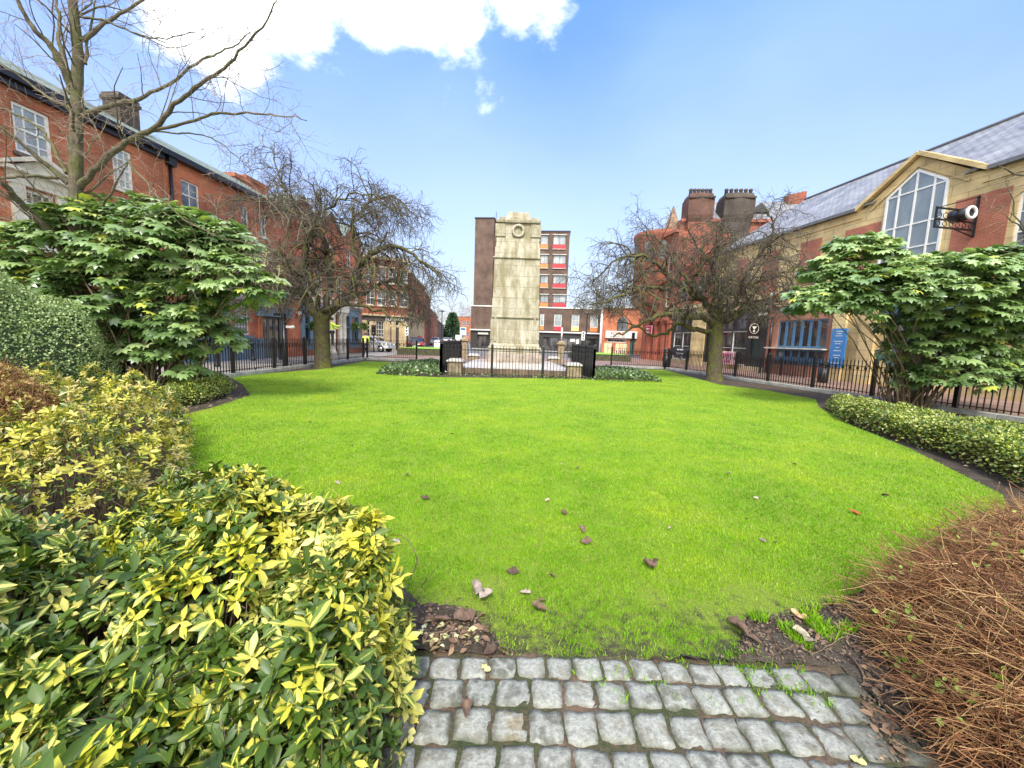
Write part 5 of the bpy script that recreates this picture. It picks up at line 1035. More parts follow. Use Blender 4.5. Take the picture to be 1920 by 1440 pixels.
def person(label,loc,rz,bend=0.0,arm=((.0,.0),(.0,.0)),zfoot=0):
    t=thing('person',label,'person',(loc[0],loc[1],zfoot),rz); cb,sb=math.cos(bend),math.sin(bend)
    def up(x,y,z):  # rotate the upper body about the hips, facing +y
        zz=z-.95; return (x,y*cb+zz*sb,.95+zz*cb-y*sb)
    H=[((0,0,.95),.135,.10),(up(0,0,1.12),.13,.095),(up(0,0,1.36),.155,.10),(up(0,0,1.47),.07),(up(0,.01,1.53),.055),(up(0,.02,1.60),.075),(up(0,.03,1.69),.085),
       ((-.1,0,.9),.09),((-.11,.03,.5),.06),((-.11,0,.09),.042),((-.11,.14,.04),.036),((.1,0,.9),.09),((.11,.03,.5),.06),((.12,0,.09),.042),((.12,.14,.04),.036)]
    E=[(0,1),(1,2),(2,3),(3,4),(4,5),(5,6),(0,7),(7,8),(8,9),(9,10),(0,11),(11,12),(12,13),(13,14)]
    for s_,(fa,fo) in zip((-1,1),arm):
        b=len(H); sh=up(s_*.19,0,1.40); el=up(s_*.24,.28*math.sin(fa),1.40-.28*math.cos(fa)); wr=up(s_*.22,.28*math.sin(fa)+.25*math.sin(fa+fo),1.40-.28*math.cos(fa)-.25*math.cos(fa+fo))
        H+=[(sh,.062),(el,.045),(wr,.030)]; E+=[(2,b),(b,b+1),(b+1,b+2)]
        w=Vector(wr); d=(w-Vector(el)).normalized(); h=len(H); H+=[(tuple(w+d*.05),.032,.02)]; E+=[(b+2,h)]
        side=d.cross(Vector((s_,0,0))).normalized()
        for k in range(4): H+=[(tuple(w+d*(.10)+side*(.025-.017*k)),.0095),(tuple(w+d*(.145+.012*(k in(1,2)))+side*(.025-.017*k)+Vector((-s_*.015,0,0))),.008)]; E+=[(h,len(H)-2),(len(H)-2,len(H)-1)]
        H+=[(tuple(w+d*.06+side*.05),.010)]; E+=[(h,len(H)-1)]
    skin('body',H,E,0,M_SKIN,t)
    J=[((0,0,.9),.155,.12),(up(0,0,1.12),.155,.115),(up(0,0,1.36),.175,.125),(up(0,0,1.46),.085)]; JE=[(0,1),(1,2),(2,3)]
    for s_,(fa,fo) in zip((-1,1),arm):
        b=len(J); J+=[(up(s_*.19,0,1.40),.078),(up(s_*.24,.28*math.sin(fa),1.40-.28*math.cos(fa)),.062),(up(s_*.22,.28*math.sin(fa)+.22*math.sin(fa+fo),1.40-.28*math.cos(fa)-.22*math.cos(fa+fo)),.048)]; JE+=[(2,b),(b,b+1),(b+1,b+2)]
    j=skin('jacket',J,JE,0,M_HV,t)
    s=MB(); 
    for z in (1.0,1.2):
        ring=[up(.166*math.cos(a*math.pi/8),.126*math.sin(a*math.pi/8),z) for a in range(17)]; s.tube(ring,.016,6)
    s.build('reflective_tape',M_SILV,t)
    skin('trousers',[((0,0,.93),.145,.11),((-.1,0,.87),.1),((-.11,.03,.5),.078),((-.11,0,.12),.066),((.1,0,.87),.1),((.11,.03,.5),.078),((.12,0,.12),.066)],[(0,1),(1,2),(2,3),(0,4),(4,5),(5,6)],0,M_TROU,t)
    s=MB(); c=up(0,.0,1.70); s.ball(c,.105,12,8,(1,1.08,1)); s.build('hair',M_HAIR,t)
    f=MB(); 
    for s_ in (-1,1): f.ball(up(s_*.035,.105,1.67),.012,6,4)
    f.build('eyes',M_WHITE,t); f=MB(); f.taper(*[0,0,0,0,0,0][:0],-.012,.012,0,.03,0,.04,.006); o=f.build('nose',M_SKIN,t); o.location=up(0,.1,1.62); f=MB(); f.box(-.022,.022,0,.008,0,.008); o=f.build('mouth',plain('lips',(.35,.13,.11),.5),t); o.location=up(0,.105,1.595)
    return t
p=PY(686,665,27.5); person('person in a yellow hi vis jacket stooping behind the back left railing',(p.x,27.5),R(20),R(38),((.3,.5),(.9,.3)),.06)
p=PY(623,640,24.5); person('person in a yellow hi vis jacket standing raised behind the left cherry trunk',(p.x,24.5),R(-60),0,((.5,.8),(1.0,.6)),.80)
t=thing('step_ladder','small aluminium step ladder under the worker behind the left cherry trunk','ladder',(p.x,24.5,.05)); s=MB()
for sx in (-.25,.25): s.tube([(sx,-.45,0),(sx,-.1,.73)],.02,6); s.tube([(sx,.4,0),(sx,.1,.73)],.02,6)
for k in range(3): s.box(-.25,.25,-.42+.11*k,-.34+.11*k,.15+.22*k,.18+.22*k)
s.box(-.28,.28,-.2,.2,.72,.75); s.build('ladder_frame',M_CHROME,t)
# hanging baskets on the pub
M_FLW=mat_leafy('basket_leaf',lambda n,x,y,r:ramp(n,r,[(0,(.05,.11,.03)),(.6,(.14,.22,.05)),(1,(.3,.28,.1))]),.5,.2)
LT=np.array([(0,0,0),(-.3,.35,.05),(.3,.35,.05),(-.25,.7,.02),(.25,.7,.02),(0,1,-.06),(0,.35,0),(0,.7,-.02)]); LTF=np.array([(0,6,1),(0,2,6),(1,6,7),(1,7,3),(6,2,4),(6,4,7),(3,7,5),(7,4,5)]); LTA=np.array([(0,0),(1,.35),(1,.35),(1,.7),(1,.7),(0,1),(0,.35),(0,.7)])
def rdir(n,g,zb=0): v=g.normal(size=(n,3)); v[:,2]+=zb; return norm(v)
for x,y,lab in ((574,612,'hanging basket of green leaves left of the left cherry trunk'),(655,612,'hanging basket of green leaves between the two blue windows'),(672,612,'dry brown hanging basket on the brick pier beside the bank')):
    u,z=FL.uz(x,y); w_=FL.world(u,-.5,z); t=thing('hanging_basket',lab,'hanging basket',tuple(w_)); g=np.random.default_rng(x); n=260; d=rdir(n,g,.2); V,F,A=instance(LT,LTF,LTA,d*.22*g.uniform(.4,1.2,(n,1)),d+rdir(n,g)*.7,rdir(n,g,1.5),g.uniform(.12,.2,n),g.random(n)*(.4 if x==574 else 1)); mesh_np('foliage',V,F,M_FLW,t,A)
    s=MB(); s.lathe((0,0,-.25),[(.05,0),(.2,.1),(.24,.25)],10); s.tube([(0,0,.0),(0,0,.5),(0,.0,.5)],.01,4); s.build('basket',M_DARK,t)
# ================================================================ BARE TREES
def mat_bark(name,c,moss=(.085,.10,.018),amt=.8,th=.45):
    m,n,p=newmat(name); co=coord(n); a=tnoise(n,14,6,stretch(n,co,(1,1,.5)),.7); ba=n.nodes.new('ShaderNodeTexWave'); ba.bands_direction='Z'; ba.inputs['Scale'].default_value=9; ba.inputs['Distortion'].default_value=6; ba.inputs['Detail'].default_value=4; lk(n,co,ba.inputs[0])
    col=mixc(n,.85,c,ramp(n,a.outputs[0],[(.3,(.45,.45,.45)),(.7,(1.6,1.6,1.55))]),'MULTIPLY'); col=mixc(n,.35,col,ramp(n,ba.outputs[0],[(.2,(.6,.6,.6)),(.8,(1.35,1.35,1.3))]),'MULTIPLY')
    b=tnoise(n,2.6,6,co,.7); g=n.nodes.new('ShaderNodeNewGeometry'); s=n.nodes.new('ShaderNodeSeparateXYZ'); lk(n,g.outputs['Normal'],s.inputs[0]); q=n.nodes.new('ShaderNodeMath'); q.operation='MULTIPLY_ADD'; lk(n,s.outputs[2],q.inputs[0]); q.inputs[1].default_value=.16; lk(n,b.outputs[0],q.inputs[2])
    f=ramp(n,q.outputs[0],[(th,(0,0,0)),(th+.16,(amt,)*3)]); col=mixc(n,f,col,mixc(n,1,moss,ramp(n,a.outputs[0],[(.3,(.6,.6,.6)),(.7,(1.5,1.5,1.5))]),'MULTIPLY'))
    lk(n,col,p.inputs['Base Color']); p.inputs['Roughness'].default_value=.9; p.inputs['Specular IOR Level'].default_value=.2
    bump(n,p,a.outputs[0],.9,.03); return m
def tubes(P,Rd,n):
    """P (N,k,3), Rd (N,k)"""
    N_,k,_=P.shape; T=np.empty_like(P); T[:,1:-1]=P[:,2:]-P[:,:-2]; T[:,0]=P[:,1]-P[:,0]; T[:,-1]=P[:,-1]-P[:,-2]; T/=np.maximum(np.linalg.norm(T,axis=2,keepdims=True),1e-9)
    mean=norm(P[:,-1]-P[:,0]); ref=np.where(np.abs(mean[:,2:3])>.8,np.array([[1.,.2,0]]),np.array([[0,.1,1.]]))[:,None,:]
    A=np.cross(T,ref); A/=np.maximum(np.linalg.norm(A,axis=2,keepdims=True),1e-9); B=np.cross(T,A)
    th=np.arange(n)*2*np.pi/n; V=P[:,:,None]+(A[:,:,None]*np.cos(th)[None,None,:,None]+B[:,:,None]*np.sin(th)[None,None,:,None])*Rd[:,:,None,None]
    i=np.arange(N_)[:,None,None]*k*n; s=np.arange(k-1)[None,:,None]*n; j=np.arange(n)[None,None,:]; j2=(j+1)%n
    F=np.stack([i+s+j,i+s+j2,i+s+n+j2,i+s+n+j],-1).reshape(-1,4); return V.reshape(-1,3),F
def smooth_path(pts,rads,sub=5,jit=.0,g=None):
    P=[Vector(p) for p in pts]; out=[];ro=[]
    for i in range(len(P)-1):
        p0=P[max(i-1,0)];p1=P[i];p2=P[i+1];p3=P[min(i+2,len(P)-1)]
        for s in range(sub):
            t=s/sub; q=.5*((2*p1)+(p2-p0)*t+(2*p0-5*p1+4*p2-p3)*t*t+(-p0+3*p1-3*p2+p3)*t**3)
            if g is not None and jit and (i or s): q=q+Vector(g.normal(size=3)*min(jit,(p2-p1).length/sub*.22))
            out.append(q); ro.append(rads[i]+(rads[i+1]-rads[i])*t)
    out.append(P[-1]); ro.append(rads[-1]); return np.array([tuple(v) for v in out]),np.array(ro)
def spawn(par,cnt,ln,k,rr,spread,droop,g,tmin=.25,wander=.25,lift=0,rmin=.002,grav=None):
    """par: list of (pts,rads). returns children of k points"""
    out=[]
    for P,Rr in par:
        m=len(P); seg=np.linalg.norm(np.diff(P,axis=0),axis=1).sum()
        n_=cnt(seg) if callable(cnt) else cnt
        for c in range(n_):
            t=tmin+(1-tmin)*(c+g.random())/max(n_,1); f=t*(m-1); i=min(int(f),m-2); q=P[i]+(P[i+1]-P[i])*(f-i); tg=P[i+1]-P[i]; tg=tg/max(np.linalg.norm(tg),1e-6); r0=Rr[i]+(Rr[i+1]-Rr[i])*(f-i)
            v=g.normal(size=3); v-=tg*(v@tg); v/=np.linalg.norm(v); d=tg*(1-spread)+v*spread; d[2]+=lift; d/=np.linalg.norm(d)
            L_=g.uniform(*ln)*(1.15-.5*t); st=L_/(k-1); pts=[q]; w_=d.copy(); 
            for s in range(k-1): w_=w_+g.normal(size=3)*wander; w_[2]-=droop*(s+1)/k; w_/=np.linalg.norm(w_); pts.append(pts[-1]+w_*st)
            r1=max(min(r0*rr,L_*.022),rmin); out.append((np.array(pts),np.linspace(r1,max(r1*.35,rmin*.75),k)))
    return out
def bmesh_of(lst,n,name,mat,par):
    P=np.stack([a for a,_ in lst]); Rd=np.stack([b for _,b in lst]); V,F=tubes(P,Rd,n); return V,F
def join_quads(parts): 
    V=[];F=[];b=0
    for v,f in parts: V.append(v);F.append(f+b);b+=len(v)
    return np.concatenate(V),np.concatenate(F)
def make_tree(label,cat,mains,Yb,barkm,twigm,lev,seed,wob=.02,trunk_n=12,name='bare_tree',group=None,rs=1.0,zmin=0):
    g=np.random.default_rng(seed); base=mains[0][0][0]; b=PY(base[0],base[1],Yb); t=thing(name,label,cat,(b.x,Yb,0),group=group); off=np.array([b.x,Yb,0]); ms=[]; tv=[]
    for pts,r0,r1,dy in mains:
        n=len(pts); W=[]
        for i,(x,y) in enumerate(pts): Yi=Yb+dy[0]+(dy[1]-dy[0])*(i/(n-1)); W.append(PY(x,y,Yi)-Vector(off))
        P,Rr=smooth_path(W,np.linspace(r0,r1,n)*(rs if len(ms) or rs<.7 else .92),5,wob if len(ms) else 0,g); ms.append((P,Rr))
    for i,(P,Rr) in enumerate(ms):
        Rr=Rr*(1+.06*np.sin(np.arange(len(Rr))*1.1+i)*(Rr>.03)*(i>0)); 
        if i==0: Rr=Rr.copy(); Rr[:5]*=np.array([1.35,1.18,1.1,1.05,1.02])
        tv.append(tubes(P[None],Rr[None],trunk_n))
    V,F=join_quads(tv)
    nse=np.array([mnoise.noise(Vector(v)*7.0) for v in V]); c=V-0; V=V+(np.stack([nse,np.roll(nse,7),np.zeros(len(nse))],1))*.012
    mesh_np('trunk',V,F,barkm,t)
    cur=ms[1:] if lev[0].get('skip',True) else ms; parts=[]; allp=cur
    for q in lev:
        q=dict(q); q.pop('skip',None); nn=q.pop('n'); keep=q.pop('also',False); src=cur if not keep else cur+prev; ch=spawn(src,g=g,**q); ch=[c_ for c_ in ch if c_[0][:,2].min()>zmin]; prev=cur; cur=ch; P=np.stack([a for a,_ in ch]); Rd=np.stack([r for _,r in ch]); parts.append(tubes(P,Rd,nn))
    V,F=join_quads(parts[:1]); mesh_np('branches',V,F,barkm,t); V,F=join_quads(parts[1:]); mesh_np('twigs',V,F,twigm,t,smooth=False); return t
BK_C=mat_bark('cherry_bark',(.085,.068,.048),(.11,.12,.022),.75,th=.46); BK_T=mat_bark('tall_tree_bark',(.12,.10,.075),(.10,.115,.03),.6,.44)
TW_C=plain('cherry_twigs',(.098,.08,.062),.8,var=.3,scale=2); TW_T=plain('pale_twigs',(.30,.235,.175),.8,var=.3,scale=2)
CHL=[([(606,693),(604,650),(603,612),(602,588)],.37,.33,(0,0)),
 ([(600,600),(575,566),(560,530),(573,480),(583,430),(600,395),(592,360)],.22,.04,(0,-.5)),([(606,596),(640,568),(664,545),(672,505),(692,480),(722,463),(760,468),(800,498),(838,530)],.21,.025,(0,-1.0)),
 ([(601,598),(580,558),(535,540),(480,535),(420,565)],.15,.03,(0,.8)),([(604,592),(618,540),(618,490),(600,440),(565,395),(530,350),(507,275)],.17,.02,(0,1.2)),([(645,565),(690,545),(735,525),(775,545),(800,580)],.12,.02,(0,1.4)),
 ([(562,530),(520,480),(465,455),(410,470),(380,510)],.10,.02,(-.2,-1.6)),([(580,440),(540,390),(490,370),(440,375)],.08,.02,(-.3,.6)),([(672,500),(660,430),(690,380),(735,370),(785,410)],.10,.02,(-.4,1.5)),([(600,410),(635,375),(690,365),(745,395)],.06,.015,(-.4,-1.2)),
 ([(603,590),(630,575),(690,575),(745,600),(770,615)],.09,.015,(0,-2.2)),([(603,590),(585,540),(545,500),(520,520),(495,580)],.10,.015,(0,-2.4))]
seglen=lambda k: (lambda s: max(2,int(s*k)))
LEVC=[dict(n=5,cnt=seglen(5.6),ln=(1.0,2.8),k=10,rr=.55,spread=.6,droop=.42,wander=.2,lift=-.02,tmin=.18,rmin=.012),
      dict(n=4,cnt=8,ln=(.5,1.3),k=8,rr=.6,spread=.6,droop=.35,wander=.24,lift=.05,tmin=.1,rmin=.0085),
      dict(n=3,cnt=5,ln=(.2,.6),k=5,rr=.65,spread=.6,droop=.2,wander=.24,tmin=.1,rmin=.0058)]
make_tree('gnarled bare cherry tree with mossy forked trunk on the left of the lawn','tree',CHL,17.6,BK_C,TW_C,LEVC,21,.05,name='cherry_tree',rs=1.0,zmin=1.9)
CHR=[([(1339,716),(1340,680),(1342,640),(1343,604)],.36,.31,(0,0)),
 ([(1340,612),(1318,595),(1280,592),(1243,590),(1215,602),(1180,618),(1150,632)],.19,.03,(0,-.8)),([(1335,622),(1300,618),(1272,605),(1255,622),(1225,630),(1195,612),(1160,600)],.13,.02,(0,.8)),
 ([(1343,606),(1330,575),(1300,550),(1260,525),(1225,490),(1195,478),(1150,490),(1110,530)],.17,.02,(0,-.6)),([(1345,606),(1380,590),(1420,572),(1470,560),(1520,560)],.18,.03,(0,.6)),
 ([(1345,604),(1352,560),(1340,510),(1310,470),(1290,430)],.15,.025,(0,.9)),([(1350,600),(1385,560),(1400,510),(1430,470),(1450,430),(1440,400)],.13,.02,(0,-.9)),([(1350,600),(1370,580),(1395,540),(1450,520),(1500,500)],.10,.02,(0,-1.6)),
 ([(1300,555),(1270,500),(1235,450),(1200,440)],.08,.02,(-.2,.8)),([(1255,540),(1200,540),(1150,560),(1105,570)],.09,.02,(-.5,-1.5)),([(1330,575),(1300,520),(1345,470),(1370,430)],.09,.02,(0,-1.8)),([(1243,592),(1200,560),(1160,545),(1120,550)],.07,.015,(-.5,1.2)),([(1425,600),(1400,560),(1390,500)],.05,.015,(-.3,-1.4))]
make_tree('low spreading bare cherry tree with thick mossy trunk on the right of the lawn','tree',CHR,18.0,BK_C,TW_C,LEVC,33,.05,name='cherry_tree',rs=1.0,zmin=2.45)
TALL=[([(150,765),(143,560),(140,430),(143,330),(143,240),(145,160),(146,100),(138,20),(134,-60),(136,-150)],.235,.10,(0,.0)),
 ([(150,350),(195,300),(235,268),(290,240),(335,188),(385,152),(430,118),(480,62),(520,0)],.115,.014,(0,-1.3)),([(278,248),(340,232),(400,216),(465,212),(520,217),(575,226)],.055,.012,(-.4,-1.6)),([(290,246),(345,250),(395,258),(440,290),(475,325)],.032,.008,(-.4,.4)),
 ([(155,218),(200,200),(260,185),(320,155),(380,112),(425,95),(470,60)],.085,.014,(0,.7)),([(150,75),(190,50),(235,20),(290,-12)],.08,.03,(0,.5)),([(150,30),(205,42),(255,62),(300,73),(365,60)],.04,.010,(0,-.8)),
 ([(128,345),(75,300),(25,255),(-30,225)],.085,.03,(0,-.7)),([(124,325),(95,268),(60,228),(15,208),(-30,190)],.065,.02,(0,.6)),([(138,178),(105,100),(70,60),(35,5),(15,-50)],.12,.03,(0,-.6)),([(128,140),(112,85),(108,30),(104,-40)],.08,.03,(0,.5)),
 ([(135,205),(85,180),(40,145),(-20,105)],.06,.02,(0,1.0)),([(118,333),(60,330),(0,333),(-60,330)],.06,.03,(0,-1.0)),([(118,470),(95,435),(50,392),(5,345),(-40,310)],.14,.06,(0,-1.4)),([(165,455),(188,400),(218,345),(240,305)],.06,.012,(0,-.9)),([(115,450),(60,425),(0,408),(-60,400)],.05,.03,(0,.4)),
 ([(240,300),(300,370),(360,420),(430,448),(520,470)],.03,.008,(-1,-2.0)),([(160,120),(168,60),(180,0)],.05,.02,(0,.3)),([(250,62),(330,90),(400,60)],.02,.008,(.4,1.2))]
LEVT=[dict(n=4,cnt=seglen(2.9),ln=(.6,1.7),k=8,rr=.3,spread=.58,droop=.0,wander=.16,lift=.15,tmin=.2,rmin=.0045,skip=False),
      dict(n=3,cnt=5,ln=(.3,.9),k=6,rr=.55,spread=.55,droop=.02,wander=.2,lift=.08,tmin=.15,rmin=.003),
      dict(n=3,cnt=4,ln=(.1,.3),k=4,rr=.6,spread=.55,droop=.0,wander=.2,tmin=.15,rmin=.0022)]
make_tree('tall bare tree with upright grey green trunk rising above the left shrubs','tree',TALL,8.3,BK_T,TW_T,LEVT,5,.012,14,rs=.56)
# twigs of a tree off the right edge
make_tree('bare twiggy branches reaching in at the right edge of the picture','tree',[([(2150,900),(2120,500),(2100,300)],.12,.06,(0,0)),([(2110,520),(2000,470),(1930,440),(1880,400)],.03,.006,(0,.5)),([(2110,430),(2010,330),(1930,330),(1870,310)],.03,.006,(0,-.3)),([(2105,560),(1990,540),(1920,450),(1890,350)],.03,.005,(0,.5))],6.8,BK_T,TW_T,[dict(n=4,cnt=7,ln=(.3,.9),k=6,rr=.5,spread=.5,droop=.0,wander=.2,tmin=.4,rmin=.003),dict(n=3,cnt=4,ln=(.15,.4),k=4,rr=.5,spread=.5,droop=0,wander=.2,rmin=.002)],9)
# far trees
def far_tree(x,Y,ytop,wpx,seed,label):
    b=PY(x,640,Y); h=PY(x,ytop,Y).z; g=np.random.default_rng(seed); t=thing('bare_tree',label,'tree',(b.x,Y,0),group='far bare trees')
    P,Rr=smooth_path([(0,0,0),(.1,0,h*.3),(-.1,.1,h*.55),(0,0,h*.8)],[h*.018,h*.014,h*.009,h*.004],4,.05,g); V,F=tubes(P[None],Rr[None],6); mesh_np('trunk',V,F,TWF,t)
    a=spawn([(P,Rr)],14,(h*.3,h*.5),7,.5,.5,-.1,g,.25,.15,.2,h*.0022); b_=spawn(a,7,(h*.12,h*.25),5,.5,.5,-.05,g,.2,.2,.1,h*.0015); c=spawn(b_,5,(h*.05,h*.12),4,.6,.5,0,g,.1,.2,0,h*.0011)
    V,F=join_quads([tubes(np.stack([q for q,_ in l]),np.stack([r for _,r in l]),3) for l in (a,b_,c)]); mesh_np('crown',V,F,TWF,t,smooth=False)
TWF=plain('far_twigs',(.30,.27,.24),.9,var=.1)
for i,(x,Y,yt) in enumerate(((800,190,585),(822,200,578),(846,195,572),(868,205,568),(885,200,574),(812,170,592))): far_tree(x,Y,yt,20,50+i,'pale bare tree beyond the end of the side street')
# conifer
b=PY(848,640,150); hC=PY(848,587,150).z; cf=thing('evergreen_tree','dense green conifer closing the end of the side street','tree',(b.x,150,0)); g=np.random.default_rng(3); n=5000; z=g.random(n)**.8; rr=(1-z)**.6*hC*.28+.3; th=g.uniform(0,6.28,n); pos=np.stack([rr*np.cos(th)*g.uniform(.6,1.05,n),rr*np.sin(th)*g.uniform(.6,1.05,n),.8+z*(hC-1)],1)
M_CON=mat_leafy('conifer_foliage',lambda n,x,y,r:ramp(n,r,[(0,(.03,.075,.035)),(1,(.09,.16,.07))]),.7,0)
V,F,A=instance(LT,LTF,LTA,pos,np.stack([np.cos(th),np.sin(th),g.uniform(-.2,.8,n)],1)+rdir(n,g)*.4,rdir(n,g,1),g.uniform(.5,1.1,n),g.random(n)); mesh_np('crown',V,F,M_CON,cf,A)
MB().tube([(0,0,0),(0,0,hC*.8)],[.4,.1],8).build('trunk',BK_C,cf)
# ================================================================ SHRUBS
# big leaved palmate shrubs
def palm_template(nl=8):
    V=[(0,0,0)];F=[];A=[(0,0)]; half=R(138); an=[-half+2*half*i/(nl-1) for i in range(nl)]; st=2*half/(nl-1)
    def p(a,r,z): V.append((r*math.sin(a),r*math.cos(a),z)); A.append((1 if z<0 else 0,r)); return len(V)-1
    notch=[p(an[0]-st*.6,.22,-.03)]
    for i,a in enumerate(an):
        L_=1-.38*(abs(a)/half)**1.5; l=p(a-st*.46,.66*L_,-.07); r=p(a+st*.46,.66*L_,-.07); m=p(a,.55*L_,-.015); t=p(a,L_,-.24); nt_=p(a+st*.5,.50,-.06)
        F+= [(0,m,notch[-1]),(notch[-1],m,l),(l,m,t),(m,r,t),(0,nt_,m),(m,nt_,r)]; notch.append(nt_)
    V=np.array(V,float); F=[tuple(f) for f in F]; return V,np.array(F),np.array(A,float)
PT,PTF,PTA=palm_template(); PTF=PTF[:,::-1]
def fatsia_fn(n,x,y,r):
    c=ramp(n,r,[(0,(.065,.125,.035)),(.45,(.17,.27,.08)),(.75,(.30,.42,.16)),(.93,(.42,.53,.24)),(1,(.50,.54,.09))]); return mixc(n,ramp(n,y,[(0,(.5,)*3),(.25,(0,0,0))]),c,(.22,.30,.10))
M_FATS=mat_leafy('big_shrub_leaf',fatsia_fn,.36,.18,1.0); M_PET=plain('leaf_stalks',(.22,.28,.09),.5,var=.2); M_STEM=plain('shrub_stems',(.19,.145,.085),.8,var=.3,scale=8,bmp=.2); M_PAN=plain('seed_heads',(.48,.45,.26),.7,var=.15)
def fatsia(label,blobs,Yb,base,nros,seed,size=(.13,.19),stalks=()):
    g=np.random.default_rng(seed); bx,by=base; t=thing('broadleaf_shrub',label,'shrub',(bx,by,0)); off=np.array([bx,by,0.]); area=[b[2]*b[3] for b in blobs]; tot=sum(area); C=[];D=[]
    for (x,y,rx,ry,dy) in blobs:
        c=np.array(PY(x,y,Yb+dy)); k=PY(x+100,y,Yb+dy).x-PY(x,y,Yb+dy).x; rad=np.array([rx*k/100,max(rx,ry)*k/100*.75,ry*k/100]); n=int(nros*rx*ry/tot)
        d=rdir(n*2,g,.5); d=d[(d[:,2]>-.5)][:n]; d[:,1]-=.2; d=norm(d); C.append(c+d*rad*g.uniform(.72,1.02,(len(d),1))); D.append(d)
    C=np.concatenate(C)-off; D=np.concatenate(D); ok=C[:,2]>.25; C=C[ok]; D=D[ok]; n=len(C); P=[];Fw=[];U=[];S=[];Rn=[];pet=[]
    for i in range(n):
        m=g.integers(6,10); a0=g.uniform(0,6.28); tone=g.random()
        for j in range(m):
            a=a0+j*2.4+g.normal()*.2; out=np.array([math.cos(a),math.sin(a),g.uniform(-.25,.55)])+D[i]*.55; out/=np.linalg.norm(out); pl=g.uniform(.10,.24); q=C[i]+out*pl
            P.append(q); f=out.copy(); f[2]-=g.uniform(.25,.7); Fw.append(f); U.append(np.array([0,-.12,1.])+g.normal(size=3)*.38+D[i]*.3); S.append(g.uniform(*size)); Rn.append(np.clip(tone*.75+g.random()*.25+ (.1 if D[i][2]>.4 else -.08),0,.96) if g.random()>.025 else 1.0); pet.append((C[i],q))  # upward rosettes toned paler, the rest darker: top light painted into the leaves
    V,F,A=instance(PT,PTF,PTA,np.array(P),np.array(Fw),np.array(U),np.array(S),np.array(Rn)); mesh_np('foliage',V,F,M_FATS,t,A)
    pp=np.array([[a,(a+b)/2+np.array([0,0,.015]),b] for a,b in pet]); V,F=tubes(pp,np.full(pp.shape[:2],.004),3); mesh_np('leaf_stalks',V,F,M_PET,t)
    # stems from the ground up to a sample of rosettes
    idx=g.choice(n,min(n,70),replace=False); pp=[];rr=[]
    for i in idx:
        e=C[i]; s0=np.array([g.normal()*.28,g.normal()*.22,0]); m1=s0*1.3+np.array([e[0]*.18,e[1]*.18,e[2]*.35]); m2=s0*.6+np.array([e[0]*.6,e[1]*.6,e[2]*.72])
        Q,_=smooth_path([s0,m1,m2,e],[1]*4,4,.015,g); pp.append(Q); rr.append(np.linspace(g.uniform(.018,.034),.008,len(Q)))
    V,F=tubes(np.array(pp),np.array(rr),6); mesh_np('stems',V,F,M_STEM,t)
    pl=[]
    for (x,y,dy) in stalks:
        b=np.array(PY(x,y,Yb+dy))-off; top=b+np.array([g.normal()*.05,0,.3]); P0,R0=smooth_path([b-np.array([0,0,.2]),b,top],[.008,.007,.005],3); pl.append((P0,R0))
    for q_ in pl:
        c1=spawn([q_],9,(.08,.16),4,.6,.7,0,g,.5,.1,.2,.0035); c2=spawn(c1,3,(.03,.06),4,.8,.6,0,g,.4,.1,0,.003); V,F=join_quads([tubes(np.stack([q for q,_ in l]),np.stack([r for _,r in l]),4) for l in ([q_],c1,c2)]); mesh_np('seed_head',V,F,M_PAN,t)
    return t
gb=G(285,748)
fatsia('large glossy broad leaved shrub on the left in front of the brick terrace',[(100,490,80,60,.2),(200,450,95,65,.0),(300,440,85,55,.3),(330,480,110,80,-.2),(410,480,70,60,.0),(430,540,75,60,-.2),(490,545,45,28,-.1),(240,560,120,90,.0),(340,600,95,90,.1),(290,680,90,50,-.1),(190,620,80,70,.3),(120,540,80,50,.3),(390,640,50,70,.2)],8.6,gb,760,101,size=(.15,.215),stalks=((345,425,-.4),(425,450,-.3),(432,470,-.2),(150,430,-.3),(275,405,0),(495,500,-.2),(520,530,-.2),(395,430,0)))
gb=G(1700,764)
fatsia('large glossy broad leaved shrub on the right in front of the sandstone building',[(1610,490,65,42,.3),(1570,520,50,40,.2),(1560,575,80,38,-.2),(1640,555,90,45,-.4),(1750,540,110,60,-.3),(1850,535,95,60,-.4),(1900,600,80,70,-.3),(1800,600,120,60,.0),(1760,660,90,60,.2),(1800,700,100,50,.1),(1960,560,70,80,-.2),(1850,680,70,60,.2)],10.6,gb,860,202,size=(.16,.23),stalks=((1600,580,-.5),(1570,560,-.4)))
# clipped dome hedge
def leaf_cloud(name,label,cat,base,Pp,Dd,size,mat,seed,stems=None,core=None,asp=1.0,nm='foliage',rn=None,group=None,flat=.6):
    g=np.random.default_rng(seed); t=thing(name,label,cat,base,group=group); n=len(Pp); V,F,A=instance(LT*np.array([asp,1,1]),LTF,LTA,Pp,Dd+rdir(n,g)*flat,rdir(n,g,1.4),g.uniform(size[0],size[1],n),g.random(n) if rn is None else rn); mesh_np(nm,V,F,mat,t,A); return t
cxd=PY(-50,690,6.6); g=np.random.default_rng(4); n=80000; d=rdir(n,g,.3); d=d[d[:,2]>-.05]; rad=np.array([1.9,1.9,2.38]); lump=1+.05*np.sin(d[:,0:1]*9+d[:,1:2]*7)+.03*np.sin(d[:,2:3]*17+d[:,0:1]*13)
M_DOME=mat_leafy('dome_hedge_leaf',lambda n,x,y,r:ramp(n,r,[(0,(.13,.20,.07)),(.5,(.26,.36,.14)),(.9,(.38,.46,.23)),(1,(.45,.50,.18))]),.6,.15,.6)
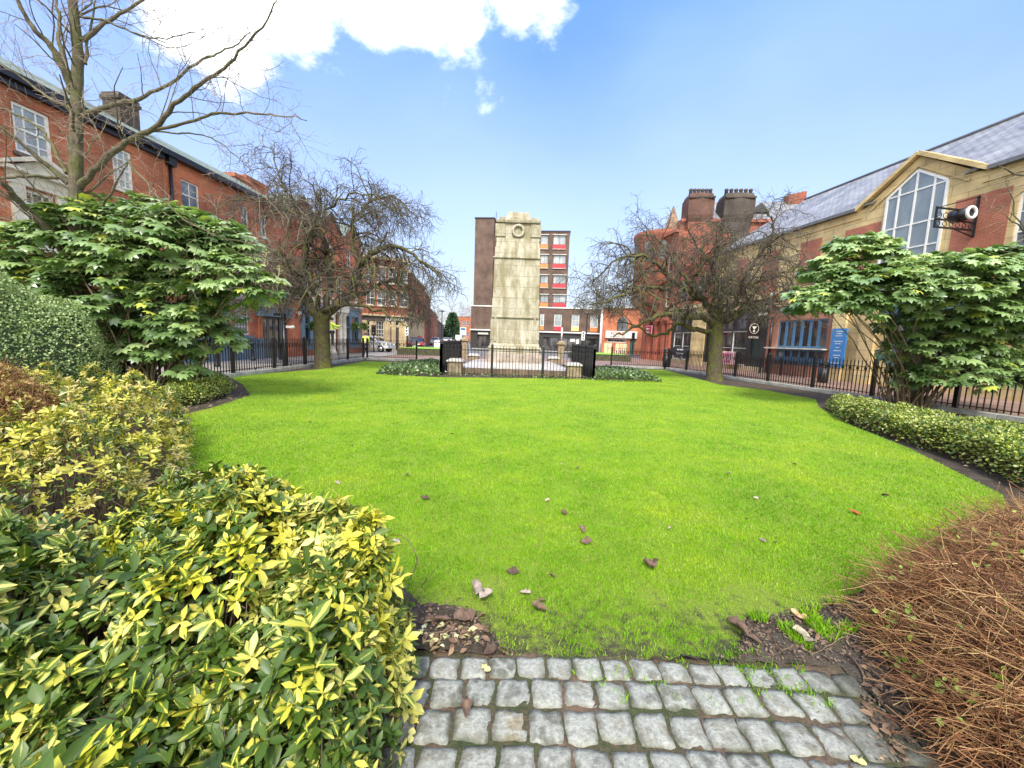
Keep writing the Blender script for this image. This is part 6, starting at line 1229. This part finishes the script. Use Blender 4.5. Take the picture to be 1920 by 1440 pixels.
dm=leaf_cloud('clipped_hedge','clipped dome shaped green hedge at the left edge','hedge',(cxd.x,6.6,0),d*rad*lump*g.uniform(.94,1.02,(len(d),1)),d*.5+np.array([0,0,.3]),(.026,.040),M_DOME,4,asp=1.5)
s=MB(); s.ball((0,0,0),1,24,16,(1.78,1.78,2.24)); s.build('dark_core',plain('hedge_core_dark',(.02,.035,.015),.9),dm)  # solid dark ball added inside the leaves to block see-through
# height-field shrubs
def field(poly,h,edge,seed,lumpy=.5,ls=.28):
    P=np.array(poly)
    def f(x,y):
        ins=pip(x,y,poly); dd=np.where(ins,dist_poly(x,y,poly),0); e=np.clip(dd/edge,0,1); e=np.sqrt(np.maximum(1-(1-e)**2,0)); hv=h(x,y) if callable(h) else h
        return hv*e*(1+lumpy*(vnoise(x,y,ls,seed)-.5)*2+.4*lumpy*(vnoise(x,y,ls*.35,seed+1)-.5)*2)
    return f
def scatter(poly,f,n,g,near=1.4):
    P=np.array(poly); lo=P.min(0); hi=P.max(0); X=[];Y=[];D=[];tot=0
    while tot<n:
        x=g.uniform(lo[0],hi[0],n*3); y=g.uniform(lo[1],hi[1],n*3); ok=pip(x,y,poly); x=x[ok];y=y[ok]; e=.02
        z=f(x,y); gx=(f(x+e,y)-f(x-e,y))/(2*e); gy=(f(x,y+e)-f(x,y-e))/(2*e); sl=np.sqrt(1+gx**2+gy**2); dist=np.hypot(x,y); pr=np.clip(sl/6,0,1)*np.minimum(1,(near/dist)**1.3)*3
        ok=g.random(len(x))<pr; X.append(x[ok]);Y.append(y[ok]); D.append(np.stack([-gx[ok],-gy[ok],np.ones(ok.sum())],1)); tot+=ok.sum()
    x=np.concatenate(X)[:n];y=np.concatenate(Y)[:n];d=norm(np.concatenate(D)[:n]); return x,y,f(x,y),d
def varieg(yel,grn,dark,cream=(.62,.52,.30)):
    def fn(n,x,y,r):
        def m(op,a,b,c=None):
            q=n.nodes.new('ShaderNodeMath'); q.operation=op
            for i,v in enumerate((a,b,c)):
                if v is None: continue
                if hasattr(v,'links'): n.links.new(v,q.inputs[i])
                else: q.inputs[i].default_value=v
            return q.outputs[0]
        thr=m('MULTIPLY_ADD',r,-2.1,1.55); ns=tnoise(n,45,2,coord(n)); xx=m('MULTIPLY_ADD',ns.outputs[0],.5,x); wv=m('MULTIPLY',m('SUBTRACT',xx,m('ADD',thr,.25)),4.5)
        wc=n.nodes.new('ShaderNodeClamp'); n.links.new(wv,wc.inputs[0])
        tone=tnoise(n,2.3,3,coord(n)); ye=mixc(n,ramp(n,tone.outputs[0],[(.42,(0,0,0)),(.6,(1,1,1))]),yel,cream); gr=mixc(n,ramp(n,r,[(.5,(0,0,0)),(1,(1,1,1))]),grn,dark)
        rib=ramp(n,x,[(0,(1.25,1.22,1.1)),(.12,(1,1,1))]); return mixc(n,1,mixc(n,wc.outputs[0],ye,gr),rib,'MULTIPLY')
    return fn
M_VARA=mat_leafy('variegated_leaf',varieg((.56,.52,.05),(.135,.21,.022),(.045,.09,.012),(.52,.48,.12)),.42,.2,.45)
M_VARB=mat_leafy('variegated_tan_leaf',varieg((.50,.46,.06),(.12,.19,.025),(.04,.085,.014),(.48,.38,.14)),.38,.2,.5)
M_BR=plain('brown_stems',(.12,.08,.05),.75,var=.3,scale=12)
LL=np.array([(0,0,0),(-.15,.3,.04),(.15,.3,.04),(-.20,.62,.035),(.20,.62,.035),(0,1,-.08),(0,.32,0),(0,.66,-.02)])
def rosette_shrub(label,poly,h,edge,nros,mat,seed,ls=(.04,.075),near=1.4,nfill=6000,bias=0.0,cutz=.0):
    g=np.random.default_rng(seed); f=field(poly,h,edge,seed); x,y,z,d=scatter(poly,f,nros,g,near); base=(float(np.mean([p[0] for p in poly])),float(np.mean([p[1] for p in poly])),0.); off=np.array(base); t=thing('variegated_shrub',label,'shrub',base)
    C=np.stack([x,y,z],1)+d*g.uniform(-.05,.03,(nros,1)); P=[];Fw=[];U=[];S=[];Rn=[]
    ax=norm(d*.8+np.array([0,0,.5])+rdir(nros,g)*.45); dist=np.hypot(x,y); tone=np.clip(g.random(nros)*1.0+bias+ (vnoise(x,y,.5,seed+5)-.5)*.5,0,1)
    for i in range(nros):
        m=g.integers(6,10); a=ax[i]; b=np.cross(a,g.normal(size=3)); b/=np.linalg.norm(b); c=np.cross(a,b); a0=g.uniform(0,6.28); sz=g.uniform(*ls)*g.choice([.75,1,1,1.25])*min(1.25,max(1,dist[i]/4))
        for j in range(m):
            th=a0+j*2.399; el=g.uniform(.05,.75)*(1-.5*j/m)+.15; v=(b*math.cos(th)+c*math.sin(th))*math.cos(el)+a*math.sin(el); P.append(C[i]-a*.008*(m-j)); Fw.append(v); U.append(a+g.normal(size=3)*.15); S.append(sz*g.uniform(.75,1.15)); Rn.append(np.clip(tone[i]*.9+g.normal()*.10+.06*(j<3),0,1))
    parts=[instance(LL,LTF,LTA,np.array(P)-off,np.array(Fw),np.array(U),np.array(S),np.array(Rn))]
    x,y,z,d=scatter(poly,f,nfill,g,near); k=g.uniform(.02,.16,nfill)[:,None]; Q=np.stack([x,y,z],1)-d*k; Q[:,2]=np.maximum(Q[:,2],.02); parts.append(instance(LL,LTF,LTA,Q-off,d*.4+rdir(nfill,g),rdir(nfill,g,1),g.uniform(ls[0],ls[1],nfill),g.uniform(.72,1,nfill)))  # inner fill leaves kept dark green, so colour deepens the shade in the gaps
    V,F,A=merge(parts); mesh_np('foliage',V,F,mat,t,A)
    # stems
    n=nros//5; x,y,z,d=scatter(poly,f,n,g,near); top=np.stack([x,y,z],1)-off-d*.04; bot=top*np.array([1,1,0])-d*np.array([.18,.18,0])+g.normal(size=(n,3))*np.array([.08,.08,0]); mid=(top*.6+bot*.4)+g.normal(size=(n,3))*.02; PP=np.stack([bot,mid,top],1); V,F=tubes(PP,np.tile(np.array([.006,.004,.0025]),(n,1)),4)
    ne=n//3; th=g.uniform(0,6.28,ne); dd=norm(d[:ne]+rdir(ne,g)*.8); a=top[:ne]-dd*.08; PE=np.stack([a,a+dd*.08,a+dd*g.uniform(.1,.2,(ne,1))+rdir(ne,g)*.02],1); V2,F2=tubes(PE,np.tile(np.array([.003,.0025,.0015]),(ne,1)),3); V,F=join_quads([(V,F),(V2,F2)]); mesh_np('stems',V,F,M_BR,t)
    return t
ZA=.40
PA=[G(300,905,ZA),G(345,890,ZA),G(380,892,ZA),G(440,902,ZA),G(500,925,ZA),G(570,955,ZA),G(640,1005,ZA),G(700,1058,ZA),G(780,1112,ZA),G(772,1200,.36),G(735,1330,.36),G(690,1440,.36),(-.48,.2),(-2.0,.2),G(-150,1110,.55),G(0,1050,.55),G(150,1010,.5),G(240,955,.45)]
rosette_shrub('variegated yellow and green shrub filling the near left corner beside the cobbles',PA,.60,.30,5400,M_VARA,61,(.036,.068),1.5,8000,bias=.27)
PB=[G(318,880,.35),G(350,850,.35),G(368,800,.35),G(350,762,.35),G(300,738,.45),G(200,728,.5),G(80,728,.5),G(-200,738,.5),(-7.0,2.2),(-3.2,.2),(-1.95,.2),G(-150,1115,.55),G(0,1055,.55),G(150,1015,.5),G(240,960,.45),G(300,915,.35)]
rosette_shrub('tan and cream leaved variegated shrub behind the near one on the left',PB,.66,.45,5200,M_VARB,71,(.036,.062),2.6,8000,bias=-.05)
def smallhedge(label,poly,h,edge,n,mat,seed,size,near,name='low_hedge',cat='hedge'):
    g=np.random.default_rng(seed); f=field(poly,h,edge,seed,.14,.3); x,y,z,d=scatter(poly,f,n,g,near); base=(float(np.mean([p[0] for p in poly])),float(np.mean([p[1] for p in poly])),0.); off=np.array(base); Q=np.stack([x,y,z],1)+d*g.uniform(-.12,.02,(n,1)); Q[:,2]=np.maximum(Q[:,2],.02)
    t=leaf_cloud(name,label,cat,base,Q-off,d*.7,size,mat,seed+1,asp=1.2,flat=.8); m=n//14; x,y,z,d=scatter(poly,f,m,g,near); top=np.stack([x,y,z],1)-off; bot=top*np.array([1,1,0])-d*np.array([.15,.15,0]); V,F=tubes(np.stack([bot,(bot+top)/2,top],1),np.tile(np.array([.006,.004,.003]),(m,1)),3); mesh_np('stems',V,F,M_BR,t); return t
M_HEDR=mat_leafy('low_hedge_leaf',varieg((.38,.42,.08),(.10,.19,.035),(.035,.09,.025),(.40,.42,.13)),.35,.2,.6)
PR=[G(1550,752,.2),G(1575,790),G(1650,818),G(1750,852),G(1830,880),G(1915,920),G(2150,1010),G(2300,860,.42),G(1920,800,.42),G(1800,783,.42),G(1700,765,.42),G(1620,750,.42)]
smallhedge('low clipped yellow green hedge along the right edge of the lawn',PR,.46,.17,48000,M_HEDR,81,(.03,.052),9)
PL=[G(300,705,.42),G(345,700,.42),G(395,699,.42),G(435,708,.35),G(446,724),G(430,742),G(385,757),G(345,765),G(300,770)]
smallhedge('low green and cream hedge at the far left edge of the lawn',PL,.46,.3,17000,M_HEDR,85,(.03,.052),9)
M_GRN=mat_leafy('yellow_green_leaf',varieg((.35,.42,.06),(.09,.20,.03),(.04,.11,.02)),.35,.25,.6)
smallhedge('ivy like plants in the bed left of the memorial',[G(704,702),G(735,690),G(780,683),G(824,681),G(824,707),G(760,706)],.26,.4,3500,M_IVY,91,(.08,.14),30,'ground_cover','plants').__setitem__('kind','stuff')
smallhedge('ivy like plants in the bed right of the memorial',[G(1108,713),G(1170,716),G(1238,718),G(1215,706),G(1180,698),G(1112,694)],.26,.4,3500,M_IVY,92,(.08,.14),30,'ground_cover','plants').__setitem__('kind','stuff')
smallhedge('line of ivy like plants along the foot of the memorial railing',[(-3.0,16.0),(3.5,16.0),(3.5,16.3),(-3.0,16.3)],.12,.1,260,M_IVY,93,(.05,.09),30,'ground_cover','plants').__setitem__('kind','stuff')
# brown twig shrub at left edge, between dome and near shrubs
def twig_mound(label,poly,h,edge,n,dirv,mat,seed,ln,near,sprouts,smat,rad=(.0016,.0042),spr=(.02,.04),curl=.12,core=True):
    g=np.random.default_rng(seed); f=field(poly,h,edge,seed,.18,.3); base=(float(np.mean([p[0] for p in poly])),float(np.mean([p[1] for p in poly])),0.); off=np.array(base); t=thing('twiggy_shrub',label,'shrub',base)
    x,y,z,d=scatter(poly,f,n,g,near); p=np.stack([x,y,z],1)-off-d*g.uniform(-.01,.16,(n,1))**1.0; dv=norm(np.array(dirv)[None]+g.normal(size=(n,3))*np.array([.55,.55,.28])); L_=g.uniform(ln[0],ln[1],n)[:,None]; k=6; pts=[p-dv*L_*.6]; w_=dv
    for i in range(k-1): w_=norm(w_+g.normal(size=(n,3))*curl+np.array([0,0,-.02])); pts.append(pts[-1]+w_*L_/(k-1))
    PP=np.stack(pts,1); PP[:,:,2]=np.maximum(PP[:,:,2],.008); r0=g.uniform(rad[0],rad[1],n); V,F=tubes(PP,r0[:,None]*np.linspace(1.1,.55,k)[None],4); A=np.repeat(np.stack([np.zeros(n),np.zeros(n),g.random(n)],1),k*4,axis=0); mesh_np('twigs',V,F,mat,t,A)
    x,y,z,d=scatter(poly,f,sprouts,g,near); Q=[];D=[]
    for i in range(sprouts):
        for j in range(g.integers(2,6)): Q.append(np.array([x[i],y[i],z[i]+g.uniform(-.03,.03)])+g.normal(size=3)*.008-off); v=g.normal(size=3); v[2]=abs(v[2])+.3; D.append(v)
    Q=np.array(Q);D=np.array(D); V,F,A=instance(LL*np.array([1.6,1,1]),LTF,LTA,Q,D,rdir(len(Q),g,1),g.uniform(spr[0],spr[1],len(Q)),g.random(len(Q))); mesh_np('sprouting_leaves',V,F,smat,t,A)
    if core:
        lo=np.array(poly).min(0);hi=np.array(poly).max(0); xs=np.linspace(lo[0],hi[0],50); ys=np.linspace(lo[1],hi[1],50); X,Y=np.meshgrid(xs,ys,indexing='ij'); Z=f(X.ravel(),Y.ravel())*.62-.03; V=np.stack([X.ravel()-off[0],Y.ravel()-off[1],Z],1); I=(np.arange(49)[:,None]*50+np.arange(49)[None]).ravel(); mesh_np('dark_core',V,np.stack([I,I+50,I+51,I+1],1),plain('twig_core_dark',(.045,.02,.011),.95,var=.6,scale=25,bmp=.5),t)  # solid dark mound added beneath the twigs to darken and close the gaps
    return t
M_TWIG=mat_leafy('red_brown_twigs',lambda n,x,y,r:ramp(n,r,[(0,(.07,.028,.013)),(.35,(.17,.072,.03)),(.7,(.32,.155,.065)),(.93,(.45,.28,.12)),(1,(.58,.43,.21))]),.6,0,.35)
M_SPR=mat_leafy('fresh_sprouts',lambda n,x,y,r:ramp(n,r,[(0,(.25,.42,.05)),(1,(.45,.60,.12))]),.45,.3)
ZT=.12
PT_=[G(2100,935,ZT),G(1920,965,ZT),G(1830,985,ZT),G(1740,1040,ZT),G(1660,1085,ZT),G(1610,1130,ZT),G(1640,1200,.05),G(1690,1290,.05),G(1720,1370,.05),G(1760,1440,.05),(1.95,.7),(3.6,.3),(5.2,2.2)]
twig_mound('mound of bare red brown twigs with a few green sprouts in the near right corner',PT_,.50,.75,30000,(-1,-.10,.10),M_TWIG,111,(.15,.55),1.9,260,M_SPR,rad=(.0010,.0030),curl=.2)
PTL=[G(-250,640,.9),G(30,612,.9),G(95,700,.5),G(60,735,.5),G(-250,760,.4)]
PTL=[(-6.6,4.4),(-5.6,4.75),(-5.1,4.6),(-4.85,4.0),(-5.2,3.2),(-6.4,3.0)]
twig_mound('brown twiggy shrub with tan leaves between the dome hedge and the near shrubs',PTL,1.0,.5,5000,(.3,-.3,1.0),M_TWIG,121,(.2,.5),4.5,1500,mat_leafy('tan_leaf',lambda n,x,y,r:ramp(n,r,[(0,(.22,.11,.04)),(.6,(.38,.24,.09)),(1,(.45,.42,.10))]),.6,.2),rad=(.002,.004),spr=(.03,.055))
# brown soil/low plants behind right hedge handled by soil
# ================================================================ FALLEN LEAVES, STICKS
def mat_dead(name,a,b): return mat_leafy(name,lambda n,x,y,r:mixc(n,.6,ramp(n,r,[(0,a),(1,b)]),ramp(n,tnoise(n,40,4,coord(n)).outputs[0],[(.3,(.55,.55,.55)),(.7,(1.5,1.5,1.5))]),'MULTIPLY'),.75,.1)
M_DL=mat_dead('dead_leaf',(.06,.035,.025),(.19,.12,.08)); M_DG=mat_dead('dead_leaf_grey',(.22,.17,.14),(.40,.33,.27)); M_DY=mat_dead('dead_leaf_yellow',(.5,.45,.10),(.62,.58,.3))
def dead_leaf(px,py,sz,lab,mat,rz,curl=.5,z=.03,long=1.0,seed=0,name='fallen_leaf'):
    g=np.random.default_rng(seed); nu,nv=7,5; u=np.linspace(0,1,nu); v=np.linspace(-1,1,nv); U,Vv=np.meshgrid(u,v,indexing='ij'); w_=.36*np.sin(np.pi*np.clip(U*.93+.05,0,1))**.75*(1+g.normal(size=(nu,1))*.22); Vv=Vv+g.normal(size=U.shape)*.1*(np.abs(Vv)>.8); X=Vv*w_/long; Y=(U-.5); Z=curl*(.42*Vv**2*w_*2+.5*(U-.4)**2)+g.normal(size=U.shape)*.035+.03
    V=np.stack([X,Y,Z],2).reshape(-1,3)*sz; I=(np.arange(nu-1)[:,None]*nv+np.arange(nv-1)[None]).ravel(); F=np.stack([I,I+nv,I+nv+1,I+1],1); A=np.stack([np.abs(Vv).ravel(),U.ravel(),np.full(nu*nv,g.random())],1)
    o=mesh_np(name,V,F,mat,None,A); x,y=G(px,py,z); z=z if pip(np.array([x]),np.array([y]),LAWN)[0] or (y<1.765 and x<1.7) else max(z,.03+float(soilz(np.array([x]),np.array([y]))[0])); o.location=(x,y,z); o.rotation_euler=(g.normal()*.25,g.normal()*.25,rz); m=o.modifiers.new('t','SOLIDIFY'); m.thickness=.0012; return tag(o,lab,'leaf','dead leaves on the ground')
spec=[(890,1105,.12,'large pale grey curled leaf standing in the grass near the cobbles',M_DG,.1,.9,.05),(912,1118,.10,'pale grey leaf leaning right beside the large curled one',M_DG,-.8,.8,.05),(1010,1143,.09,'brown curled leaf in the grass just above the centre cobbles',M_DL,1.3,1.2,.03),
(962,1072,.09,'flat pointed brown leaf left of centre on the lawn',M_DL,1.4,.4,.03),(1100,1016,.10,'brown leaf lower of the pair at the centre of the lawn',M_DL,1.3,.6,.03),(1093,994,.08,'dark upright leaf upper of the pair at the centre of the lawn',M_DL,.2,1,.03),(1217,1062,.10,'curled purple brown leaf on the lawn right of centre',M_DL,.7,1.2,.04),(1035,1080,.05,'tiny brown leaf in the grass above the centre cobbles',M_DL,.7,.8,.03),
(798,934,.10,'brown leaf on the left middle of the lawn',M_DL,1.2,.7,.03),(742,1016,.08,'pale leaf on the lawn by the tip of the near shrub',M_DG,1,.5,.03),(1058,962,.08,'dark leaf in the middle of the lawn',M_DL,.5,.8,.03),(1602,961,.09,'orange red leaf on the right of the lawn',mat_dead('dead_leaf_red',(.35,.07,.02),(.45,.12,.03)),.5,.4,.03),(1660,930,.07,'small black leaf on the right of the lawn',M_DL,.5,.9,.03),
(1385,1180,.13,'long dark brown pod like leaf at the right muddy edge of the lawn',M_DL,.55,1.0,.02),(1400,1205,.13,'second long brown leaf below the first at the muddy edge',M_DL,.6,1.0,.02),(1500,1195,.08,'crumpled pinkish leaf on the mud above the right cobbles',M_DG,.9,1.2,.03),(1510,1205,.07,'pinkish dry leaf beside the crumpled one on the mud',M_DG,2.2,1,.03),(1497,1155,.09,'orange tan leaf at the grass edge above the right cobbles',mat_dead('dead_leaf_tan',(.5,.3,.15),(.6,.38,.2)),.3,.6,.03),
(868,1168,.11,'brown leaf on the mud above the left cobbles',M_DL,1.0,.7,.02),(830,1175,.11,'broad brown leaf on the mud left of the stick',M_DL,1.8,.5,.02),(880,1160,.09,'purple brown leaf beside the broad leaf on the mud',M_DL,.4,.9,.03),(920,1225,.08,'reddish crumpled leaf at the top edge of the left cobbles',M_DL,2.2,1.2,.03),
(872,1336,.12,'narrow brown leaf stuck between two left cobbles',M_DL,.05,.9,.035),(911,1253,.06,'yellow leaf lying on the third cobble of the top row',M_DY,.8,.2,.045),(885,1155,.05,'small yellow leaf in the grass above the mud',M_DY,.8,.2,.03),(770,1380,.05,'pale yellow leaf at the left edge of the cobbles',M_DY,.1,.5,.035),(778,1350,.045,'small cream leaf at the left edge of the cobbles',M_DY,1,.5,.035),(1610,1430,.05,'cream leaf on the soil right of the bottom cobbles',M_DY,.7,.6,.03),(1745,1360,.05,'pale leaf on the dark soil under the twig mound',M_DY,.7,.6,.03)]
for i,(x,y,s_,lb,m,rz,c,z) in enumerate(spec): dead_leaf(x,y,s_,lb,m,rz,c,z,1.9 if 'long' in lb or 'narrow' in lb else 1.15,i)
g=np.random.default_rng(77)
for i in range(26):
    x=g.uniform(480,1650); y=g.uniform(780,1130); X,Y=G(x,y)
    if not pip(np.array([X]),np.array([Y]),LAWN)[0]: continue
    dead_leaf(x,y,g.uniform(.03,.07),'small dry leaf scrap lying in the lawn',M_DL if g.random()<.6 else M_DG,g.uniform(0,6),g.uniform(.4,1.1),.03,1.3,100+i)
# litter of fallen cream leaves at the left corner of the cobbles
def litter(name,label,poly,n,mat,seed,size,z):
    g=np.random.default_rng(seed); P=np.array(poly); lo=P.min(0);hi=P.max(0); x=g.uniform(lo[0],hi[0],n*4);y=g.uniform(lo[1],hi[1],n*4); ok=pip(x,y,poly); x=x[ok][:n];y=y[ok][:n]; m=len(x); z=np.where(pip(x,y,LAWN),z,np.where((y>1.765)|(x>1.7),.016+soilz(x,y),.022)); V,F,A=instance(LL*np.array([1.3,1,2]),LTF,LTA,np.stack([x,y,z+g.uniform(0,.015,m)],1),rdir(m,g)*np.array([1,1,.25]),rdir(m,g,2.5),g.uniform(size[0],size[1],m),g.random(m)); return tag(mesh_np(name,V,F,mat,None,A),label,'leaf litter',kind='stuff')
M_LIT=mat_leafy('cream_litter',lambda n,x,y,r:ramp(n,r,[(0,(.12,.07,.04)),(.35,(.30,.2,.1)),(.6,(.5,.48,.2)),(1,(.62,.6,.36))]),.6,.1)
litter('leaf_litter','cream and brown leaf litter at the left corner of the cobbles',[G(770,1180),G(880,1185),G(900,1225),G(780,1235),G(750,1215)],60,M_LIT,1,(.03,.055),.02)
litter('leaf_litter','brown leaf litter on the dark soil right of the cobbles',[G(1600,1250),G(1700,1260),G(1850,1440),G(1640,1440)],130,mat_dead('dark_litter',(.07,.04,.025),(.22,.14,.08)),2,(.02,.05),.02)
litter('leaf_litter','brown leaf litter along the soil edge on the right of the lawn',[G(1540,762),G(1620,800),G(1760,855),G(1900,925),G(1915,960),G(1960,930),G(1800,860),G(1650,800)],520,mat_dead('bed_litter',(.06,.035,.02),(.34,.25,.15)),3,(.02,.06),.02)
litter('leaf_litter','brown leaf litter on the soil round the low hedge on the far left',[G(470,722),G(478,745),G(400,772),G(330,790),G(330,770),G(400,755),G(440,735)],200,mat_dead('bed_litter_b',(.06,.035,.02),(.30,.22,.14)),13,(.02,.06),.02)
litter('leaf_litter','brown leaf litter on the mud above the cobbles',[G(790,1150),G(900,1160),G(960,1240),G(800,1235)],70,mat_dead('mud_litter',(.10,.05,.03),(.25,.16,.10)),4,(.03,.06),.015)
litter('leaf_litter','brown leaf litter on the mud at the right end of the cobbles',[G(1370,1170),G(1580,1130),G(1640,1240),G(1400,1240)],90,mat_dead('mud_litter_b',(.10,.05,.03),(.25,.16,.10)),5,(.02,.05),.015)
litter('soil_crumbs','crumbs of soil, bark and rotting leaf on the mud round the cobbles',[G(770,1140),G(900,1150),G(960,1238),G(1380,1242),G(1400,1165),G(1620,1120),G(1660,1250),G(1780,1440),G(1640,1440),G(1600,1255),G(760,1222)],3200,mat_dead('crumbs',(.03,.02,.013),(.26,.18,.12)),9,(.005,.024),.016)
def stick(pxs,lab,r,z=.03,m=M_BR):
    P=[Vector((*G(x,y,zz),zz)) for x,y,zz in pxs]; Q,Rr=smooth_path(P,np.linspace(r,r*.5,len(P)),4,.002,np.random.default_rng(len(lab))); V,F=tubes(Q[None],Rr[None],6); tag(mesh_np('fallen_stick',V,F,m),lab,'stick','sticks on the ground')
stick([(745,1190,.10),(800,1188,.05),(860,1180,.05),(915,1176,.045)],'long brown stick poking from the near shrub across the mud',.006)
stick([(1440,1232,.03),(1480,1215,.04),(1500,1210,.04)],'short dark stick on the mud above the right cobbles',.004); stick([(1520,1228,.03),(1560,1208,.04),(1590,1190,.05)],'thin pale curved stick on the mud by the twig mound',.003,m=M_STEM)
stick([(1548,1365,.04),(1600,1392,.04)],'thin brown stick lying across the lower right cobbles',.003); stick([(1590,1228,.05),(1612,1250,.05),(1620,1280,.04)],'dark curved stick at the right end of the top cobble row',.006)
stick([(770,1085,.25),(782,1050,.32),(770,1020,.38),(750,1003,.42)],'bare curved twig rising from the tip of the near shrub',.004); stick([(790,1100,.2),(805,1080,.28),(822,1060,.36)],'thin straight twig beside the curved one at the shrub tip',.0025)
